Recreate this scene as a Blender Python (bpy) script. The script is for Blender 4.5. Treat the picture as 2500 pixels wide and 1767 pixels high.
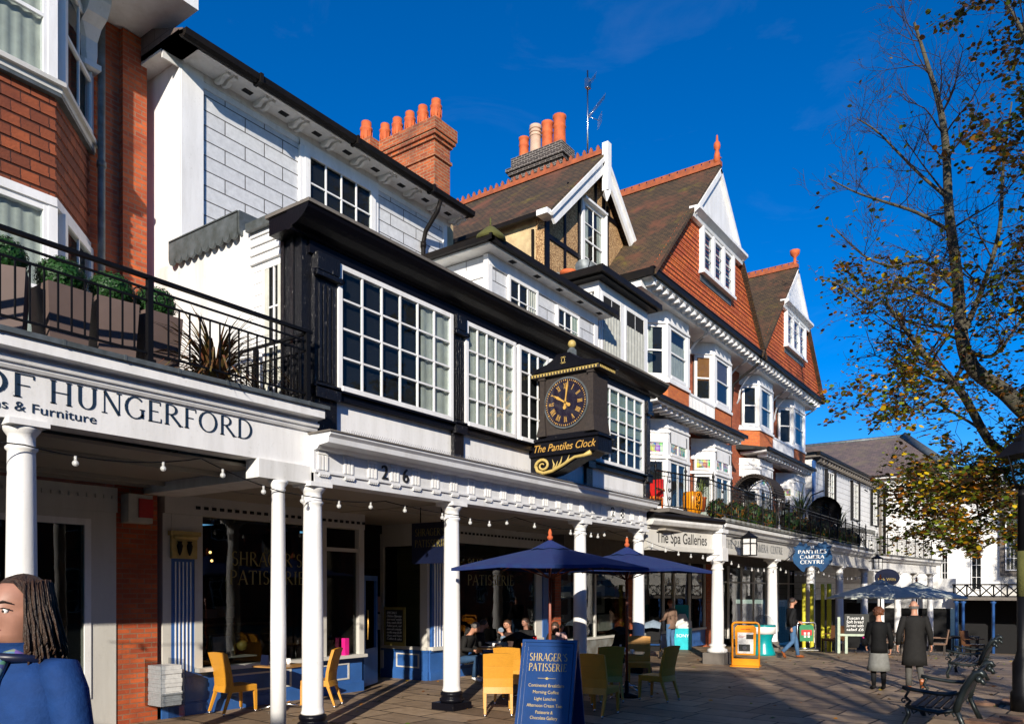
import bpy, bmesh, math, random
from mathutils import Vector, Matrix, noise
R=math.radians
random.seed(7)
sc=bpy.context.scene
for o in list(bpy.data.objects): bpy.data.objects.remove(o)
col=sc.collection
# ------------------------------------------------------------ camera, sky, sun, exposure
YAW=R(35.4)
cd=bpy.data.cameras.new('camera'); cam=bpy.data.objects.new('camera',cd); col.objects.link(cam)
cam.location=(0,0,2.0); cam.rotation_euler=(R(90),0,YAW)
cd.sensor_width=36; cd.lens=36*1900/2500; cd.shift_x=0; cd.shift_y=556.5/2500
cd.clip_start=.05; cd.clip_end=600
sc.camera=cam
SUN_EL=20.0; SD=Vector((.5,-.866,0)).normalized()      # horizontal direction towards the sun
w=bpy.data.worlds.new('World'); sc.world=w; w.use_nodes=True
nt=w.node_tree; nt.nodes.clear()
out=nt.nodes.new('ShaderNodeOutputWorld'); bg=nt.nodes.new('ShaderNodeBackground'); sky=nt.nodes.new('ShaderNodeTexSky')
sky.sky_type='NISHITA'; sky.sun_disc=False; sky.sun_elevation=R(SUN_EL); sky.sun_rotation=math.atan2(SD.x,SD.y)
sky.air_density=1.0; sky.dust_density=0.0; sky.ozone_density=6.0; sky.altitude=1500
hs=nt.nodes.new('ShaderNodeHueSaturation'); hs.inputs['Saturation'].default_value=1.25; hs.inputs['Hue'].default_value=.506; hs.inputs['Value'].default_value=1.0
nt.links.new(sky.outputs[0],hs.inputs['Color']); 
tc=nt.nodes.new('ShaderNodeTexCoord'); mp=nt.nodes.new('ShaderNodeMapping'); mp.inputs['Scale'].default_value=(3,3,9); mp.inputs['Rotation'].default_value=(.3,.2,0); nt.links.new(tc.outputs['Generated'],mp.inputs[0])
cn=nt.nodes.new('ShaderNodeTexNoise'); cn.inputs['Scale'].default_value=1.6; cn.inputs['Detail'].default_value=7; cn.inputs['Roughness'].default_value=.62; cn.inputs['Distortion'].default_value=.6; nt.links.new(mp.outputs[0],cn.inputs['Vector'])
cr=nt.nodes.new('ShaderNodeMapRange'); cr.inputs[1].default_value=.56; cr.inputs[2].default_value=.8; cr.inputs[3].default_value=0; cr.inputs[4].default_value=.035; nt.links.new(cn.outputs[0],cr.inputs[0])
cm=nt.nodes.new('ShaderNodeMix'); cm.data_type='RGBA'; nt.links.new(cr.outputs[0],cm.inputs[0]); nt.links.new(hs.outputs[0],cm.inputs[6]); cm.inputs[7].default_value=(4.5,4.9,5.6,1)
nt.links.new(cm.outputs[2],bg.inputs[0]); bg.inputs[1].default_value=.12
nt.links.new(bg.outputs[0],out.inputs[0])
sl=bpy.data.lights.new('sun','SUN'); sl.energy=5.0; sl.angle=R(.5); sl.color=(1,.92,.8)
so=bpy.data.objects.new('sun',sl); col.objects.link(so)
dirv=-(SD*math.cos(R(SUN_EL))+Vector((0,0,math.sin(R(SUN_EL)))))
so.rotation_euler=dirv.to_track_quat('-Z','Y').to_euler()
vs=sc.view_settings; vs.view_transform='Standard'; vs.look='None'; vs.gamma=1; vs.use_curve_mapping=False; vs.exposure=.45
sc.render.engine='CYCLES'; sc.cycles.max_bounces=6; sc.cycles.transparent_max_bounces=12
# ------------------------------------------------------------ materials
def _n(t,k,**kw):
    n=t.nodes.new(k)
    for a,b in kw.items(): setattr(n,a,b)
    return n
def mix(t,f,a,b,mode='MIX'):
    m=_n(t,'ShaderNodeMix',data_type='RGBA',blend_type=mode)
    if hasattr(f,'is_linked') or hasattr(f,'links'): t.links.new(f,m.inputs[0])
    else: m.inputs[0].default_value=f
    for v,i in ((a,6),(b,7)):
        if isinstance(v,(tuple,list)): m.inputs[i].default_value=(*v[:3],1)
        else: t.links.new(v,m.inputs[i])
    return m.outputs[2]
def noi(t,scale,detail=3,rough=.55,co=None,sy=None):
    n=_n(t,'ShaderNodeTexNoise'); n.inputs['Scale'].default_value=scale; n.inputs['Detail'].default_value=detail; n.inputs['Roughness'].default_value=rough
    if co is not None: t.links.new(co,n.inputs['Vector'])
    return n.outputs[0]
def ramp(t,v,a,b,ca=(0,0,0),cb=(1,1,1)):
    r=_n(t,'ShaderNodeValToRGB'); t.links.new(v,r.inputs[0]); e=r.color_ramp.elements
    e[0].position=a; e[1].position=b; e[0].color=(*ca,1); e[1].color=(*cb,1); return r.outputs[0]
def coord(t,kind='Object',scale=None):
    c=_n(t,'ShaderNodeTexCoord').outputs[kind]
    if scale:
        m=_n(t,'ShaderNodeMapping'); m.inputs['Scale'].default_value=scale; t.links.new(c,m.inputs[0]); c=m.outputs[0]
    return c
MATS={}
def M(name,fn):
    m=bpy.data.materials.new(name); m.use_nodes=True; t=m.node_tree; b=t.nodes['Principled BSDF']; fn(t,b); MATS[name]=m; return m
def bump(t,b,h,st=.3,d=.01):
    n=_n(t,'ShaderNodeBump'); n.inputs['Strength'].default_value=st; n.inputs['Distance'].default_value=d
    t.links.new(h,n.inputs['Height']); t.links.new(n.outputs[0],b.inputs['Normal'])
def plain(name,c,rough=.6,metal=0,var=.12,ns=6,bs=0,bd=.01,c2=None,spec=.5,coat=0):
    def fn(t,b):
        co=coord(t); v=noi(t,ns,5,.6,co)
        d=c2 or tuple(x*(1-var*2) for x in c)
        t.links.new(mix(t,ramp(t,v,.35,.7),d,c),b.inputs['Base Color'])
        b.inputs['Roughness'].default_value=rough; b.inputs['Metallic'].default_value=metal
        b.inputs['Specular IOR Level'].default_value=spec; b.inputs['Coat Weight'].default_value=coat
        if bs: bump(t,b,noi(t,bs,4,.6,co),.5,bd)
    return M(name,fn)
def paint(name,c,dirt=(.35,.33,.28),amt=.25,rough=.45,bs=25):
    def fn(t,b):
        co=coord(t); s=coord(t,'Object',(3,3,.5))
        a=ramp(t,noi(t,1.3,6,.65,s),.42,.75); a2=ramp(t,noi(t,14,4,.7,co),.6,.72)
        m=_n(t,'ShaderNodeMath',operation='MULTIPLY'); t.links.new(a,m.inputs[0]); m.inputs[1].default_value=amt
        c1=mix(t,m.outputs[0],c,dirt)
        m2=_n(t,'ShaderNodeMath',operation='MULTIPLY'); t.links.new(a2,m2.inputs[0]); m2.inputs[1].default_value=amt*.7
        t.links.new(mix(t,m2.outputs[0],c1,dirt),b.inputs['Base Color']); b.inputs['Roughness'].default_value=rough
        bump(t,b,noi(t,bs,4,.6,co),.25,.006)
    return M(name,fn)
def bricks(name,c1,c2,mortar,bw=.225,bh=.075,ms=.012,rough=.85,dirt=None,off=.5,bstr=.6,noisec=.5,dark=None,msm=.1):
    def fn(t,b):
        uv=coord(t,'UV'); k=_n(t,'ShaderNodeTexBrick'); t.links.new(uv,k.inputs['Vector'])
        k.inputs['Scale'].default_value=1; k.inputs['Brick Width'].default_value=bw; k.inputs['Row Height'].default_value=bh
        k.inputs['Mortar Size'].default_value=ms; k.inputs['Mortar Smooth'].default_value=msm; k.offset=off
        k.inputs['Color1'].default_value=(*c1,1); k.inputs['Color2'].default_value=(*c2,1); k.inputs['Mortar'].default_value=(*mortar,1)
        v=noi(t,9,5,.7,uv); cc=mix(t,.55,k.outputs[0],ramp(t,v,.2,.85,(.35,.35,.35),(1,1,1)),'MULTIPLY')
        if dark:
            cc=mix(t,ramp(t,noi(t,.9,6,.7,uv),.48,.72),cc,dark)
        t.links.new(cc,b.inputs['Base Color']); b.inputs['Roughness'].default_value=rough
        inv=_n(t,'ShaderNodeMath',operation='SUBTRACT'); inv.inputs[0].default_value=1; t.links.new(k.outputs[1],inv.inputs[1])
        ad=_n(t,'ShaderNodeMath',operation='ADD'); t.links.new(inv.outputs[0],ad.inputs[0])
        nm=_n(t,'ShaderNodeMath',operation='MULTIPLY'); t.links.new(noi(t,30,4,.6,uv),nm.inputs[0]); nm.inputs[1].default_value=noisec; t.links.new(nm.outputs[0],ad.inputs[1])
        bump(t,b,ad.outputs[0],bstr,.012)
    return M(name,fn)
paint('white',(.82,.81,.79),amt=.33); paint('white_old',(.74,.73,.7),amt=.5); paint('offwhite',(.56,.54,.49),amt=.35)
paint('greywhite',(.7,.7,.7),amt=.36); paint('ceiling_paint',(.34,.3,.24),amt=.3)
def blackp(t,b):
    co=coord(t,'Object',(1,1,.35)); v=noi(t,14,6,.7,co); r=ramp(t,v,.66,.74)
    t.links.new(mix(t,r,(.005,.005,.008),(.05,.045,.04)),b.inputs['Base Color']); b.inputs['Roughness'].default_value=.3; b.inputs['Specular IOR Level'].default_value=.14
    bump(t,b,noi(t,22,5,.65,co),.5,.012)
M('black_paint',blackp)
def blackpeel(t,b):
    co=coord(t,'Object',(1,1,.22)); v=noi(t,30,7,.75,co); r=ramp(t,v,.62,.66)
    t.links.new(mix(t,r,(.005,.005,.007),(.42,.39,.34)),b.inputs['Base Color']); b.inputs['Roughness'].default_value=.28; b.inputs['Specular IOR Level'].default_value=.35
    bump(t,b,v,.8,.02)
M('black_peeling',blackpeel)
plain('iron',(.006,.006,.007),.45,.0,bs=60,bd=.003,spec=.15); plain('gutter_black',(.007,.0065,.007),.5,ns=3,c2=(.014,.011,.009),bs=8,spec=.12)
bricks('brick_red',(.66,.13,.03),(.4,.065,.02),(.32,.17,.1),ms=.009,dark=(.24,.045,.016))
bricks('brick_orange',(.75,.19,.03),(.62,.13,.025),(.42,.2,.12),ms=.007)
bricks('brick_chimney',(.6,.14,.035),(.3,.06,.022),(.42,.27,.15),ms=.009,dark=(.12,.05,.03))
bricks('brick_dark',(.035,.028,.026),(.06,.045,.04),(.32,.28,.24),ms=.01)
bricks('tile_hung',(.88,.21,.035),(.6,.1,.025),(.1,.02,.01),bw=.19,bh=.13,ms=.012,dark=(.34,.06,.02),bstr=1)
bricks('tile_big',(.4,.095,.03),(.2,.05,.02),(.05,.015,.01),bw=.24,bh=.17,ms=.007,dark=(.13,.03,.015),bstr=1)
bricks('slate',(.17,.12,.11),(.11,.085,.085),(.06,.045,.045),bw=.34,bh=.24,ms=.008,dark=(.15,.12,.08),bstr=.6)
bricks('ashlar_timber',(.7,.71,.72),(.76,.77,.77),(.1,.09,.08),bw=.8,bh=.25,ms=.009,rough=.5,bstr=.7,noisec=.15,msm=.0)
bricks('ashlar_small',(.78,.78,.77),(.82,.82,.8),(.34,.33,.31),bw=1.3,bh=.3,ms=.01,rough=.5,bstr=.7,noisec=.15)
def rooftile(t,b):
    uv=coord(t,'UV'); k=_n(t,'ShaderNodeTexBrick'); t.links.new(uv,k.inputs['Vector'])
    for i,v in (('Scale',1),('Brick Width',.18),('Row Height',.11),('Mortar Size',.014)): k.inputs[i].default_value=v
    k.inputs['Color1'].default_value=(.095,.055,.024,1); k.inputs['Color2'].default_value=(.045,.03,.014,1); k.inputs['Mortar'].default_value=(.015,.01,.008,1)
    c=mix(t,ramp(t,noi(t,.8,6,.7,uv),.5,.68),k.outputs[0],(.14,.05,.024))
    c=mix(t,ramp(t,noi(t,1.3,7,.75,coord(t)),.57,.72),c,(.12,.09,.014))
    t.links.new(c,b.inputs['Base Color']); b.inputs['Roughness'].default_value=.9; bump(t,b,k.outputs[1],-.9,.02)
M('roof_tile',rooftile)
def boards(name,c,pitch=.16,line=(.12,.1,.08)):
    def fn(t,b):
        uv=coord(t,'UV'); s=_n(t,'ShaderNodeSeparateXYZ'); t.links.new(uv,s.inputs[0])
        d=_n(t,'ShaderNodeMath',operation='DIVIDE'); t.links.new(s.outputs[1],d.inputs[0]); d.inputs[1].default_value=pitch
        f=_n(t,'ShaderNodeMath',operation='FRACT'); t.links.new(d.outputs[0],f.inputs[0])
        wv=_n(t,'ShaderNodeMath',operation='MULTIPLY_ADD'); t.links.new(noi(t,3,4,.6,uv),wv.inputs[0]); wv.inputs[1].default_value=.06; t.links.new(f.outputs[0],wv.inputs[2])
        r=ramp(t,wv.outputs[0],.05,.1); cc=mix(t,r,line,c)
        cc=mix(t,ramp(t,noi(t,5,5,.7,uv),.6,.85),cc,tuple(x*.8 for x in c))
        t.links.new(cc,b.inputs['Base Color']); b.inputs['Roughness'].default_value=.5; bump(t,b,f.outputs[0],-.5,.03)
    return M(name,fn)
boards('clapboard',(.79,.79,.77),.17); boards('clapboard_far',(.8,.79,.75),.22,(.5,.47,.42)); boards('matchboard',(.36,.34,.2),.09)
def pebble(t,b):
    co=coord(t); v=_n(t,'ShaderNodeTexVoronoi'); v.inputs['Scale'].default_value=38; t.links.new(co,v.inputs['Vector'])
    sp=_n(t,'ShaderNodeSeparateColor'); t.links.new(v.outputs[1],sp.inputs[0]); t.links.new(ramp(t,sp.outputs[0],.1,.9,(.22,.11,.045),(.62,.4,.19)),b.inputs['Base Color']); b.inputs['Roughness'].default_value=.95; bump(t,b,v.outputs[0],.9,.02)
M('pebbledash',pebble)
plain('render_cream',(.68,.52,.28),.9,ns=2.5,c2=(.42,.31,.17),bs=18,bd=.02)
plain('lead',(.15,.17,.18),.5,.3,ns=5,c2=(.075,.085,.08),bs=10)
plain('lead_dull',(.2,.21,.2),.7,0,ns=5,c2=(.11,.1,.08),bs=10)
plain('terracotta',(.6,.13,.03),.75,ns=6,c2=(.42,.08,.02),bs=30); plain('terracotta_old',(.42,.1,.03),.85,ns=5,c2=(.22,.06,.025),bs=30); plain('terracotta_pale',(.62,.42,.3),.8,ns=6)
plain('stone_grey',(.16,.14,.12),.9,ns=5,bs=20); plain('moss',(.09,.09,.02),.95,ns=12,bs=40,bd=.03)
plain('blue_paint',(.035,.12,.36),.4,ns=3,bs=20,bd=.004); plain('navy',(.006,.01,.035),.4,ns=4); plain('shield_blue',(.008,.075,.19),.5,ns=4,c2=(.01,.045,.12)); plain('blue_sign',(.007,.045,.17),.3,ns=3,bs=15,bd=.002)
plain('canvas_blue',(.007,.033,.13),.85,ns=5,bs=200,bd=.002,c2=(.007,.017,.11)); plain('canvas_pale',(.55,.58,.52),.85,ns=4)
plain('gold',(.75,.42,.09),.35,.3,var=.1,ns=8); plain('gold_flat',(.55,.4,.12),.5,0,ns=8); plain('gold_dim',(.3,.24,.06),.5,0,ns=8)
plain('letter_navy',(.012,.03,.06),.5); plain('letter_black',(.012,.012,.012),.5); plain('letter_white',(.85,.85,.82),.5,var=.03)
plain('oak_dark',(.04,.028,.02),.75,ns=20,bs=30,c2=(.02,.014,.012)); plain('wood_red',(.26,.055,.02),.35,ns=10); plain('wood_table',(.42,.22,.07),.4,ns=7)
plain('steel',(.6,.6,.6),.25,1,var=.05); plain('planter',(.14,.095,.08),.7,ns=2); plain('leaf_box',(.022,.085,.014),.5,ns=30,c2=(.008,.035,.006),spec=.3)
plain('phormium',(.12,.13,.03),.5,ns=9,c2=(.14,.035,.02)); plain('palm_leaf',(.14,.17,.03),.5,ns=9,c2=(.05,.09,.02))
plain('curtain',(.55,.55,.48),.9,ns=5); plain('curtain_red',(.25,.04,.02),.9); plain('blind_brown',(.3,.12,.03),.8,ns=4); plain('blind_green',(.33,.4,.33),.8,ns=4)
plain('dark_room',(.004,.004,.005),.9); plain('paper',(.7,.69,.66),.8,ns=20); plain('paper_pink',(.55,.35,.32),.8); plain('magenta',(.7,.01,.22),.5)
plain('orange_plastic',(.85,.3,.005),.35,ns=3); plain('teal_plastic',(.0,.3,.32),.3,ns=3); plain('cyan_card',(.0,.48,.55),.5); plain('green_sign',(.01,.2,.07),.4); plain('red_plastic',(.5,.012,.01),.4)
plain('yellow_bamboo',(.62,.56,.03),.6,ns=4); plain('orange_paint',(.75,.16,.01),.5); plain('alarm_white',(.6,.57,.48),.5); plain('blackboard',(.02,.022,.02),.7); plain('mint_paint',(.42,.5,.38),.6)
plain('bark',(.045,.036,.024),.95,ns=7,bs=25,bd=.04,c2=(.09,.08,.05)); plain('twig',(.035,.022,.02),.8)
def lamp(name,c,e):
    def fn(t,b):
        b.inputs['Base Color'].default_value=(*c,1); b.inputs['Emission Color'].default_value=(*c,1); b.inputs['Emission Strength'].default_value=e
    return M(name,fn)
lamp('warm_lamp',(1,.55,.18),6)
def leafmat(name,cs):
    def fn(t,b):
        o=_n(t,'ShaderNodeNewGeometry'); r=_n(t,'ShaderNodeValToRGB'); t.links.new(o.outputs['Random Per Island'],r.inputs[0]); r.color_ramp.interpolation='CONSTANT'
        e=r.color_ramp.elements; e[0].color=(*cs[0],1); e[1].color=(*cs[-1],1); e[1].position=(len(cs)-1)/len(cs)
        for i,c in enumerate(cs[1:-1]): k=e.new((i+1)/len(cs)); k.color=(*c,1)
        t.links.new(r.outputs[0],b.inputs['Base Color']); b.inputs['Roughness'].default_value=.5
        tr=_n(t,'ShaderNodeBsdfTranslucent'); t.links.new(r.outputs[0],tr.inputs[0]); m=_n(t,'ShaderNodeMixShader'); m.inputs[0].default_value=.25
        t.links.new(b.outputs[0],m.inputs[1]); t.links.new(tr.outputs[0],m.inputs[2]); t.links.new(m.outputs[0],t.nodes['Material Output'].inputs[0])
    return M(name,fn)
leafmat('leaves_a',[(.1,.16,.012),(.06,.09,.01),(.6,.42,.01),(.2,.24,.014),(.2,.07,.014),(.06,.09,.01),(.5,.2,.01),(.07,.04,.014)])
leafmat('leaves_b',[(.08,.12,.012),(.04,.05,.01),(.25,.09,.01),(.1,.12,.015),(.09,.035,.012),(.04,.055,.012),(.3,.13,.01),(.035,.03,.012)])
def glass(name,tint,gl=.9,f=1.45):
    def fn(t,b):
        g=_n(t,'ShaderNodeBsdfGlossy'); g.inputs['Roughness'].default_value=.015; g.inputs[0].default_value=(gl,gl,gl,1)
        bn=_n(t,'ShaderNodeBump'); bn.inputs['Strength'].default_value=.09; bn.inputs['Distance'].default_value=.02; t.links.new(noi(t,1.7,2,.5,coord(t)),bn.inputs['Height']); t.links.new(bn.outputs[0],g.inputs['Normal'])
        tr=_n(t,'ShaderNodeBsdfTransparent'); tr.inputs[0].default_value=(*tint,1)
        fr=_n(t,'ShaderNodeFresnel'); fr.inputs[0].default_value=f; m=_n(t,'ShaderNodeMixShader')
        ge=_n(t,'ShaderNodeNewGeometry'); iv=_n(t,'ShaderNodeMath',operation='SUBTRACT'); iv.inputs[0].default_value=1; t.links.new(ge.outputs['Backfacing'],iv.inputs[1]); mu=_n(t,'ShaderNodeMath',operation='MULTIPLY'); t.links.new(fr.outputs[0],mu.inputs[0]); t.links.new(iv.outputs[0],mu.inputs[1]); t.links.new(mu.outputs[0],m.inputs[0]); t.links.new(tr.outputs[0],m.inputs[1]); t.links.new(g.outputs[0],m.inputs[2]); t.links.new(m.outputs[0],t.nodes['Material Output'].inputs[0])
    return M(name,fn)
glass('glass',(.85,.88,.88),f=1.4); glass('glass_shop',(.6,.62,.6),f=1.55); glass('lantern_glass',(.7,.75,.75),f=1.5); glass('plastic_clear',(.8,.82,.84),f=1.4)
def bulbm(t,b):
    b.inputs['Base Color'].default_value=(.75,.75,.72,1); b.inputs['Roughness'].default_value=.08; b.inputs['Alpha'].default_value=.55
M('bulb_glass',bulbm)
def stained(t,b):
    uv=coord(t,'UV'); k=_n(t,'ShaderNodeTexBrick'); t.links.new(uv,k.inputs['Vector'])
    for i,v in (('Scale',1),('Brick Width',.13),('Row Height',.13),('Mortar Size',.012)): k.inputs[i].default_value=v
    k.offset=0; k.inputs['Color1'].default_value=(.5,.4,.05,1); k.inputs['Color2'].default_value=(.05,.3,.22,1); k.inputs['Mortar'].default_value=(.02,.02,.02,1)
    v=_n(t,'ShaderNodeTexVoronoi'); v.inputs['Scale'].default_value=7; t.links.new(uv,v.inputs['Vector'])
    t.links.new(mix(t,.35,k.outputs[0],v.outputs[1],'MIX'),b.inputs['Base Color']); b.inputs['Roughness'].default_value=.15
M('stained_glass',stained)
def flag(t,b):
    uv=coord(t,'Object'); w_=_n(t,'ShaderNodeVectorRotate'); w_.inputs['Angle'].default_value=R(4); t.links.new(uv,w_.inputs[0])
    wn=_n(t,'ShaderNodeTexNoise'); wn.inputs['Scale'].default_value=.7; t.links.new(uv,wn.inputs['Vector'])
    ws=_n(t,'ShaderNodeVectorMath',operation='SCALE'); t.links.new(wn.outputs[1],ws.inputs[0]); ws.inputs['Scale'].default_value=.14
    wa=_n(t,'ShaderNodeVectorMath',operation='ADD'); t.links.new(w_.outputs[0],wa.inputs[0]); t.links.new(ws.outputs[0],wa.inputs[1])
    k=_n(t,'ShaderNodeTexBrick'); t.links.new(wa.outputs[0],k.inputs['Vector'])
    for i,v in (('Scale',1),('Brick Width',.95),('Row Height',.62),('Mortar Size',.02),('Mortar Smooth',.3)): k.inputs[i].default_value=v
    k.offset=.37; k.squash=1.35; k.squash_frequency=3
    k.inputs['Color1'].default_value=(.48,.345,.22,1); k.inputs['Color2'].default_value=(.22,.155,.1,1); k.inputs['Mortar'].default_value=(.018,.014,.01,1)
    c=mix(t,.7,k.outputs[0],ramp(t,noi(t,4,7,.7,uv),.3,.75,(.4,.38,.36),(1,1,1)),'MULTIPLY')
    c=mix(t,ramp(t,noi(t,.35,5,.6,uv),.5,.75),c,(.17,.12,.08))
    t.links.new(c,b.inputs['Base Color'])
    b.inputs['Specular IOR Level'].default_value=.25
    rr=_n(t,'ShaderNodeMapRange'); t.links.new(noi(t,1.5,5,.7,uv),rr.inputs[0]); rr.inputs[3].default_value=.38; rr.inputs[4].default_value=.85; t.links.new(rr.outputs[0],b.inputs['Roughness'])
    ad=_n(t,'ShaderNodeMath',operation='SUBTRACT'); t.links.new(noi(t,14,6,.7,uv),ad.inputs[0]); t.links.new(k.outputs[1],ad.inputs[1]); bump(t,b,ad.outputs[0],.6,.015)
M('flagstones',flag)
def wick(name,c):
    def fn(t,b):
        uv=coord(t,'UV'); k=_n(t,'ShaderNodeTexBrick'); t.links.new(uv,k.inputs['Vector'])
        for i,v in (('Scale',1),('Brick Width',.024),('Row Height',.012),('Mortar Size',.002)): k.inputs[i].default_value=v
        k.inputs['Color1'].default_value=(*c,1); k.inputs['Color2'].default_value=(*[x*.88 for x in c],1); k.inputs['Mortar'].default_value=(*[x*.35 for x in c],1)
        t.links.new(k.outputs[0],b.inputs['Base Color']); b.inputs['Roughness'].default_value=.5; bump(t,b,k.outputs[1],-.7,.006)
    return M(name,fn)
wick('wicker',(.8,.36,.03)); wick('wicker_dark',(.16,.07,.03))
for n_,c_ in dict(skin=(.55,.27,.17),skin_dark=(.4,.2,.14),coat_black=(.006,.006,.006),coat_charcoal=(.016,.015,.014),coat_tan=(.2,.125,.09),jean=(.07,.15,.28),jean_dark=(.03,.07,.14),trouser_grey=(.1,.095,.085),tweed=(.2,.2,.18),jacket_blue=(.01,.045,.17),shirt=(.35,.45,.55),shoe_brown=(.28,.08,.02),shoe_dark=(.015,.013,.012),scarf=(.12,.1,.3),top_brown=(.06,.035,.03),hood_blue=(.25,.32,.4),fabric_black=(.012,.012,.013)).items():
    plain(n_,c_,.8 if 'skin' not in n_ else .5,ns=14,bs=22 if 'skin' not in n_ else 0,bd=.012,spec=.2 if 'skin' not in n_ else .4)
def hairm(name,a,b_):
    def fn(t,b):
        co=coord(t,'Object',(6,6,.9)); v=noi(t,9,5,.7,co); t.links.new(mix(t,ramp(t,v,.35,.68),a,b_),b.inputs['Base Color']); b.inputs['Roughness'].default_value=.45; bump(t,b,v,.9,.02)
    return M(name,fn)
hairm('hair_dark',(.012,.007,.005),(.05,.025,.014)); hairm('hair_auburn',(.06,.018,.006),(.2,.06,.015)); hairm('hair_brown',(.018,.009,.005),(.075,.035,.016)); hairm('hair_blond',(.2,.11,.03),(.4,.24,.08)); hairm('hair_grey',(.06,.05,.045),(.16,.14,.12))
# ------------------------------------------------------------ mesh builder
class F:                                # local frame: a along u, b up, c outward
    def __init__(s,o,u=(0,1,0)):
        s.o=Vector(o); s.u=Vector(u).normalized(); s.v=Vector((0,0,1)); s.n=s.u.cross(s.v)
    def __call__(s,a,b,c=0): return s.o+s.u*a+s.v*b+s.n*c
def FX(x,y=0,z=0): return F((x,y,z),(0,1,0))      # faces +X, a = +Y
def FY(y,x=0,z=0): return F((x,y,z),(1,0,0))      # faces -Y, a = +X
W0=lambda a,b,c=0: Vector((a,b,c))
class MB:
    def __init__(s,f=None): s.v=[]; s.f=[]; s.m=[]; s.fr=f; s.cur=0; s.sm=[]; s.st=[]
    def p(s,q): return s.fr(*q) if s.fr else Vector(q)
    def add(s,vs,fs,smooth=False):
        s.st.append((len(s.v),len(s.f))); k=len(s.v); s.v+=vs; s.f+=[tuple(i+k for i in f) for f in fs]; s.m+=[s.cur]*len(fs); s.sm+=[smooth]*len(fs); return s
    def box(s,a0,a1,b0,b1,c0,c1):
        if a0>a1:a0,a1=a1,a0
        if b0>b1:b0,b1=b1,b0
        if c0>c1:c0,c1=c1,c0
        vs=[s.p((a,b,c)) for a in (a0,a1) for b in (b0,b1) for c in (c0,c1)]
        return s.add(vs,[(0,1,3,2),(4,6,7,5),(0,4,5,1),(2,3,7,6),(0,2,6,4),(1,5,7,3)])
    def hexa(s,pts): # 8 points: bottom 4 loop, top 4 loop
        return s.add([s.p(q) for q in pts],[(3,2,1,0),(4,5,6,7),(0,1,5,4),(1,2,6,5),(2,3,7,6),(3,0,4,7)])
    def prism(s,poly,c0,c1): # poly in (a,b), extruded along c
        n=len(poly); vs=[s.p((a,b,c0)) for a,b in poly]+[s.p((a,b,c1)) for a,b in poly]
        return s.add(vs,[tuple(range(n-1,-1,-1)),tuple(range(n,2*n))]+[(i,(i+1)%n,n+(i+1)%n,n+i) for i in range(n)])
    def profile(s,poly,a0,a1): # poly in (c,b), extruded along a
        n=len(poly); vs=[s.p((a0,b,c)) for c,b in poly]+[s.p((a1,b,c)) for c,b in poly]
        return s.add(vs,[tuple(range(n)),tuple(range(2*n-1,n-1,-1))]+[(n+i,n+(i+1)%n,(i+1)%n,i) for i in range(n)])
    def plan(s,poly,b0,b1): # poly in (a,c) extruded up
        n=len(poly); vs=[s.p((a,b0,c)) for a,c in poly]+[s.p((a,b1,c)) for a,c in poly]
        return s.add(vs,[tuple(range(n-1,-1,-1)),tuple(range(n,2*n))]+[(i,(i+1)%n,n+(i+1)%n,n+i) for i in range(n)])
    def quad(s,*q): return s.add([s.p(x) for x in q],[tuple(range(len(q)))])
    def tube(s,pts,r,n=6,cap=True,smooth=True):
        pts=[s.p(q) for q in pts]; rs=r if isinstance(r,(list,tuple)) else [r]*len(pts); vs=[]; N=len(pts)
        ref=None
        for i,q in enumerate(pts):
            d=(pts[min(i+1,N-1)]-pts[max(i-1,0)]); d=d.normalized() if d.length>1e-9 else Vector((0,0,1))
            if ref is None: ref=Vector((0,0,1)) if abs(d.z)<.9 else Vector((1,0,0))
            x=ref-d*ref.dot(d)
            if x.length<1e-4: x=d.orthogonal()
            x.normalize(); y=d.cross(x); ref=x
            vs+=[q+(x*math.cos(2*math.pi*k/n)+y*math.sin(2*math.pi*k/n))*rs[i] for k in range(n)]
        fs=[(i*n+k,i*n+(k+1)%n,(i+1)*n+(k+1)%n,(i+1)*n+k) for i in range(N-1) for k in range(n)]
        if cap: fs+=[tuple(range(n-1,-1,-1)),tuple(range((N-1)*n,N*n))]
        return s.add(vs,fs,smooth)
    def lathe(s,c,prof,n=16,smooth=True): # c = base centre (a,b,c in frame world), prof = (r,h) up Z
        o=s.p(c); vs=[]
        for r,h in prof: vs+=[o+Vector((r*math.cos(2*math.pi*k/n),r*math.sin(2*math.pi*k/n),h)) for k in range(n)]
        N=len(prof); fs=[(i*n+k,i*n+(k+1)%n,(i+1)*n+(k+1)%n,(i+1)*n+k) for i in range(N-1) for k in range(n)]
        fs+=[tuple(range(n-1,-1,-1)),tuple(range((N-1)*n,N*n))]
        return s.add(vs,fs,smooth)
    def ball(s,c,r,n=10,sc_=(1,1,1),disp=0,seed=0):
        o=s.p(c); vs=[]; m=n//2+1
        for i in range(m+1):
            th=math.pi*i/m
            for k in range(n):
                ph=2*math.pi*k/n; d=Vector((math.sin(th)*math.cos(ph),math.sin(th)*math.sin(ph),math.cos(th)))
                rr=r*(1+disp*noise.noise(d*3+Vector((seed,0,0)))); vs.append(o+Vector((d.x*sc_[0],d.y*sc_[1],d.z*sc_[2]))*rr)
        fs=[(i*n+k,(i+1)*n+k,(i+1)*n+(k+1)%n,i*n+(k+1)%n) for i in range(m) for k in range(n)]
        return s.add(vs,fs,True)
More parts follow.
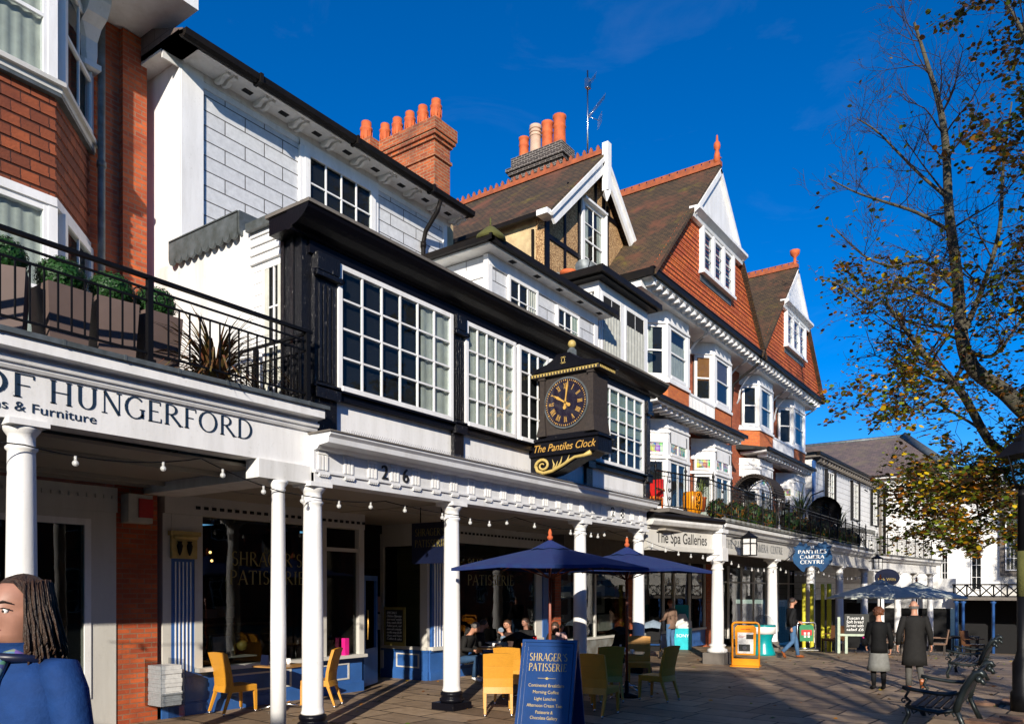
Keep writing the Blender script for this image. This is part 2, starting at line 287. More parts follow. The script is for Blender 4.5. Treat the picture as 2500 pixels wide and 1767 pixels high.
    def build(s,name,mats,parent=None,bevel=0,split=None):
        if split is None: split=parent is not None and 1<len(s.st)<=60 and not any(k in name for k in ('letter','numer','greek','print','title','text','flute','dentil','hole','key','foliage','panel_rail','ribs','grain','hair','spikes'))
        if split:
            n=len(s.st); ends=s.st[1:]+[(len(s.v),len(s.f))]; bb=[]
            for (v0,f0),(v1,f1) in zip(s.st,ends):
                vv=s.v[v0:v1]; bb.append(([min(q[i] for q in vv)-.004 for i in range(3)],[max(q[i] for q in vv)+.004 for i in range(3)]))
            par=list(range(n))
            def fd(i):
                while par[i]!=i: i=par[i]
                return i
            for i in range(n):
                for j in range(i):
                    if all(bb[i][0][k]<=bb[j][1][k] and bb[j][0][k]<=bb[i][1][k] for k in range(3)): par[fd(i)]=fd(j)
            gr={}
            for i in range(n): gr.setdefault(fd(i),[]).append(i)
            if 1<len(gr)<=20:
                first=None
                for ids in gr.values():
                    m=MB(); 
                    for i in ids:
                        v0,f0=s.st[i]; v1,f1=ends[i]; m.add(s.v[v0:v1],[tuple(q-v0 for q in f) for f in s.f[f0:f1]]); m.sm[-(f1-f0):]=s.sm[f0:f1]
                    o=m.build(name,mats,parent,bevel,False); first=first or o
                return first
        me=bpy.data.meshes.new(name); me.from_pydata([tuple(v) for v in s.v],[],s.f)
        mats=mats if isinstance(mats,(list,tuple)) else [mats]
        for m in mats: me.materials.append(MATS[m])
        uv=me.uv_layers.new(name='UVMap')
        for i,pl in enumerate(me.polygons):
            pl.material_index=min(s.m[i],len(mats)-1); pl.use_smooth=s.sm[i]
            n=pl.normal
            if abs(n.z)>.97: tx=Vector((1,0,0)); ty=Vector((0,1,0))
            else:
                tx=Vector((0,0,1)).cross(n).normalized(); ty=n.cross(tx)
            for li in pl.loop_indices:
                q=me.vertices[me.loops[li].vertex_index].co; uv.data[li].uv=(q.dot(tx),q.dot(ty))
        me.update(); o=bpy.data.objects.new(name,me); col.objects.link(o)
        if parent is not None:
            o.parent=parent
            if tuple(parent.location)!=(0,0,0) or parent.rotation_euler.z:
                o.matrix_parent_inverse=Matrix()
        if bevel:
            b=o.modifiers.new('bevel','BEVEL'); b.width=bevel; b.segments=2; b.limit_method='ANGLE'; b.harden_normals=False
        return o
def tag(o,label=None,cat=None,group=None,kind=None):
    if label: o['label']=label
    if cat: o['category']=cat
    if group: o['group']=group
    if kind: o['kind']=kind
    return o
def thing(name,label,cat,loc=(0,0,0),rz=0,group=None):
    o=bpy.data.objects.new(name,None); o.empty_display_size=.2; col.objects.link(o); o.location=loc; o.rotation_euler=(0,0,rz)
    return tag(o,label,cat,group)
def dup(root,loc=None,rz=None,label=None,group=None,scale=None):
    r=root.copy(); col.objects.link(r)
    for k in root.children:
        c=k.copy(); col.objects.link(c); c.parent=r
        for g in k.children:
            d=g.copy(); col.objects.link(d); d.parent=c
    if loc is not None: r.location=loc
    if rz is not None: r.rotation_euler=(0,0,rz)
    if label: r['label']=label
    if group: r['group']=group
    if scale: r.scale=(scale,)*3
    return r
def gz(x,y):
    t=-math.sin(YAW)*x+math.cos(YAW)*y
    z=0 if y<26 else -.062*(min(y,60)-26)
    s=min(max((8.5-t)/3,0),1); return z+.38*s*s*(3-2*s)
# ---- lettering: a small set of roman capitals drawn with thick and thin strokes
def arc(cx,cy,rx,ry,a0,a1,n=14): return [(cx+rx*math.cos(R(a0+(a1-a0)*i/n)),cy+ry*math.sin(R(a0+(a1-a0)*i/n))) for i in range(n+1)]
T,t_=.13,.05
GL={'A':(.8,[('l',.4,1,.02,0,t_),('l',.4,1,.76,0,T),('l',.15,.35,.62,.35,t_)],[(.02,0),(.76,0)]),
'C':(.75,[('a',arc(.42,.5,.38,.5,45,315))],[]),'D':(.82,[('l',.14,0,.14,1,T),('a',[(.14,1)]+arc(.3,.5,.45,.5,90,-90)+[(.14,0)])],[(.14,0)]),
'E':(.62,[('l',.14,0,.14,1,T),('l',.1,.975,.56,.975,t_),('l',.14,.52,.48,.52,t_),('l',.1,.025,.6,.025,t_),('l',.56,1,.56,.82,t_),('l',.6,0,.6,.2,t_)],[(.14,0)]),
'F':(.6,[('l',.14,0,.14,1,T),('l',.1,.975,.56,.975,t_),('l',.14,.52,.46,.52,t_),('l',.56,1,.56,.82,t_)],[(.14,0)]),
'G':(.82,[('a',arc(.42,.5,.38,.5,45,330)),('l',.72,.05,.72,.45,T*.9),('l',.6,.45,.82,.45,t_)],[]),
'H':(.86,[('l',.15,0,.15,1,T),('l',.71,0,.71,1,T),('l',.15,.5,.71,.5,t_)],[(.15,0),(.15,1),(.71,0),(.71,1)]),
'I':(.34,[('l',.17,0,.17,1,T)],[(.17,0),(.17,1)]),'L':(.6,[('l',.14,0,.14,1,T),('l',.1,.025,.58,.025,t_),('l',.58,0,.58,.2,t_)],[(.14,0),(.14,1)]),
'M':(1.0,[('l',.14,0,.14,1,t_),('l',.14,1,.5,0,T),('l',.5,0,.86,1,t_),('l',.86,0,.86,1,T)],[(.14,0),(.86,0)]),
'N':(.86,[('l',.14,0,.14,1,t_),('l',.14,1,.72,0,T),('l',.72,0,.72,1,t_)],[(.14,0),(.72,1)]),
'O':(.92,[('a',arc(.46,.5,.4,.5,90,450,22))],[]),
'P':(.66,[('l',.14,0,.14,1,T),('a',[(.14,.98)]+arc(.3,.74,.28,.24,90,-90)+[(.14,.5)])],[(.14,0)]),
'R':(.8,[('l',.14,0,.14,1,T),('a',[(.14,.98)]+arc(.3,.75,.26,.23,90,-90)+[(.14,.52)]),('l',.32,.52,.76,0,T)],[(.14,0),(.76,0)]),
'S':(.58,[('a',arc(.3,.75,.2,.23,40,250,10)+arc(.3,.27,.23,.25,75,-150,10))],[]),
'T':(.76,[('l',.38,0,.38,1,T),('l',.04,.975,.72,.975,t_),('l',.04,1,.04,.82,t_),('l',.72,1,.72,.82,t_)],[(.38,0)]),
'U':(.84,[('a',[(.15,1),(.15,.4)]+arc(.42,.35,.27,.33,180,360)+[(.69,.4),(.69,1)])],[(.15,1),(.69,1)]),
"'":(.24,[('l',.12,1,.12,.75,.09)],[]),' ':(.4,[],[])}
def lettering(mb,text,a,b,h,c=.01,wid=None,bold=1.0,tall=None):
    tw=sum(GL[k][0]+.1 for k in text); sx=h if wid is None else wid/tw
    def seg(x0,y0,x1,y1,w_):
        d=Vector((x1-x0,y1-y0)); L=d.length
        if L<1e-6: return
        n=Vector((-d.y,d.x))/L*w_/2
        mb.quad(*[(a+sx*(x+q.x),b+h*(y+q.y),c) for x,y,q in ((x0,y0,-n),(x1,y1,-n),(x1,y1,n),(x0,y0,n))])
    for k in text:
        wd,st,se=GL[k]
        for s in st:
            if s[0]=='l': seg(s[1],s[2],s[3],s[4],s[5]*bold)
            else:
                for (x0,y0),(x1,y1) in zip(s[1],s[1][1:]):
                    dx,dy=x1-x0,y1-y0; L=math.hypot(dx,dy) or 1; seg(x0,y0,x1,y1,(t_+(T-t_)*abs(dy/L)**1.5)*bold)
        for x,y in se: seg(x-.11,abs(y-.02),x+.11,abs(y-.02),t_*.9*bold)
        a+=sx*(wd+.1)
def textobj(name,txt,fr,a,b,h,mat,parent,c=.012,shear=0,align='LEFT',wid=None,ext=.002,sp=1.0):
    cu=bpy.data.curves.new(name,'FONT'); cu.body=txt; cu.size=h; cu.shear=shear; cu.align_x=align; cu.extrude=ext; cu.space_character=sp
    o=bpy.data.objects.new(name,cu); col.objects.link(o); dg=bpy.context.evaluated_depsgraph_get(); me=bpy.data.meshes.new_from_object(o.evaluated_get(dg))
    bpy.data.objects.remove(o); sx=1
    if wid and len(me.vertices):
        xs=[v.co.x for v in me.vertices]; sx=wid/(max(xs)-min(xs))
    for v in me.vertices: v.co=fr(a+v.co.x*sx,b+v.co.y,c+v.co.z)
    me.materials.clear(); me.materials.append(MATS[mat]); o=bpy.data.objects.new(name,me); col.objects.link(o); o.parent=parent; return o
# ---- windows
def wavy(mb,a0,a1,b0,b1,c,amp=.02,n=18,k=5):
    vs=[];
    for i in range(n+1):
        a=a0+(a1-a0)*i/n; cc=c+amp*math.sin(i/n*math.pi*2*k)
        vs+=[mb.p((a,b0,cc)),mb.p((a,b1,cc))]
    mb.add(vs,[(2*i,2*i+2,2*i+3,2*i+1) for i in range(n)],True)
def window(fr,a0,a1,b0,b1,cols,rows,parent,fw=.06,bar=.025,d=.1,frame='white',curt=None,gl='glass',sash=False,back='dark_room',cmat='curtain',bare=False):
    mb=MB(fr); 
    mb.box(a0,a0+fw,b0,b1,0,d); mb.box(a1-fw,a1,b0,b1,0,d); mb.box(a0+fw,a1-fw,b1-fw,b1,0,d-.003); mb.box(a0+fw,a1-fw,b0,b0+fw,0,d+.02)
    A0,A1,B0,B1=a0+fw,a1-fw,b0+fw,b1-fw
    for i in range(1,cols):
        a=A0+(A1-A0)*i/cols; mb.box(a-bar/2,a+bar/2,B0,B1,d-.045,d-.012)
    for j in range(1,rows):
        b=B0+(B1-B0)*j/rows; bb=bar*2 if (sash and j==rows//2) else bar; mb.box(A0,A1,b-bb/2,b+bb/2,d-.048,d-(.0 if bb>bar else .015))
    o=mb.build('window',frame,parent)
    MB(fr).box(A0,A1,B0,B1,d-.034,d-.03).build('pane',gl,o)
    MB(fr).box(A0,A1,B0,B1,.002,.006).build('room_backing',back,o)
    if curt:
        m=MB(fr)
        W=A1-A0
        if curt=='sides': wavy(m,A0,A0+W*.25,B0,B1,.03,.012,10,3); wavy(m,A1-W*.25,A1,B0,B1,.03,.012,10,3)
        elif curt=='left': wavy(m,A0,A0+W*.35,B0,B1,.03,.012,12,3)
        elif curt=='right': wavy(m,A1-W*.28,A1,B0,B1,.03,.012,12,3)
        elif curt=='half': wavy(m,A0,A1,B0,B0+(B1-B0)*.75,.03,.012,24,6)
        elif curt=='blind': m.box(A0,A1,B0+(B1-B0)*.45,B1,.02,.03)
        else: wavy(m,A0,A1,B0,B1,.03,.012,24,6)
        m.build('curtain',cmat,o)
    return o
def column(x,y,z0,z1,r,parent,base=True,cap=True,mat='white',basemat='black_paint',n=28,sq=.0):
    H=z1-z0; zb=z0+(.3 if base else 0)
    g=MB(); pr=[(r*1.06,zb),(r*1.12,zb+.02),(r*1.03,zb+.05),(r,zb+.1),(r*1.0,z0+H*.4),(r*.86,z1-.34)]
    if cap: pr+=[(r*.86,z1-.30),(r*1.0,z1-.28),(r*1.0,z1-.26),(r*.85,z1-.24),(r*.85,z1-.15),(r*.95,z1-.13),(r*1.15,z1-.09),(r*1.22,z1-.06)]
    else: pr+=[(r*.86,z1-.02)]
    g.lathe((x,y,0),[(a,b) for a,b in pr],n)
    q=r*1.3
    if cap: g.box(x-q,x+q,y-q,y+q,z1-.06,z1)
    o=g.build('column',mat,parent)
    if base:
        g=MB(); g.lathe((x,y,0),[(r*1.25,z0+.12),(r*1.42,z0+.14),(r*1.42,z0+.18),(r*1.2,z0+.2),(r*1.2,z0+.22),(r*1.3,z0+.24),(r*1.3,z0+.28),(r*1.1,z0+.3)],n)
        q=r*1.65; g.box(x-q,x+q,y-q,y+q,z0-.15,z0+.12); g.build('column_base',basemat,o)
    return o
# ============================================================ GROUND
def ground():
    xs=[-130+i*4 for i in range(29)]+[-16+i for i in range(1,36)]+[20+4*i for i in range(1,30)]
    ys=[-130+i*5 for i in range(26)]+[0+i for i in range(0,61)]+[62+6*i for i in range(30)]
    vs=[(x,y,gz(x,y)) for x in xs for y in ys]; n=len(ys)
    fs=[(i*n+j,(i+1)*n+j,(i+1)*n+j+1,i*n+j+1) for i in range(len(xs)-1) for j in range(n-1)]
    g=MB(); g.add([Vector(v) for v in vs],fs,True); o=g.build('pavement','flagstones'); o['kind']='structure'
ground()
# ============================================================ BUILDING 0: red brick house with the linen shop
b0=thing('brick_shop_house','red brick house with a tile hung bay window over the white HUNGERFORD shop colonnade','building')
def brick_house():
    P=b0
    g=MB(); g.box(-13,-12.4,-6,6.95,3.7,11.3); g.build('upper_wall','brick_red',P)
    g=MB(); g.box(-12.42,-12.3,6.55,6.95,4.3,11.0); g.build('corner_pier','brick_red',P)
    g=MB(); g.box(-12.6,-11.42,5.97,6.62,-.2,3.6); g.build('ground_pier','brick_red',P)
    # big eaves
    g=MB(); g.box(-12.6,-11.0,-6,7.05,11.02,11.3); g.box(-11.12,-10.9,-6,7.12,11.3,11.5); g.build('eaves','white',P)
    g=MB(); g.profile([(-12.6,11.5),(-10.8,11.5),(-14,14),(-16,14)],-6,7.1) if False else g.hexa([(-16,-6,11.5),(-10.8,-6,11.5),(-10.8,7.1,11.5),(-16,7.1,11.5),(-16,-6,14.5),(-15.5,-6,14.5),(-15.5,7.1,14.5),(-16,7.1,14.5)]); g.build('roof','roof_tile',P)
    for y in (5.95,3.9,1.8):
        g=MB(FX(-12.4,y,0)); pr=[(0,10.1),(.16,10.1),(.2,10.25),(.2,10.45),(.32,10.6),(.5,10.68),(.62,10.85),(.62,11.02),(0,11.02)]
        g.profile(pr,-.15,.15); g.box(-.19,.19,10.02,10.1,0,.24); g.build('eaves_bracket','white_old',P)
    # bay
    yb,xf,xw,s=5.12,-11.4,-12.4,.95; y0=.6
    plan=[(y0-s,xw),(y0,xf),(yb,xf),(yb+s,xw)]
    def bayslab(g,z0,z1,e): g.plan([(y0-s-e,xw),(y0-e*.5,xf+e),(yb+e*.5,xf+e),(yb+s+e,xw)],z0,z1)
    fr=F((0,0,0),(0,1,0)); 
    g=MB(fr); bayslab(g,7.42,8.85,0); g.build('tile_hanging','tile_big',P)
    g=MB(fr)
    # scalloped rows: overlapping tile courses
    def course(z,e,h=.16): bayslab(g,z,z+h,e)
    for i in range(8): course(7.5+i*.17,.016,.05)
    g.build('tile_courses','tile_big',P)
    g=MB(fr); bayslab(g,8.85,8.93,.1); bayslab(g,4.3,4.95,.0); bayslab(g,8.93,8.99,.16); g.build('bay_sill','offwhite',P)
    g=MB(fr); bayslab(g,8.8,8.85,.09); g.build('lead_flashing','lead',P)
    g=MB(fr); bayslab(g,7.3,7.42,.03); bayslab(g,10.75,11.02,.02); g.build('bay_head','white',P)
    g=MB(fr); 
    bayslab(g,4.95,7.3,-.14); bayslab(g,8.99,10.75,-.14); g.build('bay_interior','dark_room',P)
    Fs=F((xf,yb,0),(-.72,.69,0)) ; L=math.hypot(1.0,.95)
    for (z0,z1,sa) in ((4.95,7.3,False),(8.99,10.75,True)):
        for k,(a0,a1) in enumerate(((.6,1.6),(1.7,2.7),(2.8,3.85),(3.95,5.06))):
            window(FX(xf-.13,0,0),a0,a1,z0,z1,1 if k<3 else 1,2,P,fw=.09,d=.13,curt='all',sash=True)
        window(F((xf-.09,yb+.04,0),(-1.0,.95,0)),.1,L-.1,z0,z1,2,2,P,fw=.1,d=.1,curt=None,sash=True)
        g=MB(); g.box(xf-.16,xf+.01,yb-.09,yb+.03,z0,z1); g.build('corner_post','white',P)
    g=MB(); 
    for z in (5.0,6.5,8.0,9.5,11.0): pass
    g.tube([(-12.28,6.2,4.3),(-12.28,6.2,11.0)],.055,10); 
    for z in (6.0,8.6): g.tube([(-12.28,6.2,z),(-12.28,6.2,z+.09)],.07,10)
    g.build('drainpipe','lead_dull',P)
    # ---- colonnade: deck, beam, sign
    f=FX(0,-4,0); A=11.15
    g=MB(FX(-8.4,-4,0)); prof=[(-.3,3.68),(0,3.68),(0,4.16),(.03,4.16),(.05,4.19),(.05,4.21),(.08,4.22),(.09,4.25),(.09,4.27),(.05,4.28),(.05,4.31),(.14,4.32),(.2,4.33),(.2,4.45),(-.3,4.45)]
    g.profile(prof,0,A); g.build('sign_beam','white',P)
    g=MB(FX(-8.4,-4,0)); g.box(0,A+.06,4.45,4.5,-.3,.24); 
    for k in range(0,18): g.box(.3+k*.62,.33+k*.62,4.448,4.505,-.28,.245)
    g.build('lead_edge','lead',P)
    g=MB(); g.box(-12.4,-8.6,-4,7.1,4.25,4.44); g.build('balcony_deck','lead_dull',P)
    g=MB(); g.box(-11.5,-8.68,-4,7.1,3.6,3.64); 
    for x in (-11.3,-10.9,-9.4): g.box(x,x+.07,-4,7.0,3.54,3.6)
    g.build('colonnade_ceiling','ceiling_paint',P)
    g=MB(); g.box(-11.45,-8.63,6.4,6.95,3.46,3.6); g.box(-8.62,-8.35,6.2,7.04,3.44,3.678); g.build('cross_beam','white_old',P)
    column(-8.5,3.5,gz(-8.5,3.4),3.68,.145,P,base=True); column(-8.5,-1.2,.1,3.68,.145,P)
    g=MB(); g.lathe((-8.42,6.55,0),[(.1,-.1),(.1,1.5),(.085,3.3),(.1,3.32),(.085,3.34),(.12,3.4),(.13,3.43)],20); g.build('slim_column','white',P)
    mb=MB(FX(-8.4,0,0)); lettering(mb,'OF',3.0,3.9,.235,.006,wid=.62); mb.build('lettering','letter_navy',P); mb=MB(FX(-8.4,0,0)); lettering(mb,'HUNGERFORD',3.71,3.9,.235,.006,wid=2.45); mb.build('lettering','letter_navy',P)
    textobj('small_lettering','Linens & Furniture',FX(-8.4,0,0),2.9,3.765,.135,'letter_navy',P,c=.006,wid=1.27)
    # shop front
    f=FX(-11.5,0,0)
    window(f,-.6,2.4,.6,3.15,1,1,P,fw=.1,gl='glass_shop',back='dark_room')
    o=window(f,2.6,5.6,.45,3.02,1,1,P,fw=.09,d=.12,gl='glass_shop',back='dark_room')
    g=MB(f); g.box(2.4,5.6,3.02,3.14,0,.12); g.box(5.6,5.97,-.1,3.14,-.1,.1); g.box(2.4,5.97,3.14,3.5,-.1,.14); g.box(2.4,2.6,0,3.14,0,.12); 
    for k in range(40): g.box(1.2+k*.12,1.25+k*.12,3.33,3.38,.14,.17)
    g.build('shopfront_frame','offwhite',P)
    g=MB(f); g.box(2.5,5.6,-.1,.45,-.1,.06); g.build('stall_riser','oak_dark',P)
    # balcony railing
    rail=thing('balcony_railing','black iron railing in front of the box ball planters on the left balcony','railing',(0,0,0))
    xr=-8.3
    g=MB(); g.box(xr-.03,xr+.03,-4,7.0,5.45,5.49); g.build('top_rail','iron',rail)
    g=MB(); 
    for z in (5.33,5.2,4.62): g.box(xr-.012,xr+.012,-4,7.0,z,z+.022)
    g.build('rail_bar','iron',rail)
    y=-3.9
    while y<6.95:
        if not any(abs(y-q)<.1 for q in (1.6,4.72,6.95)):
            g=MB(); g.box(xr-.008,xr+.008,y-.008,y+.008,4.62,5.2); g.build('baluster','iron',rail)
        y+=.132
    for q in (-1.5,1.6,4.72,6.93):
        g=MB(); g.box(xr-.03,xr+.03,q-.03,q+.03,4.5,5.46); g.box(xr-.05,xr+.05,q-.05,q+.05,4.49,4.56); g.build('post','iron',rail)
        for s_ in (-.13,.13):
            if q+s_<7: 
                g=MB(); g.tube([(xr,q+s_+.055*math.cos(k*math.pi/6),5.265+.055*math.sin(k*math.pi/6)) for k in range(13)],.008,5); g.build('ring','iron',rail)
    g=MB(); g.box(-10.4,xr,6.9,6.93,5.42,5.46); g.box(-10.4,xr,6.905,6.925,5.2,5.22); g.box(-10.4,xr,6.905,6.925,4.62,4.64)
    for k in range(15): g.box(xr-.12-k*.132,xr-.104-k*.132,6.907,6.923,4.62,5.2)
    g.box(-9.42,-9.36,6.89,6.95,4.45,5.42); g.build('return_rail','iron',rail)
brick_house()
# ============================================================ BUILDING 1: black and white house number 26 to 28
b1=thing('black_white_house','white and black timber fronted house numbered 26 and 28 over a white colonnade, cafe beneath','building')
def half_timber():
    P=b1; Y0,Y1=7.1,17.85; f=FX(-8.5,0,0)
    g=MB(); g.box(-11.7,-8.52,Y0+.03,Y1,4.1,7.0); g.build('wall','white',P)
    # panels under windows slightly proud
    g=MB(f)
    g.box(Y0,Y1,4.7,4.8,0,.08); g.box(Y0,Y1,4.8,4.83,0,.14)
    g.build('sill_band','black_paint',P)
    g=MB(f); g.box(Y0,Y1,6.64,6.82,0,.05)
    g.profile([(0,6.82),(.08,6.82),(.1,6.86),(.2,6.88),(.3,6.93),(.36,6.97),(.42,7.03),(.44,7.08),(0,7.08)],Y0-.35,Y1+.25); g.build('cornice','black_paint',P)
    g=MB(); g.box(-12,-8.04,Y0+.02,Y1+.26,7.085,7.13); g.box(-8.95,-8.04,Y0-.36,Y0+.02,7.085,7.13); g.build('cornice_lead','stone_grey',P)
    # side cornice return + posts
    g=MB(); g.box(-8.9,-8.5,Y0-.33,Y0,6.85,7.08); g.build('cornice_return','black_paint',P)
    def post(y,w=.3,full=True):
        g=MB(FX(-8.5,y-w/2,0)); g.box(0,w,4.12,6.64,0,.07)
        for k in range(4):
            a=w*(.16+.2*k); g.box(a,a+w*.1,4.9,6.25,.07,.095)
        g.box(-.02,w+.02,4.66,4.86,.07,.14); g.box(.0,w,6.42,6.66,.07,.14); g.box(-.03,w+.03,6.34,6.4,.07,.15)
        o=g.build('pilaster','black_peeling',P)
        g=MB(FX(-8.5,y-w/2,0)); 
        for a in (-.03,w+.03):
            g.tube([(a+.055*(1-k/14)*math.cos(k*.8),6.36+.055*(1-k/14)*math.sin(k*.8),.13) for k in range(14)],.014,5)
        g.build('scroll_capital','black_paint',o)
    post(7.37,.4); post(10.3,.26); post(14.78,.26); post(17.68,.24)
    g=MB(); g.box(-8.95,-8.5,7.0,7.17,4.3,7.08); g.box(-8.9,-8.84,6.97,7.0,4.7,6.9); g.box(-8.7,-8.64,6.97,7.0,4.7,6.9); g.build('corner_post','black_peeling',P)
    window(f,7.58,10.12,4.84,6.64,6,4,P,fw=.07,bar=.028,d=.1,curt='right')
    window(f,10.46,11.96,4.84,6.64,5,4,P,fw=.07,bar=.028,d=.1,curt='all')
    window(f,12.06,13.1,4.84,6.64,3,4,P,fw=.07,bar=.028,d=.1)
    window(f,13.18,14.62,4.84,6.64,4,4,P,fw=.07,bar=.028,d=.1,curt='sides')
    window(f,15.2,17.42,4.84,6.64,5,5,P,fw=.07,bar=.028,d=.1,curt='blind',cmat='blind_green')
    # side wall facing left
    fy=FY(7.1,0,0)
    g=MB(fy); g.box(-9.97,-8.95,6.68,7.2,-.05,.0); g.box(-9.97,-9.45,4.3,6.68,-.05,0); g.build('side_boarding','clapboard',P)
    for k in range(4):
        g=MB(fy); g.profile([(0,6.74+k*.13),(.045,6.74+k*.13),(.012,6.87+k*.13),(0,6.87+k*.13)],-9.72,-8.95); g.build('weatherboard','white',P)
    window(fy,-9.44,-8.95,4.3,6.66,2,4,P,fw=.05,d=.04,curt='sides')
    g=MB(fy); g.box(-9.72,-8.9,7.2,7.32,-1.2,.12); g.build('flat_roof','lead',P)
    g=MB(fy); g.box(-12.3,-9.97,4.3,7.3,-.3,-.002); g.box(-9.97,-9.72,4.3,7.3,-.15,.03); g.build('side_wall','white_old',P)
    # scalloped lead apron
    def scallop(g,a0,a1,n,zt,zb):
        w=(a1-a0)/n; pts=[(a0,zt)]
        for i in range(n):
            for k in range(7): pts.append((a0+w*i+w*(.5-.5*math.cos(math.pi*k/6)) , zb-.12*math.sin(math.pi*k/6)))
        pts.append((a1,zt)); g.prism(pts[::-1],.06,.1)
    g=MB(FY(7.1,0,0)); scallop(g,-11.75,-9.95,10,7.58,7.31); g.box(-11.75,-9.95,7.56,7.6,-.4,.1); g.build('scalloped_apron','lead',P)
    g=MB(FX(-9.99,0,0)); scallop(g,7.0,7.35,2,7.58,7.33); g.build('scalloped_apron','lead',P)
    # ---- entablature with triglyphs
    e=FX(-8.3,0,0); A0,A1=7.05,17.35
    g=MB(e); g.profile([(-.32,3.47),(0,3.47),(0,3.6),(.03,3.6),(.03,3.63),(-.01,3.63),(-.01,3.9),(.06,3.92),(.1,3.96),(.28,3.98),(.29,4.05),(.33,4.09),(.33,4.12),(-.32,4.12)],A0,A1); g.build('entablature','greywhite',P)
    g=MB(e); g.box(A0-.03,A1+.03,4.12,4.14,-.2,.35); g.build('cornice_flashing','stone_grey',P)
    k=0
    y=7.2
    while y<17.3:
        g=MB(e)
        for j in range(3): g.box(y-.085+j*.065,y-.045+j*.065,3.65,3.85,-.01,.012)
        g.box(y-.09,y+.09,3.86,3.9,-.01,.01); g.box(y-.09,y+.09,3.575,3.6,0,.04)
        for j in range(5): g.box(y-.08+j*.036,y-.062+j*.036,3.555,3.575,0,.034)
        g.build('triglyph','white',P); y+=.468
    for s_,a in (('2',8.32),('6',8.77),('2',15.52),('8',15.99)):
        textobj('house_number',s_,e,a,3.66,.3,'letter_black',P,c=.0,ext=.012)
    g=MB(); g.box(-8.62,-8.31,7.05,7.25,3.4,3.6); g.build('beam_end','white_old',P)
    g=MB(); g.box(-13.0,-8.6,6.96,17.85,3.5,3.56)
    for yy in (10.3,13.5,16.2): g.box(-11.5,-8.6,yy,yy+.04,3.485,3.5)
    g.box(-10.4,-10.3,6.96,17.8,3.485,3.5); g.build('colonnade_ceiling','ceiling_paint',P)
    for y in (7.15,10.13,14.4,17.2): column(-8.45,y,0,3.47,.145,P)
    # bird spikes
    g=MB()
    y=7.6
    while y<17.2:
        for s_ in (-.03,.03): g.tube([(-8.2,y,4.13),(-8.2+s_,y+s_*1.2,4.25)],.0018,3)
        y+=.045
    tag(g.build('bird_spikes','steel',P),kind='stuff')
    # ---- patisserie shopfront
    s=FX(-11.5,0,0)
    g=MB(s); g.box(6.72,6.86,.0,3.2,-.1,.06); g.box(7.26,7.4,.68,3.2,-.05,.07); g.box(6.72,10.95,3.2,3.5,-.1,.12); g.box(6.86,7.26,2.9,3.2,0,.07)
    g.box(7.26,10.95,.68,.74,-.1,.2); g.box(9.9,10.0,.74,3.2,-.03,.08); g.box(10.82,10.95,.74,3.2,-.03,.1); g.box(10.0,10.95,2.75,2.82,-.02,.06)
    g.build('shopfront_frame','offwhite',P)
    g=MB(s)
    for k in range(26): g.box(7.25+k*.145,7.32+k*.145,3.3,3.35,.12,.14)
    g.build('dentil_holes','dark_room',P)
    g=MB(s); g.box(6.86,7.26,.66,2.9,0,.06)
    g.build('pilaster_panel','blue_paint',P)
    g=MB(s)
    for k in range(5): g.box(6.92+k*.065,6.937+k*.065,.7,2.45,.06,.075)
    g.build('pilaster_flute','white',P)
    g=MB(s); g.box(6.84,7.28,2.5,2.86,.0,.11); g.box(6.8,7.32,2.86,2.93,0,.16); g.tube([(6.86,2.84,.14),(7.26,2.84,.14)],.04,8); g.build('gilt_capital','gold_flat',P)
    g=MB(s)
    for q in (6.97,7.14): g.lathe((q,2.55,.12),[(.01,0),(.03,.05),(.05,.15),(.03,.2),(.045,.22)],8)
    g.build('urn_relief','dark_room',P)
    def riser(fr,a0,a1,pan):
        g=MB(fr); g.box(a0,a1,-.1,.66,-.1,.04); g.box(a0-.02,a1+.02,-.1,.18,.04,.075); g.box(a0-.02,a1+.02,.18,.2,.04,.06); g.box(a0-.02,a1+.02,.62,.67,.04,.07); o=g.build('stall_riser','blue_paint',P)
        for p0,p1 in pan:
            g=MB(fr)
            for q in ((p0,p1,.26,.29),(p0,p1,.55,.58),(p0,p0+.035,.29,.55),(p1-.035,p1,.29,.55)): g.box(*q,.04,.055)
            g.build('panel_moulding','offwhite',o)
    riser(s,6.72,10.95,[(7.9,9.2),(9.5,10.6)])
    MB(s).box(7.4,9.9,.74,3.2,0,.012).build('shop_glass','glass_shop',P)
    MB(s).box(10.0,10.82,.74,2.75,0,.012).build('shop_glass','glass_shop',P)
    mb=MB(s); lettering(mb,"SHRAGER'S",7.98,2.42,.24,.016,wid=1.5); mb.build('window_lettering','gold_dim',P); mb=MB(s); lettering(mb,"PATISSERIE",7.94,2.1,.24,.016,wid=1.6); mb.build('window_lettering','gold_dim',P)
    # second half beyond lobby
    riser(FY(13.0,0,0),-12.9,-11.5,[(-12.45,-11.75)])
    fy=FY(13.0,0,0)
    g=MB(fy); g.box(-12.9,-11.5,.67,.74,-.05,.1); g.box(-11.72,-11.5,.74,3.3,-.02,.05); g.box(-12.95,-12.85,0,3.3,-.02,.06); g.box(-12.9,-11.5,3.0,3.5,-.02,.05); g.build('lobby_window_frame','offwhite',P)
    MB(fy).box(-12.85,-11.72,.74,3.0,0,.012).build('shop_glass','glass_shop',P)
    MB(fy).box(-12.85,-11.6,.74,3.0,-.45,-.4).build('window_backing','matchboard',P)
    riser(s,13.0,17.5,[(14.2,15.6),(15.8,17.1)])
    g=MB(s); g.box(13.0,17.5,.66,.74,-.1,.12); g.box(13.62,13.72,.74,3.2,-.02,.08); g.box(17.2,17.5,.74,3.2,-.02,.06); g.box(13.0,17.9,3.1,3.5,-.1,.12); g.build('shopfront_frame','offwhite',P)
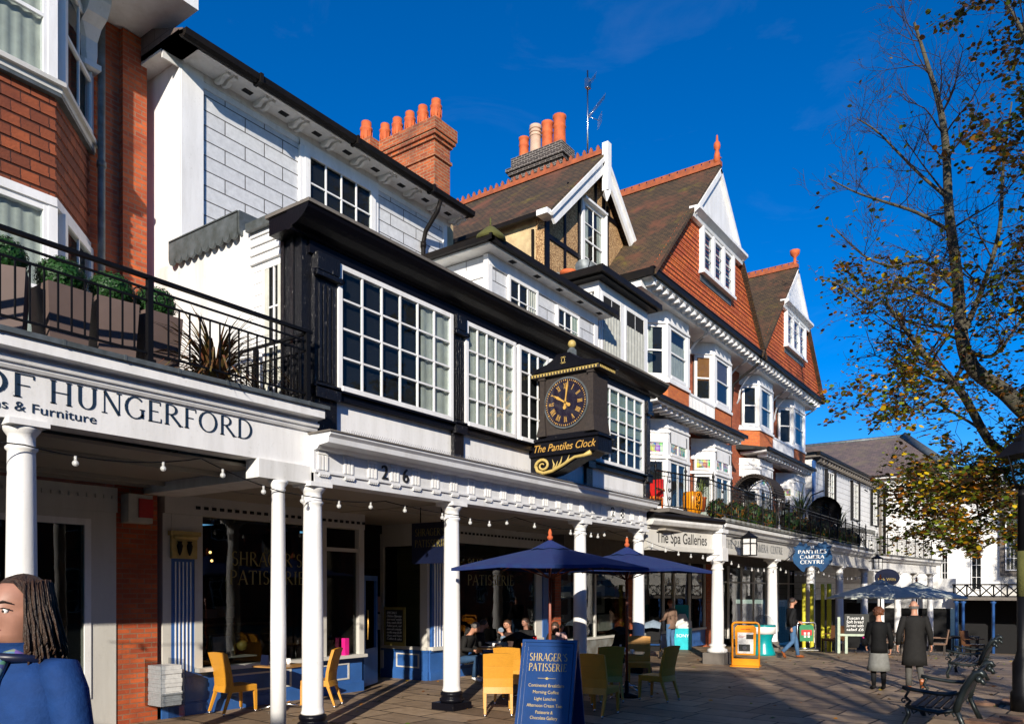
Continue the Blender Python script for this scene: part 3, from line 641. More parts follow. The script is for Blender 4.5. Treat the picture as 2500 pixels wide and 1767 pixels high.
    g=MB(s); g.box(13.05,13.6,.66,3.1,-.02,.05); g.box(17.5,17.88,0,3.1,-.02,.09); g.build('pilaster_panel','blue_paint',P)
    g=MB(s)
    for k in range(5): g.box(13.12+k*.09,13.15+k*.09,.7,3.0,.05,.065)
    g.build('pilaster_flute','white',P)
    MB(s).box(13.72,17.2,.74,3.1,0,.012).build('shop_glass','glass_shop',P)
    mb=MB(s); lettering(mb,"SHRAGER'S",14.35,2.5,.25,.016,wid=1.9); mb.build('window_lettering','gold_dim',P); mb=MB(s); lettering(mb,"PATISSERIE",14.35,2.12,.25,.016,wid=1.9); mb.build('window_lettering','gold_dim',P)
    g=MB(s)
    for k in range(32): g.box(13.1+k*.145,13.17+k*.145,3.3,3.35,.12,.14)
    g.build('dentil_holes','dark_room',P)
    # interior shell
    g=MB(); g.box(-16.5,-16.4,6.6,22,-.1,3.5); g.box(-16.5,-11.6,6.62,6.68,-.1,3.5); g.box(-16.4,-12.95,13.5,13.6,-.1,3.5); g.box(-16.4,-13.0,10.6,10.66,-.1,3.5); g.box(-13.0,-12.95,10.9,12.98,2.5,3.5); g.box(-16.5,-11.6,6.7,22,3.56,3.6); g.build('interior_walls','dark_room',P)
    g=MB(); g.box(-11.62,-11.5,10.95,11.0,0,3.2); g.box(-13.0,-11.5,10.9,10.95,0,3.2); g.build('lobby_side','oak_dark',P)
    # open blue door
    d=MB(F((-11.55,11.05,0),(-.45,.9,0))); d.box(0,.85,.05,.8,-.02,.03); d.box(0,.1,.8,2.3,-.02,.03); d.box(.75,.85,.8,2.3,-.02,.03); d.box(0,.85,2.2,2.3,-.021,.031); o=d.build('door','blue_paint',P)
    d=MB(F((-11.55,11.05,0),(-.45,.9,0))); d.tube([(.1,1.0,.07),(.08,1.3,.09),(.12,1.6,.07)],.015,6); d.build('door_handle','gold',o)
half_timber()
# hanging sign
hsn=thing('hanging_sign','dark navy square sign hanging on chains under the colonnade ceiling','sign')
g=MB(); g.box(-9.75,-8.85,10.55,10.59,2.48,3.22); g.build('sign_board','navy',hsn)
g=MB()
for x in (-9.55,-9.05): g.tube([(x,10.57,3.22),(x,10.57,3.5)],.012,5)
g.build('chain','iron',hsn)
mb=MB(FY(10.55,0,0)); lettering(mb,"SHRAGER'S",-9.66,2.98,.13,.006,wid=.72); mb.build('lettering','gold_dim',hsn); mb=MB(FY(10.55,0,0)); lettering(mb,"PATISSERIE",-9.67,2.78,.13,.006,wid=.74); mb.build('lettering','gold_dim',hsn)
# ============================================================ clock
def clock():
    c=thing('bracket_clock','black bracket clock with roman numerals and gilt scroll, The Pantiles Clock','clock')
    # the face looks along the street towards -Y; case projects from the facade
    y=12.6; xa,xb=-8.27,-7.1; f=FY(y,0,0); xm=-7.69
    g=MB(); g.box(xa+.06,xb-.02,y,y+.5,4.97,6.12); g.build('case','oak_dark',c)
    g=MB(f)
    for x in (xa,xb-.1): g.box(x,x+.11,5.2,6.1,-.52,.04); g.hexa([(x-.06,4.95,.07),(x+.15,4.95,.07),(x+.15,4.95,-.54),(x-.06,4.95,-.54),(x,5.25,.04),(x+.11,5.25,.04),(x+.11,5.25,-.52),(x,5.25,-.52)]); g.box(x-.02,x+.13,6.03,6.1,-.53,.06)
    g.build('corner_strip','oak_dark',c)
    g=MB(f); z0=6.16
    rp=[(xa-.2,z0),(xb+.2,z0),(xb+.22,z0+.05),(xb+.02,z0+.08),(xb-.2,z0+.13),(xb-.36,z0+.21),(xb-.42,z0+.27),(xm+.14,z0+.29),(xm-.14,z0+.29),(xa+.42,z0+.27),(xa+.36,z0+.21),(xa+.2,z0+.13),(xa-.02,z0+.08),(xa-.22,z0+.05)]
    g.prism(rp,-.6,.12); g.build('roof','black_paint',c)
    g=MB(f); g.box(xa-.16,xb+.16,6.08,6.16,-.56,.09); g.build('roof_moulding','oak_dark',c)
    g=MB(f); n=22
    for k in range(n):
        a=xa-.15+k*(xb-xa+.3)/n; g.box(a,a+.03,6.09,6.135,.09,.1)
    g.box(xa-.15,xb+.15,6.135,6.143,.09,.1)
    for k in range(10): 
        yy=.05-k*.06; g.box(xb+.16,xb+.17,6.09,6.135,yy-.03,yy)
    g.build('greek_key','gold_flat',c)
    g=MB(f); g.lathe((xm,6.43,-.2),[(.1,0),(.1,.14),(.06,.18),(.05,.2)],6,False); g.build('finial_base','lead',c)
    g=MB(f); g.ball((xm,6.7,-.2),.08,14); g.build('finial_ball','gold_flat',c)
    g=MB(f)
    for s_ in (-1,1): g.tube([(xm+s_*(.02-.055*math.cos(R(a))),6.32+.06*math.sin(R(a)),.125) for a in range(-130,131,26)],.006,5)
    g.build('monogram','gold_flat',c)
    # dial
    r=.455; zd=5.54
    def disc(mb,rad,c0,c1,n=56): mb.prism([(xm+rad*math.cos(2*math.pi*k/n),zd+rad*math.sin(2*math.pi*k/n)) for k in range(n)],c0,c1)
    g=MB(f); disc(g,r+.03,0,.03); g.build('dial_rim','lead',c)
    plain('dial_black',(.012,.008,.02),.12,var=.05)
    g=MB(f); disc(g,r,.03,.036); dial=g.build('dial','dial_black',c)
    g=MB(f)
    for k in range(60):
        a=2*math.pi*k/60; ca,sa=math.cos(a),math.sin(a); r0,r1=(r-.045,r-.015); w_=.005 if k%5 else .011
        g.quad(*[(xm+ca*q-sa*s_*w_,zd+sa*q+ca*s_*w_,.038) for q,s_ in ((r0,-1),(r1,-1),(r1,1),(r0,1))])
    nm=['XII','I','II','III','IIII','V','VI','VII','VIII','IX','X','XI']
    for k,s_ in enumerate(nm):
        a=math.pi/2-2*math.pi*k/12; out_=Vector((math.cos(a),math.sin(a))); tx=Vector((math.sin(a),-math.cos(a)))
        wd={'I':.35,'V':.75,'X':.7}; tot=sum(wd[q] for q in s_); h=.11; x=-tot/2
        def P_(u,v): q=out_*(.315+v*h)+tx*(u*.062); return (xm+q.x,zd+q.y,.038)
        def st(u0,v0,u1,v1,w_):
            g.quad(P_(u0-w_,v0),P_(u0+w_,v0),P_(u1+w_,v1),P_(u1-w_,v1))
        for q in s_:
            m=x+wd[q]/2
            if q=='I': st(m,-.5,m,.5,.09); st(m,.46,m,.5,.2); st(m,-.5,m,-.46,.2)
            if q=='V': st(m+.0,-.5,m-.28,.5,.1); st(m,-.5,m+.28,.5,.05)
            if q=='X': st(m+.25,-.5,m-.25,.5,.1); st(m-.25,-.5,m+.25,.5,.05)
            x+=wd[q]
    g.build('numerals','gold',dial)
    def hand(nm_,ang,L,w_):
        g=MB(f); a=R(90-ang); d=Vector((math.cos(a),math.sin(a))); n_=Vector((-d.y,d.x))
        pts=[(-.13,.015),(-.1,.035),(-.05,.02),(.1,w_),(L*.75,w_*1.7),(L,.003)]
        up=[(xm+d.x*q+n_.x*h,zd+d.y*q+n_.y*h) for q,h in pts]; dn=[(xm+d.x*q-n_.x*h,zd+d.y*q-n_.y*h) for q,h in pts][::-1]
        g.prism((up+dn)[::-1],.045,.055); g.build(nm_,'gold',dial)
    hand('hour_hand',302,.27,.016); hand('minute_hand',8,.4,.011)
    # base board with the name, bracket and scroll
    g=MB(f); g.box(xa+.08,xb-.06,4.86,4.97,-.45,.0); g.box(-8.63,-6.95,4.85,4.9,-.56,.09); g.box(-8.6,-6.99,4.58,4.85,-.5,.04); g.build('name_board','black_paint',c)
    textobj('clock_lettering','The Pantiles Clock',f,-8.43,4.655,.2,'gold',c,c=.045,shear=.35,wid=1.36)
    g=MB(f); g.prism([(-8.58,4.58),(-8.58,4.2),(-8.25,4.2),(-8.0,4.24),(-7.75,4.33),(-7.45,4.47),(-7.2,4.5),(-7.08,4.58)][::-1],-.4,-.02); g.build('bracket','black_paint',c)
    g=MB(f); sp=[(-8.22-.16*math.cos(k*.42)*(1-k/26),4.4+.13*math.sin(k*.42)*(1-k/26),.012) for k in range(22)]
    g.tube(sp[::-1],[.014+.022*k/22 for k in range(22)],6)
    g.tube([(-8.38,4.4,.012),(-8.34,4.3,.012),(-8.2,4.25,.012),(-8.0,4.28,.012),(-7.75,4.38,.012),(-7.5,4.5,.012),(-7.3,4.51,.012),(-7.15,4.56,.012)],[.036,.036,.036,.036,.034,.03,.035,.055],6)
    for p_,q_ in (((-7.98,4.3),(-8.0,4.5)),((-7.9,4.32),(-7.78,4.54)),((-7.75,4.38),(-7.62,4.55)),((-8.0,4.28),(-7.88,4.46))): g.tube([(*p_,.012),((p_[0]+q_[0])/2+.03,(p_[1]+q_[1])/2,.012),(*q_,.012)],[.022,.018,.004],5)
    g.build('gilt_scroll','gold_flat',c)
clock()
# ============================================================ BUILDING 2: white timber house behind, with brick chimney
b2=thing('white_timber_house','tall white house clad in block cut boards, black gutter and small paned upper window','building')
def white_house():
    P=b2; f=FX(-11.7,0,0)
    g=MB(); g.box(-17,-11.7,7.17,13.81,3.6,10.62); g.build('wall','ashlar_timber',P)
    g=MB(f); g.box(7.165,7.56,7.2,10.62,-.1,.05); g.box(13.7,13.83,7.2,10.62,-.1,.03); g.box(7.17,13.81,10.35,10.62,0,.02); g.build('corner_board','white',P)
    g=MB(FY(7.17,0,0)); g.box(-17,-11.66,4.3,10.62,0,.03); g.build('side_wall','white',P)
    g=MB(f); g.profile([(0,10.45),(.03,10.45),(.05,10.56),(.5,10.56),(.5,10.7),(0,10.7)],6.85,13.95); g.build('eaves','white_old',P)
    g=MB(FY(7.17,0,0)); g.box(-17,-11.2,10.56,10.7,0,.32); g.build('side_eaves','white_old',P)
    for k in range(9):
        g=MB(f); y=7.75+k*.76; 
        for q in (0,.13): g.profile([(.06,10.5),(.2,10.47),(.3,10.53),(.42,10.52),(.44,10.56),(.06,10.56)],y+q,y+q+.07)
        g.build('eaves_bracket','white_old',P)
    g=MB(f)
    for k in range(8): y=8.18+k*.76; g.box(y,y+.17,10.548,10.562,.2,.3)
    g.build('soffit_vent','dark_room',P)
    g=MB(f); g.profile([(.5,10.62),(.53,10.56),(.6,10.54),(.67,10.57),(.69,10.66),(.6,10.66),(.5,10.68)],6.85,14.05)
    for y in (8.2,10.4,12.6): g.box(y,y+.06,10.53,10.68,.5,.71)
    g.build('gutter','gutter_black',P)
    g=MB(); g.add([Vector(q) for q in ((-11.1,6.85,10.68),(-11.1,14.1,10.68),(-14.5,14.1,12.0),(-14.5,6.85,12.0),(-17,14.1,11),(-17,6.85,11))],[(0,1,2,3),(3,2,4,5)]); g.add([Vector(q) for q in ((-11.1,14.1,10.6),(-11.1,14.1,10.68),(-14.5,14.1,12.0),(-17,14.1,11),(-17,14.1,10.6))],[(0,1,2,3,4)]); g.add([Vector(q) for q in ((-11.1,6.85,10.6),(-11.1,6.85,10.68),(-14.5,6.85,12.0),(-17,6.85,11),(-17,6.85,10.6))],[(4,3,2,1,0)]); g.build('roof','slate',P)
    window(f,9.66,11.5,8.6,10.33,4,3,P,fw=.13,d=.07,bar=.028)
    g=MB(f); g.box(9.56,9.66,7.2,10.42,0,.045); g.box(11.5,11.6,7.2,10.42,0,.045); g.box(9.56,11.6,10.33,10.45,0,.05); g.build('window_surround','white',P)
    g=MB(); g.tube([(-11.12,12.95,10.5),(-11.2,12.95,10.3),(-11.55,12.95,9.95),(-11.62,12.95,9.7),(-11.62,12.95,7.4)],.05,10); g.tube([(-11.62,12.95,9.72),(-11.62,12.95,9.6)],.065,10); g.build('downpipe','gutter_black',P)
    ch=MB(); ch.box(-14.5,-12.25,14.05,14.62,9.5,12.35); ch.box(-15.1,-14.1,13.75,14.6,9.5,12.35); c=ch.build('chimney','brick_chimney',P)
    g=MB(); 
    for (z0,z1,e) in ((12.35,12.42,.04),(12.42,12.75,.0),(12.75,12.83,.05),(12.83,12.92,.1),(12.92,13.2,.13)):
        g.box(-14.5-e,-12.25+e,14.05-e,14.62+e,z0,z1); g.box(-15.1-e,-14.1+e,13.75-e,14.6+e-.002,z0+.001,z1-.001)
    g.build('chimney_cap','brick_chimney',c)
    g=MB(); g.box(-12.42,-12.18,14.0,14.66,9.6,10.95); g.build('chimney_flaunching','render_cream',c)
    def pot(x,y,z,h,r,m='terracotta'):
        g=MB(); g.lathe((x,y,z),[(r*1.2,0),(r*1.15,h*.2),(r,h*.25),(r*1.08,h*.3),(r*1.08,h*.33),(r*.95,h*.36),(r*1.02,h*.7),(r*1.12,h*.73),(r*1.12,h*.78),(r*.9,h*.82),(r*.9,h*.98),(r*.8,h)],14)
        for k in range(10):
            a=k*math.pi/5; g.tube([(x+r*math.cos(a),y+r*math.sin(a),z+h*.4),(x+r*1.02*math.cos(a),y+r*1.02*math.sin(a),z+h*.66)],.012,4)
        g.build('chimney_pot',m,c)
    pot(-14.6,14.1,13.18,.8,.145)
    for k in range(5): pot(-14.18+k*.43,14.35,13.18,.72,.13)
    return pot
white_house()
# ============================================================ BUILDING 3: low white annex above the black cornice
b3=thing('white_attic_storey','low white boarded attic with two small paned windows, set back above the black cornice','building')
def annex():
    P=b3; X=-9.8; f=FX(X,0,0)
    g=MB(); g.box(-12.4,X,12.95,17.55,7.0,9.05); g.build('wall','ashlar_timber',P)
    fy=FY(12.95,0,0)
    for k in range(7):
        g=MB(fy); z=7.1+k*.24; g.profile([(0,z),(.05,z),(.015,z+.24),(0,z+.24)],-11.6,X-.1); g.build('weatherboard','white',P)
    g=MB(fy); g.box(X-.1,X+.025,7.0,9.0,-.1,.05); g.build('corner_board','white',P)
    g=MB(f); g.box(12.95,17.55,8.78,9.02,0,.03); g.box(17.4,17.58,7,9,-.1,.02); g.build('corner_board','white',P)
    g=MB(); g.box(-11.9,X+.3,12.6,17.85,9.02,9.1); g.build('eaves','white_old',P)
    g=MB(f)
    for k in range(5): y=13.5+k*.95; g.box(y,y+.17,9.012,9.022,.1,.22)
    g.build('soffit_vent','dark_room',P)
    g=MB(); g.box(X+.3,X+.42,12.5,17.95,9.06,9.18); g.box(-11.9,X+.42,12.48,12.6,9.06,9.18); g.build('gutter','gutter_black',P)
    g=MB(); vs=[Vector(q) for q in ((X+.4,12.5,9.18),(X+.4,17.95,9.18),(-12.2,17.95,10.0),(-11.2,12.5+1.6,9.75),(-12.2,12.5,9.18))]; g.add(vs,[(0,1,2,3),(0,3,4)]); g.add([Vector((X+.4,17.95,9.18)),Vector((-12.2,17.95,9.18)),Vector((-12.2,17.95,10.0))],[(0,1,2)]); g.build('roof','slate',P)
    g=MB(); g.lathe((X+.2,12.75,9.15),[(.32,0),(.3,.08),(.1,.26),(.03,.3)],12); g.tube([(X+.2,12.75,9.4),(X+.2,12.75,9.62)],.02,5); g.build('corner_finial','moss',P)
    window(f,13.6,14.75,7.5,8.78,3,3,P,fw=.07,d=.06,curt='right'); window(f,15.55,16.6,7.5,8.72,3,3,P,fw=.07,d=.06,curt='right',cmat='blind_green')
annex()
# ============================================================ BUILDING 4: timber framed gable house
b4=thing('timber_gable_house','pebbledashed gable house with dark timbers and white bargeboards under a mossy tiled roof','building')
def gable_house():
    P=b4; X=-11.7; ya,yf0,yf1,za,zf=20.85,18.15,23.5,15.0,12.4
    f=FX(X,0,0)
    g=MB(f); g.prism([(18.02,7),(23.6,7),(23.6,12.4),(ya,za-.12),(18.02,12.42)],-.3,0); g.build('gable_wall','pebbledash',P)
    g=MB(); g.box(-24,X-.3,18.04,18.3,6.5,12.45); g.build('side_wall','render_cream',P)
    g=MB(); g.box(-24,X-.3,23.3,23.55,6.5,12.45); g.build('far_side_wall','render_cream',P)
    g=MB(f); 
    g.box(18.0,18.2,7,12.4,0,.05); 
    for y in (19.0,21.55,22.5): g.box(y,y+.1,9,13.0+ (1.0 if 20<y<22 else 0),0,.04)
    g.box(19.8,19.92,9,13.8,0,.04); g.box(21.3,21.42,10,14.2,0,.042)
    g.box(18.2,23.5,12.85,12.97,0,.045) if False else None
    g.box(18.2,23.5,11.75,11.88,0,.046); g.box(19.2,22.6,13.62,13.74,0,.046); g.box(20.8,20.9,13.74,14.6,0,.04)
    g.build('timber_frame','black_paint',P)
    # bargeboards
    def slope(y0,z0,y1,z1,w_,c0,c1,nm,mat):
        d=Vector((y1-y0,z1-z0)).normalized(); n=Vector((d.y,-d.x)); n=n if n.y<0 else -n
        g=MB(f); g.prism([(y0,z0),(y1,z1),(y1+n.x*w_,z1+n.y*w_),(y0+n.x*w_,z0+n.y*w_)],c0,c1); return g.build(nm,mat,P)
    slope(17.78,12.25,ya,15.12,.34,.28,.36,'bargeboard','white'); slope(23.92,12.25,ya,15.12,.34,.28,.36,'bargeboard','white')
    slope(17.75,12.22,ya,15.17,.1,.36,.42,'barge_moulding','white'); slope(23.95,12.22,ya,15.17,.1,.36,.42,'barge_moulding','white')
    g=MB(f); g.box(ya-.11,ya+.11,14.05,15.5,.3,.5); g.lathe((ya,13.75,.4),[(.02,0),(.14,.22),(.12,.3)],4,False); g.build('king_post','white',P)
    g=MB(f); g.box(17.6,18.05,12.15,12.3,.0,.35); g.build('eaves_corbel','white',P)
    # roof
    g=MB(); rx,fx=-24,X+.36
    for s_ in (-1,1):
        ye=ya+s_*3.05; zz=12.36
        v=[(fx,ya,15.24),(rx,ya,15.24),(rx,ye,zz),(fx,ye,zz)]; v2=[(a,b,c-.12) for a,b,c in v]
        g.add([Vector(q) for q in v+v2],[(0,1,2,3) if s_<0 else (3,2,1,0),(4,7,6,5) if s_<0 else (5,6,7,4),(0,3,7,4),(1,5,6,2),(3,2,6,7)])
    g.build('roof','roof_tile',P)
    g=MB(); g.box(rx,X+.25,ya-.1,ya+.1,15.2,15.34)
    k=0; x=X+.15
    while x>rx: g.box(x-.1,x,ya-.03,ya+.03,15.34,15.48); g.box(x-.07,x-.03,ya-.03,ya+.03,15.48,15.53); x-=.24
    g.build('ridge_tiles','terracotta_old',P)
    g=MB(); g.box(-24,X-.1,17.74,17.86,12.24,12.36); g.tube([(-12.05,17.95,12.0),(-12.05,17.95,7.5)],.045,8); 
    g.build('gutter','gutter_black',P)
    window(f,20.0,21.25,11.3,13.55,2,4,P,fw=.1,d=.08,sash=True,curt='sides')
    g=MB(f); g.box(21.25,21.31,11.2,13.6,0,.18); g.box(19.95,21.31,13.55,13.62,0,.2); g.box(19.92,20.0,11.2,13.6,0,.1); g.build('window_surround','white',P)
    ch=MB(); ch.box(-15.5,-13.5,21.8,22.6,13,16.0); 
    for z0,z1,e in ((16.0,16.08,.05),(16.08,16.2,.02),(16.2,16.3,.1),(16.3,16.42,.16),(16.42,16.8,.02)): ch.box(-15.5-e,-13.5+e,21.8-e,22.6+e,z0,z1)
    c=ch.build('chimney','brick_dark',P)
    for k,(m,h,r) in enumerate((('terracotta',.75,.17),('terracotta_pale',1.0,.19),('terracotta',.95,.19),('terracotta',1.0,.21))):
        g=MB(); g.lathe((-15.2+k*.48,22.1,16.8),[(r*1.1,0),(r,h*.2),(r*.95,h*.6),(r*1.08,h*.64),(r*.95,h*.7),(r*.98,h*.9),(r*1.1,h*.94),(r*1.08,h),(r*.85,h)],14)
        if k==1:
            for q in range(3): g.lathe((-15.2+k*.48,22.1,16.8+.62+q*.12),[(r*1.05,0),(r*1.18,.03),(r*1.05,.06)],14)
        g.build('chimney_pot',m,c)
    # bay with flat roof
    bx=-10.0; fb=FX(bx,0,0); y0,y1=18.02,20.95
    g=MB(); g.box(-11.7,bx,y0,y1,6.8,8.0); g.box(-11.7,bx,y0,y1,9.9,10.15); g.box(-11.7,bx-.12,y0+.12,y1-.1,8.0,9.9); g.box(bx-.14,bx,y0,y0+.13,8.0,9.9); g.box(bx-.12,bx,19.28,19.5,8,9.9); g.box(bx-.12,bx,20.75,y1,8,9.9); g.build('bay_wall','white',P)
    g=MB(); g.box(-11.9,bx+.36,y0-.45,y1+.25,10.2,10.36); g.box(-11.9,bx+.25,y0-.3,y1+.15,10.15,10.2); g.build('bay_roof','gutter_black',P)
    window(fb,18.15,19.28,8.0,9.9,2,4,P,fw=.08,d=.02,sash=True,curt='half'); window(fb,19.5,20.75,8.0,9.9,2,4,P,fw=.08,d=.02,sash=True,curt='half')
    window(FY(y0,0,0),-11.4,-10.2,8.2,9.85,2,4,P,fw=.08,d=.03,sash=True,curt='half')
gable_house()
ae=thing('television_aerial','tall metal mast with two rod aerials behind the dark brick chimney','aerial')
g=MB(); g.tube([(-13.2,23.0,16.4),(-13.2,23.0,19.6)],.03,6); g.tube([(-13.25,23.1,16.4),(-13.25,23.1,18.2)],.025,6); g.build('mast','steel',ae)
g=MB()
def yagi(x,y,z,L,n):
    d=Vector((.25,.55,.8)).normalized(); o=Vector((x,y,z)); g.tube([o,o+d*L],.012,4); s_=Vector((.6,-.75,.2)).normalized()
    for k in range(n): q=o+d*(L*k/(n-1)); g.tube([q-s_*.14,q+s_*.14],.007,3)
yagi(-13.2,23.0,18.0,1.2,14); yagi(-13.2,23,19.1,.55,6)
g.tube([(-13.2,23,18.05),(-12.9,23.3,17.95)],.012,4)
for k in range(4): q=Vector((-12.9,23.3,17.95))+Vector((0,.0,-.15+.1*k)); g.tube([q-Vector((.2,-.2,0)),q+Vector((.2,-.2,0))],.008,3)
g.box(-13.26,-13.12,22.9,23.1,19.0,19.3); g.build('antenna','steel',ae)
sdh=thing('satellite_dish','grey satellite dish on the flat black bay roof below the timbered gable','satellite dish')
g=MB(); o_=Vector((-10.45,18.1,10.62)); nrm=Vector((.45,-.8,.35)).normalized(); ux=nrm.orthogonal().normalized(); uy=nrm.cross(ux)
ring=[[o_+nrm*(-.09+.09*(k/4)**2)+(ux*math.cos(2*math.pi*j/20)*.26+uy*math.sin(2*math.pi*j/20)*.31)*(k/4) for j in range(20)] for k in range(5)]
vs=[p for r_ in ring for p in r_]; g.add(vs,[(k*20+j,(k+1)*20+j,(k+1)*20+(j+1)%20,k*20+(j+1)%20) for k in range(4) for j in range(20)],True)
g.build('dish','lead',sdh)
g=MB(); g.tube([o_-nrm*.09-Vector((0,0,.25)),o_-nrm*.05,],.02,5); g.tube([o_-Vector((0,0,.3)),o_+nrm*.38+Vector((.1,.1,-.05))],.014,5); g.ball(o_+nrm*.38+Vector((.1,.1,-.05)),.045,8); g.tube([o_-nrm*.09-Vector((0,0,.28)),o_-nrm*.09-Vector((0,0,.02))],.025,5); g.build('arm','iron',sdh)
fp=thing('roof_flower_pot','squat orange terracotta pot on the black bay roof','plant pot'); g=MB(); g.lathe((-10.9,17.95,10.36),[(.14,0),(.2,.1),(.23,.12),(.23,.2),(.17,.2)],14); g.build('pot_body','terracotta',fp)
fp=thing('roof_flower_pot','small grey pot beside the orange one on the bay roof','plant pot'); g=MB(); g.lathe((-11.25,17.95,10.36),[(.1,0),(.12,.2),(.13,.22),(.1,.22)],12); g.build('pot_body','lead_dull',fp)
# ============================================================ BUILDING 5: twin gabled tile hung range
b5=thing('twin_gable_house','red tile hung house with two big gables, white bays and orange brick bands','building')
def twin():
    P=b5; XW=-11.05; XB=-10.4; XG=-9.8; fW=FX(XW,0,0); fB=FX(XB,0,0)
    g=MB(); g.box(-20,XW,21.0,40.4,3.6,11.3); g.build('wall','brick_red',P)
    bays=[(23.3,25.0),(27.38,29.09),(32.51,34.3),(37.52,39.45)]
    s=.65
    def slab(mb,y0,y1,z0,z1,e=0): mb.plan([(y0-s-e,XW-.0),(y0-e*.4,XB+e),(y1+e*.4,XB+e),(y1+s+e,XW)],z0,z1)
    W=F((0,0,0),(0,1,0))
    for i,(y0,y1) in enumerate(bays):
        last=(i==3)
        g=MB(W); slab(g,y0,y1,8.66,8.76,.06); slab(g,y0,y1,10.62,11.15,0); slab(g,y0,y1,10.55,10.62,.04); slab(g,y0,y1,6.75,7.5,0); slab(g,y0,y1,7.2,7.26,.04); slab(g,y0,y1,6.22,6.32,.05); slab(g,y0,y1,4.2,4.6,0)
        slab(g,y0,y1,8.76,8.86,0)
        g.build('bay_trim','white',P)
        g=MB(W); slab(g,y0,y1,8.0,8.66,0); g.build('brick_apron','brick_orange',P)
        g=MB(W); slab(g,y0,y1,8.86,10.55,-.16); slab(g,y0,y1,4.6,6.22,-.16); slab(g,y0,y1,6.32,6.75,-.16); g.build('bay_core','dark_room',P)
        fs=F((XW,y0-s,0),(s,s,0)); fr_=F((XB,y1,0),(-s,s,0)); L=s*1.414
        # posts at corners
        g=MB(); 
        for (z0,z1) in ((8.86,10.55),(4.6,6.22),(6.32,6.75)):
            for (px,py) in ((XB-.09,y0+.05),(XB-.09,y1-.05)): g.box(px-.1,px+.095,py-.11,py+.11,z0,z1)
        g.build('bay_post','white',P)
        cm={0:('curtain','sides'),1:('blind_brown','blind'),2:('curtain','right'),3:('curtain','right')}[i]
        window(FX(XB-.1,0,0),y0+.16,y1-.16,8.86,10.55,1,2,P,fw=.1,d=.09,sash=True,curt='half' if i==0 else ('sides' if i>1 else 'blind'),cmat='curtain' if i!=1 else 'planter')
        fsi=F((XW-.0+.02,y0-s+.06,0),(s,s,0)); fsi.o-=fsi.n*.09
        window(fsi,.1,L-.14,8.86,10.55,1,2,P,fw=.1,d=.09,sash=True,curt='blind' if i==1 else ('left' if i==0 else None),cmat='blind_brown' if i==1 else 'curtain')
        for fr2,a0,a1,n in ((FX(XB-.1,0,0),y0+.16,y1-.16,2),(fsi,.1,L-.14,1)):
            window(fr2,a0,a1,4.6,6.22,n,1,P,fw=.09,d=.09,bar=.09,curt='half' if i>0 else None)
            o=window(fr2,a0,a1,6.36,6.75+.35,n,1,P,fw=.07,d=.1,bar=.09,gl='stained_glass')
        g=MB(fsi); g.box(-.02,L,7.05,7.12,.08,.16); g.box(-.02,L,6.22,6.28,.08,.16); g.build('window_hood','white',P)
    # balustrade panels between the bays (white slats) 
    for (a,b) in ((25.0,27.38),(34.3,37.52)):
        g=MB(fB); g.box(a,b,8.0,8.05,-.06,0); g.box(a,b,8.62,8.7,-.06,.02)
        y=a
        while y<b: g.box(y,y+.085,8.05,8.62,-.05,0); y+=.13
        g.build('slatted_panel','white',P)
    # lower dark canopy roofs + modillions
    for (a,b) in ((21.3,29.6),(31.75,39.6)):
        g=MB(); g.add([Vector(q) for q in ((-11.05,a-.3,8.02),(-9.9,a+.2,7.84),(-9.9,b-.3,7.84),(-11.05,b+.5,8.02),(-11.05,a-.3,7.8),(-9.9,a+.2,7.76),(-9.9,b-.3,7.76),(-11.05,b+.5,7.8))],[(0,1,2,3),(7,6,5,4),(0,4,5,1),(1,5,6,2),(2,6,7,3),(0,3,7,4)]); g.build('canopy_roof','gutter_black',P)
        g=MB(FX(-9.9,0,0)); g.box(a+.15,b-.28,7.74,7.86,0,.09); g.build('gutter','gutter_black',P)
        g=MB(); g.box(-11.05,-9.95,a+.2,b-.3,7.68,7.76); g.build('canopy_soffit','white',P)
        g=MB(fB); y=a+.6
        while y<b-.4: g.box(y,y+.12,7.54,7.66,-.05,.36); y+=.42
        g.build('modillions','white',P)
    # main eaves
    g=MB(); g.box(-11.05,-9.9,20.95,40.5,11.2,11.28); g.box(-11.0,-10.2,20.95,40.4,10.98,11.2); g.build('eaves','white',P)
    y=21.2
    while y<40.3:
        g=MB(FX(-10.2,0,0)); g.box(y,y+.13,11.04,11.16,0,.3); g.box(y-.02,y+.15,11.16,11.2,0,.32); g.build('eaves_modillion','white',P); y+=.44
    g=MB(FX(-9.9,0,0)); g.box(20.85,40.55,11.26,11.42,0,.13); g.box(20.85,40.55,11.42,11.45,.02,.15); g.build('gutter','gutter_black',P)
    g=MB(FY(20.95,0,0)); g.box(-12.5,-9.78,11.2,11.42,0,.12); g.build('gutter','gutter_black',P)
    # curved eaves brackets
    for y in (26.1,30.1,31.6,35.5,36.4,40.2):
        g=MB(FX(XW,y,0)); pts=[(0,9.7),(.12,9.9)]+[(1.0-.9*math.cos(R(a)),9.9+1.0*math.sin(R(a))) for a in range(10,90,14)]+[(1.0,11.0),(.8,11.0)]+[(.82-.74*math.cos(R(a)),9.85+1.0*math.sin(R(a))) for a in range(85,0,-14)]
        g.profile(pts+[(0,10.0)] if False else pts,-.07,.07); g.build('eaves_brace','white',P)
    g=MB(); g.tube([(-9.85,31.0,11.3),(-10.0,30.9,10.95),(-10.9,30.75,10.3),(-11.0,30.7,9.0),(-11.0,30.7,4.5)],.05,8); g.build('downpipe','gutter_black',P)
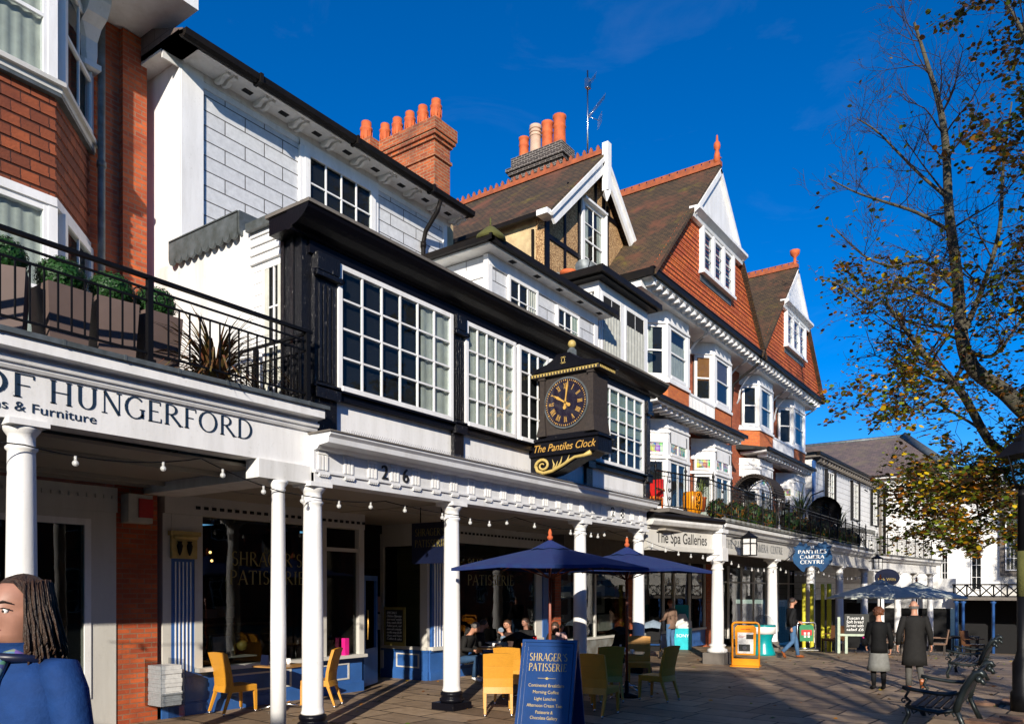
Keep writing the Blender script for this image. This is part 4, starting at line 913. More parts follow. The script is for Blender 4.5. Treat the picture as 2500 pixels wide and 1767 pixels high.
    # gables
    for (yc,hw,za) in ((26.15,5.1,16.6),(35.7,4.75,16.3)):
        f=FX(-9.9,0,0); zb=11.42
        g=MB(f); g.prism([(yc-hw,zb),(yc+hw,zb),(yc,za)],-.3,-.02)
        k=0; z=zb
        while z<za-.3:
            hh=hw*(za-z-.0)/(za-zb); 
            if z<14.3 or True: g.profile([(-.02,z),(.012,z),(-.01,z+.16),(-.02,z+.16)],yc-hh+.06,yc+hh-.06)
            z+=.16
        g.build('tile_hanging','tile_hung',P)
        g=MB(); 
        for s_ in (-1,1):
            v=[(-9.72,yc,za+.12),(-20,yc,za+.12),(-20,yc+s_*(hw+.1),zb-.05),(-9.72,yc+s_*(hw+.1),zb-.05)]; v2=[(a,b,c-.14) for a,b,c in v]
            g.add([Vector(q) for q in v+v2],[(0,1,2,3) if s_<0 else (3,2,1,0),(4,7,6,5) if s_<0 else (5,6,7,4),(0,3,7,4),(1,5,6,2),(3,2,6,7)])
        g.build('roof','roof_tile',P)
        g=MB(); g.box(-20,-9.7,yc-.1,yc+.1,za+.08,za+.24); x=-9.8
        while x>-20: g.box(x-.28,x-.03,yc-.035,yc+.035,za+.24,za+.34); x-=.3
        g.box(-20,-9.7,yc-.035,yc+.035,za+.34,za+.37); g.build('ridge_tiles','terracotta_old',P)
        # pediment, cornice, triple window
        cz=14.35; hw2=(za-cz)*hw/(za-zb)
        g=MB(f); g.prism([(yc-hw2,cz),(yc+hw2,cz),(yc,za-.02)],-.1,.12); g.build('pediment','white',P)
        g=MB(f); 
        for s_ in (-1,1):
            d=Vector((s_*hw2,-(za-cz))).normalized(); n=Vector((-d.y*s_,d.x*s_)) ; n=n if n.y<0 else -n
            a=Vector((yc,za-.02)); b_=Vector((yc+s_*(hw2+.1),cz-.1)); g.prism([tuple(q) for q in ((a,b_,b_+n*.16,a+n*.16) if s_<0 else (a+n*.16,b_+n*.16,b_,a))],.1,.22)
        g.build('barge_trim','white',P)
        g=MB(f); g.profile([(0,cz-.3),(.14,cz-.3),(.18,cz-.2),(.3,cz-.12),(.36,cz-.08),(.36,cz+.02),(0,cz+.04)],yc-hw2-.12,yc+hw2+.12); g.build('cornice','white',P)
        w2=1.45; wz0,wz1=12.6,cz-.3
        for k in range(3):
            a0=yc-w2+k*w2*2/3; window(f,a0+.05,a0+w2*2/3-.05,wz0,wz1,1,3,P,fw=.11,d=.12,curt='left')
        g=MB(f); g.box(yc-w2-.05,yc-w2+.07,wz0-.05,wz1,0,.16); g.box(yc+w2-.07,yc+w2+.05,wz0-.05,wz1,0,.16); g.box(yc-w2-.1,yc+w2+.1,wz0-.1,wz0,0,.2)
        for k in (1,2): g.box(yc-w2+k*w2*2/3-.06,yc-w2+k*w2*2/3+.06,wz0,wz1,0,.14)
        g.build('window_surround','white',P)
        g=MB(f); g.box(yc-w2,yc+w2,wz0-.32,wz0-.1,0,.03); g.build('window_flashing','lead',P)
        g=MB()
        if yc<30: g.lathe((-9.85,yc,za+.2),[(.12,0),(.1,.3),(.06,.45),(.1,.5),(.12,.6),(.1,.7),(.04,.78),(.03,.95),(.005,1.0)],12)
        else: g.lathe((-9.85,yc,za+.2),[(.11,0),(.07,.15),(.06,.35),(.2,.5),(.22,.66),(.18,.68)],14)
        g.build('roof_finial','terracotta',P)
    # ---- ground floor colonnade
    g=MB(); g.box(-11.0,-8.0,18.0,41,3.95,4.05); g.box(-12.5,-11,17.9,41,3.0,4.05); g.build('balcony_deck','stone_grey',P)
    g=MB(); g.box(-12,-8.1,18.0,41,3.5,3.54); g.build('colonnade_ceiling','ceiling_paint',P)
    # spa galleries fascia (slightly angled)
    fs=F((-8.42,17.6,0),(.62,2.85,0)); L=2.92
    g=MB(fs); g.box(0,L,3.0,3.12,-.14,.06); g.box(0,L,3.12,3.55,-.1,0); g.box(0,L,3.55,3.6,-.1,.05); g.build('shop_fascia','offwhite',P)
    g=MB(fs); g.profile([(-.1,3.6),(.2,3.62),(.26,3.7),(.26,3.78),(-.1,3.78)],-.05,L+.05); g.build('fascia_cornice','white_old',P)
    g=MB(fs); g.profile([(-.1,3.78),(.3,3.78),(.33,3.84),(.3,3.9),(-.3,4.02)],-.1,L+.1); g.build('lead_gutter','gutter_black',P)
    textobj('shop_lettering','The Spa Galleries',fs,.38,3.2,.4,'letter_black',P,c=.006,wid=2.2)
    # corner column with pedestal block
    column(-7.75,20.6,.32,2.85,.17,P,base=False); g=MB(); g.box(-8.05,-7.45,20.3,20.9,-.1,.3); g.build('column_plinth','stone_grey',P)
    g=MB(); g.lathe((-7.75,20.6,.3),[(.26,0),(.28,.04),(.26,.1),(.2,.12),(.2,.16),(.24,.2),(.18,.24)],24); g.box(-7.97,-7.53,20.38,20.82,2.85,3.15); g.box(-7.93,-7.57,20.42,20.78,3.15,3.55); g.box(-7.98,-7.52,20.38,20.82,3.55,3.65); g.build('corner_pier','white',P)
    cb=FX(-7.8,0,0)
    g=MB(cb); g.box(20.8,41,3.02,3.12,-.2,.05); g.box(20.8,41,3.12,3.55,-.15,0); g.box(20.8,41,3.55,3.6,-.15,.06); g.build('shop_fascia','offwhite',P)
    g=MB(cb); g.profile([(-.1,3.6),(.12,3.6),(.2,3.72),(.26,3.74),(.26,3.84),(-.1,3.86)],20.7,41); g.build('fascia_cornice','white_old',P)
    g=MB(cb); g.profile([(-.2,3.86),(.3,3.86),(.3,3.92),(-.3,4.05)],20.7,41)
    y=20.9
    while y<41: g.lathe((y,3.9,.18),[(.16,0),(.14,.06),(.04,.09)],7); y+=.42
    g.build('lead_gutter','lead_dull',P)
    g=MB(cb); y=21.3
    while y<41: g.box(y,y+.04,3.6,3.68,.0,.1); y+=.09
    g.build('fascia_dentils','white_old',P)
    mb=MB(cb); lettering(mb,'THE PANTILES CAMERA  CENTRE',21.3,3.2,.24,.006,wid=5.5); mb.build('faded_lettering','letter_navy',P)
    for y in (26.15,30.9,35.6,40.7): column(-7.95,y,gz(-8,y),3.02,.17,P,base=True,basemat='stone_grey')
    # shopfront
    s=FX(-11.4,0,0)
    g=MB(); g.box(-11.8,-11.35,22.3,23.2,-.1,3.5); g.box(-11.8,-11.3,28.9,30.0,-.2,3.5); g.box(-11.8,-11.35,18.0,18.3,0,3.5); g.build('brick_pier','brick_red',P)
    g=MB(s); g.box(18.3,22.3,-.1,.55,-.1,.05); g.build('stall_riser','lead_dull',P)
    MB(s).box(18.3,22.3,.6,3.0,0,.012).build('shop_glass','glass_shop',P)
    g=MB(s); g.box(18.3,22.3,3.0,3.5,-.05,.1); g.box(20.2,20.28,.55,3,0,.06); g.box(18.3,22.3,.55,.62,-.3,.08); g.build('shopfront_frame','offwhite',P)
    g=MB(s)
    for (a,b,w_,h) in ((18.6,2.1,.75,.9),(18.65,1.1,.7,.85),(20.5,2.3,1.0,.6),(20.55,1.3,.85,.85),(21.0,.75,.9,.5)): g.box(a,a+w_,b,b+h,-.3,-.27)
    o=g.build('framed_prints','paper',P)
    g=MB(s)
    for (a,b,w_,h) in ((18.78,2.28,.4,.5),(18.83,1.3,.35,.45),(20.7,2.4,.6,.4),(20.78,1.55,.4,.4)): g.box(a,a+w_,b,b+h,-.27,-.262)
    g.build('print_image','blackboard',o)
    g=MB(s); g.box(23.2,28.9,-.1,.5,-.1,.05); g.build('stall_riser','blue_paint',P)
    MB(s).box(23.2,28.9,.5,3.0,0,.012).build('shop_glass','glass_shop',P)
    g=MB(s)
    for a in (23.2,25.0,25.9,27.3,28.8,30.0,31.4,33,34.6,36.4,38.2,40.0): g.box(a,a+.09,0 if a>29 else .5,3,0,.07)
    g.box(23.2,41,3.0,3.5,-.05,.1); g.box(30,41,2.3,2.36,0,.06); g.box(23.2,28.9,.5,.58,-.1,.1); g.build('shopfront_frame','offwhite',P)
    MB(s).box(30.0,41,-.6,3.0,-.03,-.02).build('shop_glass','glass_shop',P)
    g=MB(); g.box(-14.5,-14.4,18,41,-1,3.5); g.box(-14.5,-11.5,18.0,18.06,0,3.5); g.build('interior_wall','dark_room',P)
    # gilded sign in window
    mb=MB(s); lettering(mb,'IRELAND',25.0,2.2,.2,.02,wid=1.5); mb.build('window_lettering','gold_dim',P); mb=MB(s); lettering(mb,'STAINS',25.1,1.85,.2,.02,wid=1.3); mb.build('window_lettering','gold_dim',P)
twin()
# ============================================================ BUILDING 6 and 7: far white houses
b6=thing('far_white_house','far white timber house with three narrow sash windows and a dark bracketed gutter','building')
def far_house():
    P=b6; u=Vector((.45,15.5,0)); fr=F((-10.5,41.2,0),u); fr.o-=Vector((0,0,0))
    g=MB(fr); g.box(0,15.8,1.5,8.75,-6,0); g.build('wall','ashlar_small',P)
    g=MB(fr); g.box(-.2,16.1,8.75,8.85,-.3,.42); 
    a=.3
    while a<15.8: g.box(a,a+.16,8.55,8.75,0,.36); a+=.52
    g.build('eaves','stone_grey',P)
    g=MB(fr); g.box(-.3,16.2,8.85,9.0,.3,.48); g.build('gutter','gutter_black',P)
    g=MB(fr); g.quad((-.3,9.0,.45),(16.2,9.0,.45),(15.0,10.3,-3.5),(-.3,10.3,-3.5)); g.quad((-.3,9.0,.45),(-.3,10.3,-3.5),(-.3,9,-3.5)); g.build('roof','slate',P)
    g=MB(fr); g.box(-.05,.25,1.5,8.6,0,.1); g.build('dark_corner','blue_paint',P)
    g=MB(fr); g.box(14.9,15.2,1.5,8.6,0,.14); g.build('corner_strip','stone_grey',P)
    for a in (2.3,7.65,12.6):
        window(fr,a,a+1.35,6.2,8.35,3,6,P,fw=.08,d=.12,sash=True,frame='white_old')
        g=MB(fr); g.box(a+1.3,a+1.5,6.1,8.45,0,.2); g.box(a-.06,a,6.1,8.45,0,.16); g.build('window_jamb','dark_room',P)
    # shallow bow window with lead roof above the deck
    g=MB(fr); pts=[(5.3,0)]+[(5.3+7*k/10,1.0*math.sin(math.pi*k/10)) for k in range(1,10)]+[(12.3,0)]
    g.plan(pts,5.35,5.55); g.build('bow_roof','lead_dull',P)
    g=MB(fr); g.plan([(a,c*.9) for a,c in pts],4.95,5.35); g.plan([(a,c*.9) for a,c in pts],2.4,4.0)
    for k in range(0,11): g.box(pts[k][0]-.09,pts[k][0]+.09,4.0,4.95,pts[k][1]*.9-.12,pts[k][1]*.9)
    g.build('bow_window','white',P)
    g=MB(fr); g.plan([(a,c*.8) for a,c in pts],4.0,4.95); g.build('bow_glass','glass',P)
    g=MB(fr); g.tube([(15.6,8.8,.4),(15.7,8.3,.2),(15.7,1.6,.2)],.09,8); g.build('downpipe','gutter_black',P)
    # deck and colonnade continuing at an angle
    w=F((-7.8,41,0),(1.5,11.2,0)); L=11.6
    g=MB(w); g.box(0,L,1.35,1.45,-.2,.06) if False else g.box(0,L,2.95,3.05,-.2,.06); g.box(0,L,3.05,3.45,-.15,0); g.profile([(-.1,3.45),(.1,3.45),(.2,3.58),(.28,3.6),(.28,3.72),(-.2,3.75)],-.1,L+.4); g.build('shop_fascia','white_old',P)
    g=MB(); g.box(-10.6,-7.5,41,52,3.55,3.7); g.add([Vector(q) for q in ((-7.5,41,3.7),(-7.5,52,3.7),(-6.1,52,3.7))],[(2,1,0)]); g.build('balcony_deck','stone_grey',P)
    g=MB(w); g.box(-.1,L+.4,3.72,3.8,-.2,.32); g.build('lead_edge','lead_dull',P)
    for k,a in enumerate((2.2,4.9,7.9,10.9)):
        q=w(a,0,-.15); column(q.x,q.y,gz(q.x,q.y),2.95,.17,P,base=True,basemat='stone_grey')
    g=MB(); g.box(-11.6,-11.4,41,56,-2,3.5); g.build('shop_wall','dark_room',P)
    g=MB(FY(53.2,0,0)); g.box(-11.4,-5.6,-2.2,1.2,0,.02); g.build('dark_screen','dark_room',P)
    g=MB(FY(53.1,0,0)); g.prism([(-9.2,.9),(-5.3,.9),(-5.3,2.7),(-6.2,2.7)],-.1,0); g.build('sunlit_wall_part','white_old',P)  # white piece cut to the slanted outline of the wall's sunlit part
far_house()
b7=thing('far_hipped_house','far white weatherboarded house with a brown hipped tile roof, facing down the street','building')
def far_hip():
    P=b7; fy=FY(57,0,0)
    g=MB(fy); g.box(-18,-6.3,-2.4,9.5,-8,0); g.build('wall','clapboard_far',P)
    g=MB(fy); g.box(-18,-5.9,9.45,9.62,-8,.45); g.build('eaves','white',P)
    g=MB(); e=9.65; vs=[(-19,56.4,e),(-5.8,56.4,e),(-5.8,66,e),(-19,66,e),(-19,61,12.9),(-9.3,61,12.9)]
    g.add([Vector(q) for q in vs],[(0,1,5,4),(1,2,5),(2,3,4,5),(3,0,4)]); g.build('roof','slate',P)
    g=MB(); g.tube([(-19,61,12.9),(-9.3,61,12.9)],.14,6); g.tube([(-9.3,61,12.9),(-5.8,56.4,9.68)],.3,4); g.build('lead_ridge','lead',P)
    g=MB(fy); g.box(-18,-5.8,9.55,9.66,.4,.56); g.build('gutter','gutter_black',P)
far_hip()
b8=thing('far_low_house','far white weatherboarded wing behind the tree, narrow dark windows over a cross braced balcony','building')
def far_low():
    P=b8; fy=FY(57,0,0)
    g=MB(fy); g.box(-6.3,-3.2,1.6,9.3,-6,0); g.build('wall','clapboard_far',P)
    g=MB(fy); g.box(-3.2,9,1.6,8.4,-6,.1); g.build('stucco_wall','offwhite',P)
    g=MB(); g.box(-6.3,9,56.6,57.2,9.2,9.4) if False else g.box(-6.3,9,56.7,63,8.35,8.5); g.build('parapet','white_old',P)
    for a0,a1,b0,b1 in ((-6.5,-6.1,2.4,4.5),(-4.85,-4.25,2.0,4.4)):
        window(fy,a0,a1,b0,b1,2,3,P,fw=.06,d=.1)
        g=MB(fy); g.box(a0-.08,a1+.08,b1,b1+.14,0,.2); g.build('window_hood','stone_grey',P)
    g=MB(fy); g.box(-3.3,-2.1,2.9,7.6,.1,.25); g.build('window_surround','stone_grey',P)
    window(fy,-3.0,-2.3,3.2,6.8,3,5,P,fw=.06,d=.36)
    # deck, dark undercroft, blue posts, cross braced railing
    g=MB(); g.box(-5.4,9,52,57,1.42,1.6); g.build('balcony_deck','stone_grey',P)
    g=MB(); g.box(-5.4,9,55.5,55.6,-2.4,1.45); g.build('undercroft_wall','dark_room',P)
    for x in (-5.2,-4.85,-3.35,-1.9,-.4,1.2):
        g=MB(); g.lathe((x,52.3,-2.3),[(.09,0),(.08,3.5),(.16,3.6),(.16,3.72)],10); g.build('post','blue_paint',P)
    g=MB(); g.box(-5.4,9,52.0,52.06,2.28,2.36); g.box(-5.4,9,52.0,52.06,1.62,1.68); x=-5.3
    while x<3:
        g.box(x-.04,x+.04,51.99,52.07,1.6,2.36); g.tube([(x,52.03,1.66),(x+.62,52.03,2.3)],.035,4); g.tube([(x,52.03,2.3),(x+.62,52.03,1.66)],.035,4); x+=.66
    g.build('cross_railing','iron',P)
far_low()
# ============================================================ rows opposite and behind the viewer (they cast the foreground shade and fill the reflections)
def opposite():
    o=thing('opposite_terrace','long brick terrace on the other side of the walk','building')
    g=MB(); g.box(16,24,-4,70,-3,8.5); g.build('wall','brick_red',o)
    g=MB(); g.hexa([(15.6,-4,8.5),(24,-4,8.5),(24,70,8.5),(15.6,70,8.5),(20,-4,11),(20.2,-4,11),(20.2,70,11),(20,70,11)]); g.build('roof','roof_tile',o)
    for y in range(0,66,4):
        for z in (1,4.8):
            window(F((16,y+3,0),(0,-1,0)),0,1.2,z,z+2,2,4,o,d=.06)
opposite()
# ============================================================ string lights
sl_=thing('string_lights','looped black cable of clear round bulbs hung between the colonnade columns','lights')
cab=MB(); bulbs=[]
def swag(p,q,n,sag=.12,drop=.06):
    p,q=Vector(p),Vector(q); pts=[]
    for i in range(13):
        t=i/12; pts.append(p.lerp(q,t)-Vector((0,0,sag*4*t*(1-t))))
    cab.tube(pts,.0075,4)
    for k in range(n):
        t=(k+.5)/n; b=p.lerp(q,t)-Vector((0,0,sag*4*t*(1-t))); bulbs.append(b)
swag((-8.3,.5,3.5),(-8.3,3.44,3.42),3,.05); swag((-8.3,3.44,3.42),(-8.45,5.45,3.58),2,.1); swag((-8.45,5.45,3.58),(-8.33,6.55,3.28),2,.03); swag((-8.33,6.55,3.28),(-8.27,7.15,3.25),1,.0)
swag((-8.27,7.15,3.25),(-8.6,8.7,3.38),2,.03); swag((-8.6,8.7,3.38),(-8.27,10.13,3.25),2,.02); swag((-8.27,10.13,3.25),(-8.6,12.2,3.4),3,.08); swag((-8.6,12.2,3.4),(-8.27,14.4,3.25),2,.05)
swag((-8.27,14.4,3.25),(-8.6,15.9,3.38),3,.06); swag((-8.6,15.9,3.38),(-8.27,17.2,3.2),1,.03); swag((-8.27,17.2,3.2),(-7.6,20.4,2.95),6,.12); swag((-7.6,20.4,2.95),(-7.75,26.1,2.8),9,.2); swag((-7.75,26.1,2.8),(-7.75,30.9,2.8),8,.2); swag((-7.75,30.9,2.8),(-7.75,40.7,2.8),12,.25)
cab.build('cable','iron',sl_)
g=MB(); g.ball((0,0,-.075),.033,12); g.lathe((0,0,-.05),[(.014,0),(.016,.05)],8); bm_=g
b0_=g.build('bulb','bulb_glass',sl_); g=MB(); g.ball((0,0,-.075),.01,6,(1,1,1.8)); f0_=g.build('filament','letter_white',b0_)
b0_.location=bulbs[0]
for q in bulbs[1:]:
    c_=b0_.copy(); col.objects.link(c_); c_.parent=sl_; c_.location=q; d_=f0_.copy(); col.objects.link(d_); d_.parent=c_
# ============================================================ ornate railings
def rail_panel(fr,L,z0,h,parent,mat='iron',deep=True):
    g=MB(fr); g.box(0,L,z0+h-.03,z0+h,-.02,.02); g.box(0,L,z0+.08,z0+.1,-.012,.012); g.box(0,L,z0+h-.14,z0+h-.125,-.01,.01)
    n=int(L/.12); mid=n//2
    for k in range(1,n):
        a=L*k/n
        if abs(k-mid)<=1:
            continue
        g.tube([(a,z0+.09,0),(a,z0+h-.03,0)],.0085,4)
    am=L*mid/n
    for s_ in (-1,1):
        g.tube([(am+s_*(.05+.075*math.sin(t*math.pi/10*1)),z0+.09+(h-.12)*t/10,0) for t in range(11)],.011,4)
        for (zz,r) in ((z0+.28,.06),(z0+h*.5,.07),(z0+h-.25,.05)):
            g.tube([(am+s_*r*math.cos(q*.9)*(1-q/10),zz+r*math.sin(q*.9)*(1-q/10),0) for q in range(9)],.01,4)
    return g.build('railing_panel',mat,parent)
def rail_post(p,z0,h,parent):
    g=MB(); g.lathe((p.x,p.y,z0),[(.045,0),(.045,.06),(.02,.08),(.02,h-.05),(.035,h-.03),(.035,h),(.02,h+.03),(.045,h+.08),(.02,h+.14),(.005,h+.24)],8); g.build('railing_post','iron',parent)
rl=thing('ornate_balcony_railing','black ornate ironwork railing full of scrolls on the long plant filled balcony','railing')
def run(p,q,n,z0,h,parent):
    p,q=Vector((*p,0)),Vector((*q,0)); d=(q-p); L=d.length/n
    for k in range(n):
        o=p+d*k/n; rail_panel(F(o,d),L,z0,h,parent); rail_post(o,z0,h,parent)
    rail_post(q,z0,h,parent)
run((-8.35,17.95),(-7.85,20.55),2,4.05,.97,rl); run((-7.85,20.55),(-7.9,40.8),14,4.05,.95,rl)
rl2=thing('far_balcony_railing','black openwork iron railing on the balcony before the far white house','railing')
run((-7.9,40.9),(-6.4,51.6),7,3.75,.95,rl2)
# balcony plants, pergola, chairs
def spiky(name,label,loc,n,L,mat,spread=1.0,grp=None,pot=None,w_=.03,seed=1,cat='plant'):
    rnd=random.Random(seed); t=thing(name,label,cat,loc,0,grp); g=MB()
    for k in range(n):
        a=rnd.uniform(0,6.283); e=rnd.uniform(.25,1.45)*spread; l=L*rnd.uniform(.6,1.1); pts=[]
        for i in range(6):
            s_=i/5; el=math.pi/2-e*(.45+.75*s_*s_); r=l*s_
            pts.append(Vector((math.cos(a)*r*math.cos(el),math.sin(a)*r*math.cos(el),max(.02,r*math.sin(el)))))
        sd=Vector((-math.sin(a),math.cos(a),0)); vs=[]
        for i,p in enumerate(pts):
            ww=w_*(1-(i/5)**2)+.002; vs+=[p-sd*ww/2,p+sd*ww/2]
        g.add(vs,[(2*i,2*i+1,2*i+3,2*i+2) for i in range(5)])
    g.build('leaf_blades',mat,t)
    if pot:
        g=MB(); g.lathe((0,0,-pot[1]),[(pot[0]*.75,0),(pot[0],pot[1]*.9),(pot[0]*1.08,pot[1]*.92),(pot[0]*1.08,pot[1]),(pot[0]*.9,pot[1])],14); g.build('pot_body',pot[2],t)
    return t
spiky('spiky_flax','large bronze green flax with strap leaves spilling over the left balcony railing',(-8.85,5.9,4.55),240,1.12,'phormium',1.3,w_=.042,seed=3)
spiky('palm_plant','tall spiky palm with yellow green fronds beside the black arch',(-8.5,31.5,4.75),46,1.5,'palm_leaf',.8,seed=5,pot=(.25,.5,'terracotta'),w_=.07)
spiky('palm_plant','green palm with drooping dead yellow fronds near the far end of the balcony',(-8.3,37.2,4.8),60,1.3,'palm_leaf',1.1,seed=6,pot=(.25,.5,'lead_dull'),w_=.06)
spiky('spiky_plant','small grassy plant at the corner of the ornate balcony railing',(-8.35,20.9,4.6),30,.7,'palm_leaf',1,seed=8,pot=(.16,.4,'terracotta'))
def bush(name,label,loc,r,n,mat,seed,grp=None,sz=.05,flat=1.0,pot=None,cat='plant'):
    rnd=random.Random(seed); t=thing(name,label,cat,loc,0,grp); g=MB()
    for k in range(n):
        d=Vector((rnd.gauss(0,1),rnd.gauss(0,1),rnd.gauss(0,1))).normalized(); p=d*r*rnd.uniform(.8,1.0)*(1+.1*noise.noise(d*2.5+Vector((seed,0,0)))); p.z*=flat
        u=d.orthogonal().normalized(); v=d.cross(u); a=rnd.uniform(0,6.28); uu=(u*math.cos(a)+v*math.sin(a)+d*rnd.uniform(-.5,.5)).normalized(); vv=uu.cross(d).normalized()+d*rnd.uniform(-.3,.3)
        s_=sz*rnd.uniform(.7,1.2); g.add([p-uu*s_*.5,p+vv*s_*.3,p+uu*s_*.5,p-vv*s_*.3],[(0,1,2,3)])
    g.build('leaves',mat,t)
    g=MB(); g.ball((0,0,0),r*.86,14,(1,1,flat)); g.build('inner_foliage','leaf_box',t)
    if pot:
        a,b,h,m=pot; g=MB(); g.hexa([(-a,-a,-h),(a,-a,-h),(a,a,-h),(-a,a,-h),(-b,-b,-r*.55),(b,-b,-r*.55),(b,b,-r*.55),(-b,b,-r*.55)]); g.build('planter',m,t)
    return t
bx=bush('box_ball','clipped box ball in a tall brown planter, second from the balcony end post',(-9.2,4.19,5.5),.265,3000,'leaf_box',11,'box balls in brown planters on the balcony',.035,.9,(.19,.235,1.0,'planter'),'topiary')
for y,l in ((3.6,'clipped box ball in a tall brown planter, cut by the left edge of the photo'),(4.76,'clipped box ball in a tall brown planter, right beside the middle railing post'),(5.3,'clipped box ball in a tall brown planter, half hidden by the spiky flax')): dup(bx,(-9.2,y,5.52),.3*y,l)
for k,(y,z,r) in enumerate(((22.0,4.35,.3),(23.6,4.4,.35),(25.2,4.45,.4),(26.8,4.4,.38),(29.6,4.5,.42),(31,4.4,.4),(32.6,4.45,.42),(34.2,4.5,.45),(35.6,4.45,.42),(37,4.4,.4),(38.6,4.45,.42),(40,4.4,.4))):
    bush('potted_shrub','dark leafy potted shrub behind the ornate railing, number %s along from the corner'%['one','two','three','four','five','six','seven','eight','nine','ten','eleven','twelve'][k],(-8.3,y,z),r,420,'leaves_b',20+k,'shrubs in pots along the ornate balcony',.11,1.1)
ar=thing('garden_arch','black slatted half round garden arch standing on the ornate balcony','arch')
g=MB(); n=26
for k in range(n+1):
    a=math.pi*k/n; x=-8.9-.72*math.cos(a); z=5.25+.78*math.sin(a); g.box(x-.045,x+.045,27.0,28.3,z-.03,z+.03)
for y in (27.0,28.3):
    for rr in (.72,.64): g.tube([(-8.9-rr*math.cos(math.pi*k/20),y,5.25+(rr+.06)*math.sin(math.pi*k/20)) for k in range(21)],.02,5)
    for x in (-9.62,-9.54,-8.26,-8.18): g.tube([(x,y,4.05),(x,y,5.27)],.02,5)
g.build('arch_frame','oak_dark',ar)
g=MB(); 
for x in (-9.6,-8.2):
    for k in range(6):
        g.tube([(x,27+k*.2,4.3),(x,27.3+k*.2,5.2)],.012,4); g.tube([(x,27.3+k*.2,4.3),(x,27+k*.2,5.2)],.012,4)
g.build('trellis','oak_dark',ar)
hc=thing('hanging_pod_chair','dark woven pod chair on a curved stand behind the balcony railing','chair')
g=MB(); c=Vector((-8.6,35.6,5.4)); n=14
vs=[];
for i in range(9):
    th=math.pi*.95*i/8
    for k in range(n): ph=math.pi*(.1+.8*k/(n-1)); vs.append(c+Vector((.75*math.sin(th)*math.cos(ph),.55*math.sin(th)*math.sin(ph),.7*math.cos(th))))
g.add(vs,[(i*n+k,(i+1)*n+k,(i+1)*n+k+1,i*n+k+1) for i in range(8) for k in range(n-1)],True); g.build('woven_pod','iron',hc)
g=MB(); g.tube([(-9.4,36.0,4.0),(-9.5,36.0,5.6),(-9.2,35.9,6.2),(-8.6,35.6,6.35)],.03,6); g.build('stand','iron',hc)
oc=thing('orange_garden_chair','bright orange red garden chair behind the scrolled railing above The Spa Galleries sign','chair')
g=MB(); g.box(-9.3,-8.8,18.9,19.4,4.42,4.48); g.build('seat','orange_paint',oc); g=MB(); g.box(-9.3,-8.8,19.36,19.42,4.5,4.98); g.build('backrest','red_plastic',oc)
for x in (-9.28,-8.84):
    for y in (18.92,19.36): g=MB(); g.box(x,x+.04,y,y+.04,4.05,4.42); g.build('leg','orange_paint',oc)
g=MB(); g.box(-9.35,-9.28,18.9,19.4,4.65,4.7); g.box(-8.82,-8.75,18.9,19.4,4.65,4.7); g.build('armrest','orange_paint',oc)
bp=thing('orange_barrel_pot','large orange glazed pot beside the railing corner post','plant pot'); g=MB(); g.lathe((-8.3,20.2,4.05),[(.2,0),(.27,.2),(.28,.45),(.25,.62),(.2,.62)],16); g.build('pot_body','orange_plastic',bp)
# ============================================================ signs and wall things
al=thing('alarm_box','cream alarm box with a red front panel on the dark wall above the brick pier','alarm')
g=MB(); g.box(-11.42,-11.2,6.05,6.42,3.0,3.42); g.build('box_body','alarm_white',al); g=MB(); g.box(-11.2,-11.18,6.2,6.42,3.08,3.36); g.build('red_panel','red_plastic',al)
sh_=thing('shield_sign','blue shield shaped hanging sign reading 22 Pantiles Camera Centre','sign')
def shield():
    y=26.9; f=FY(y,0,0); cx=-6.85; cz=3.12; w_,h=.6,.46
    half=[(0,.36),(.16,.36),(.2,.46),(.3,.42),(.4,.5),(.5,.36),(.62,.34),(.55,.2),(.64,-.02),(.6,-.2),(.45,-.36),(.32,-.5),(.26,-.5),(.22,-.38),(.0,-.3)]
    pts=[(cx+a,cz+b) for a,b in half]+[(cx-a,cz+b) for a,b in half[::-1][1:-1]]
    g=MB(f); g.prism(pts[::-1],-.03,.03); g.build('sign_board','shield_blue',sh_)
    for t,z,w in (('PANTILES',cz+.1,.92),('CAMERA',cz-.07,.78),('CENTRE',cz-.24,.76)): mb=MB(f); lettering(mb,t,cx-w/2,z,.12,.034,wid=w,bold=1.5); mb.build('lettering','letter_white',sh_)
    textobj('sign_number','22',f,cx-.07,cz+.26,.13,'letter_white',sh_,c=.034)
    g=MB(); g.tube([(-7.8,y,3.75),(-6.1,y,3.72)],.018,5); g.tube([(-7.8,y,2.95),(-6.9,y,3.7)],.015,5)
    for x in (-7.2,-6.5): g.tube([(x,y,3.72),(x,y,3.5)],.01,4)
    g.build('bracket','iron',sh_)
shield()
js=thing('oval_hanging_sign','black oval hanging sign with small gold lettering under the far colonnade','sign')
g=MB(FY(40.5,0,0)); g.prism([(-6.9+.55*math.cos(R(a)),2.6+.42*math.sin(R(a))) for a in range(0,360,15)],-.03,.03); g.build('sign_board','navy',js)
textobj('lettering','Jack Wills',FY(40.5,0,0),-7.3,2.45,.2,'gold_flat',js,c=.035,wid=.8)
def lantern(loc,label):
    t=thing('wall_lantern',label,'lantern',loc,0,'square lanterns on the shop fascia'); g=MB(); r=.22
    for k in range(6):
        a=k*math.pi/3; g.box(r*math.cos(a)-.012,r*math.cos(a)+.012,r*math.sin(a)-.012,r*math.sin(a)+.012,-.28,.22)
    for z in (-.28,0.05,.2): g.lathe((0,0,z),[(r+.02,0),(r+.02,.02)],6,False)
    g.lathe((0,0,.22),[(r+.06,0),(.05,.14),(.02,.2)],6,False); g.box(-.5,0,-.015,.015,.2,.23); g.build('frame','iron',t)
    g=MB(); g.lathe((0,0,-.26),[(r-.02,0),(r-.02,.46)],6,False); g.build('glass_panes','paper',t)
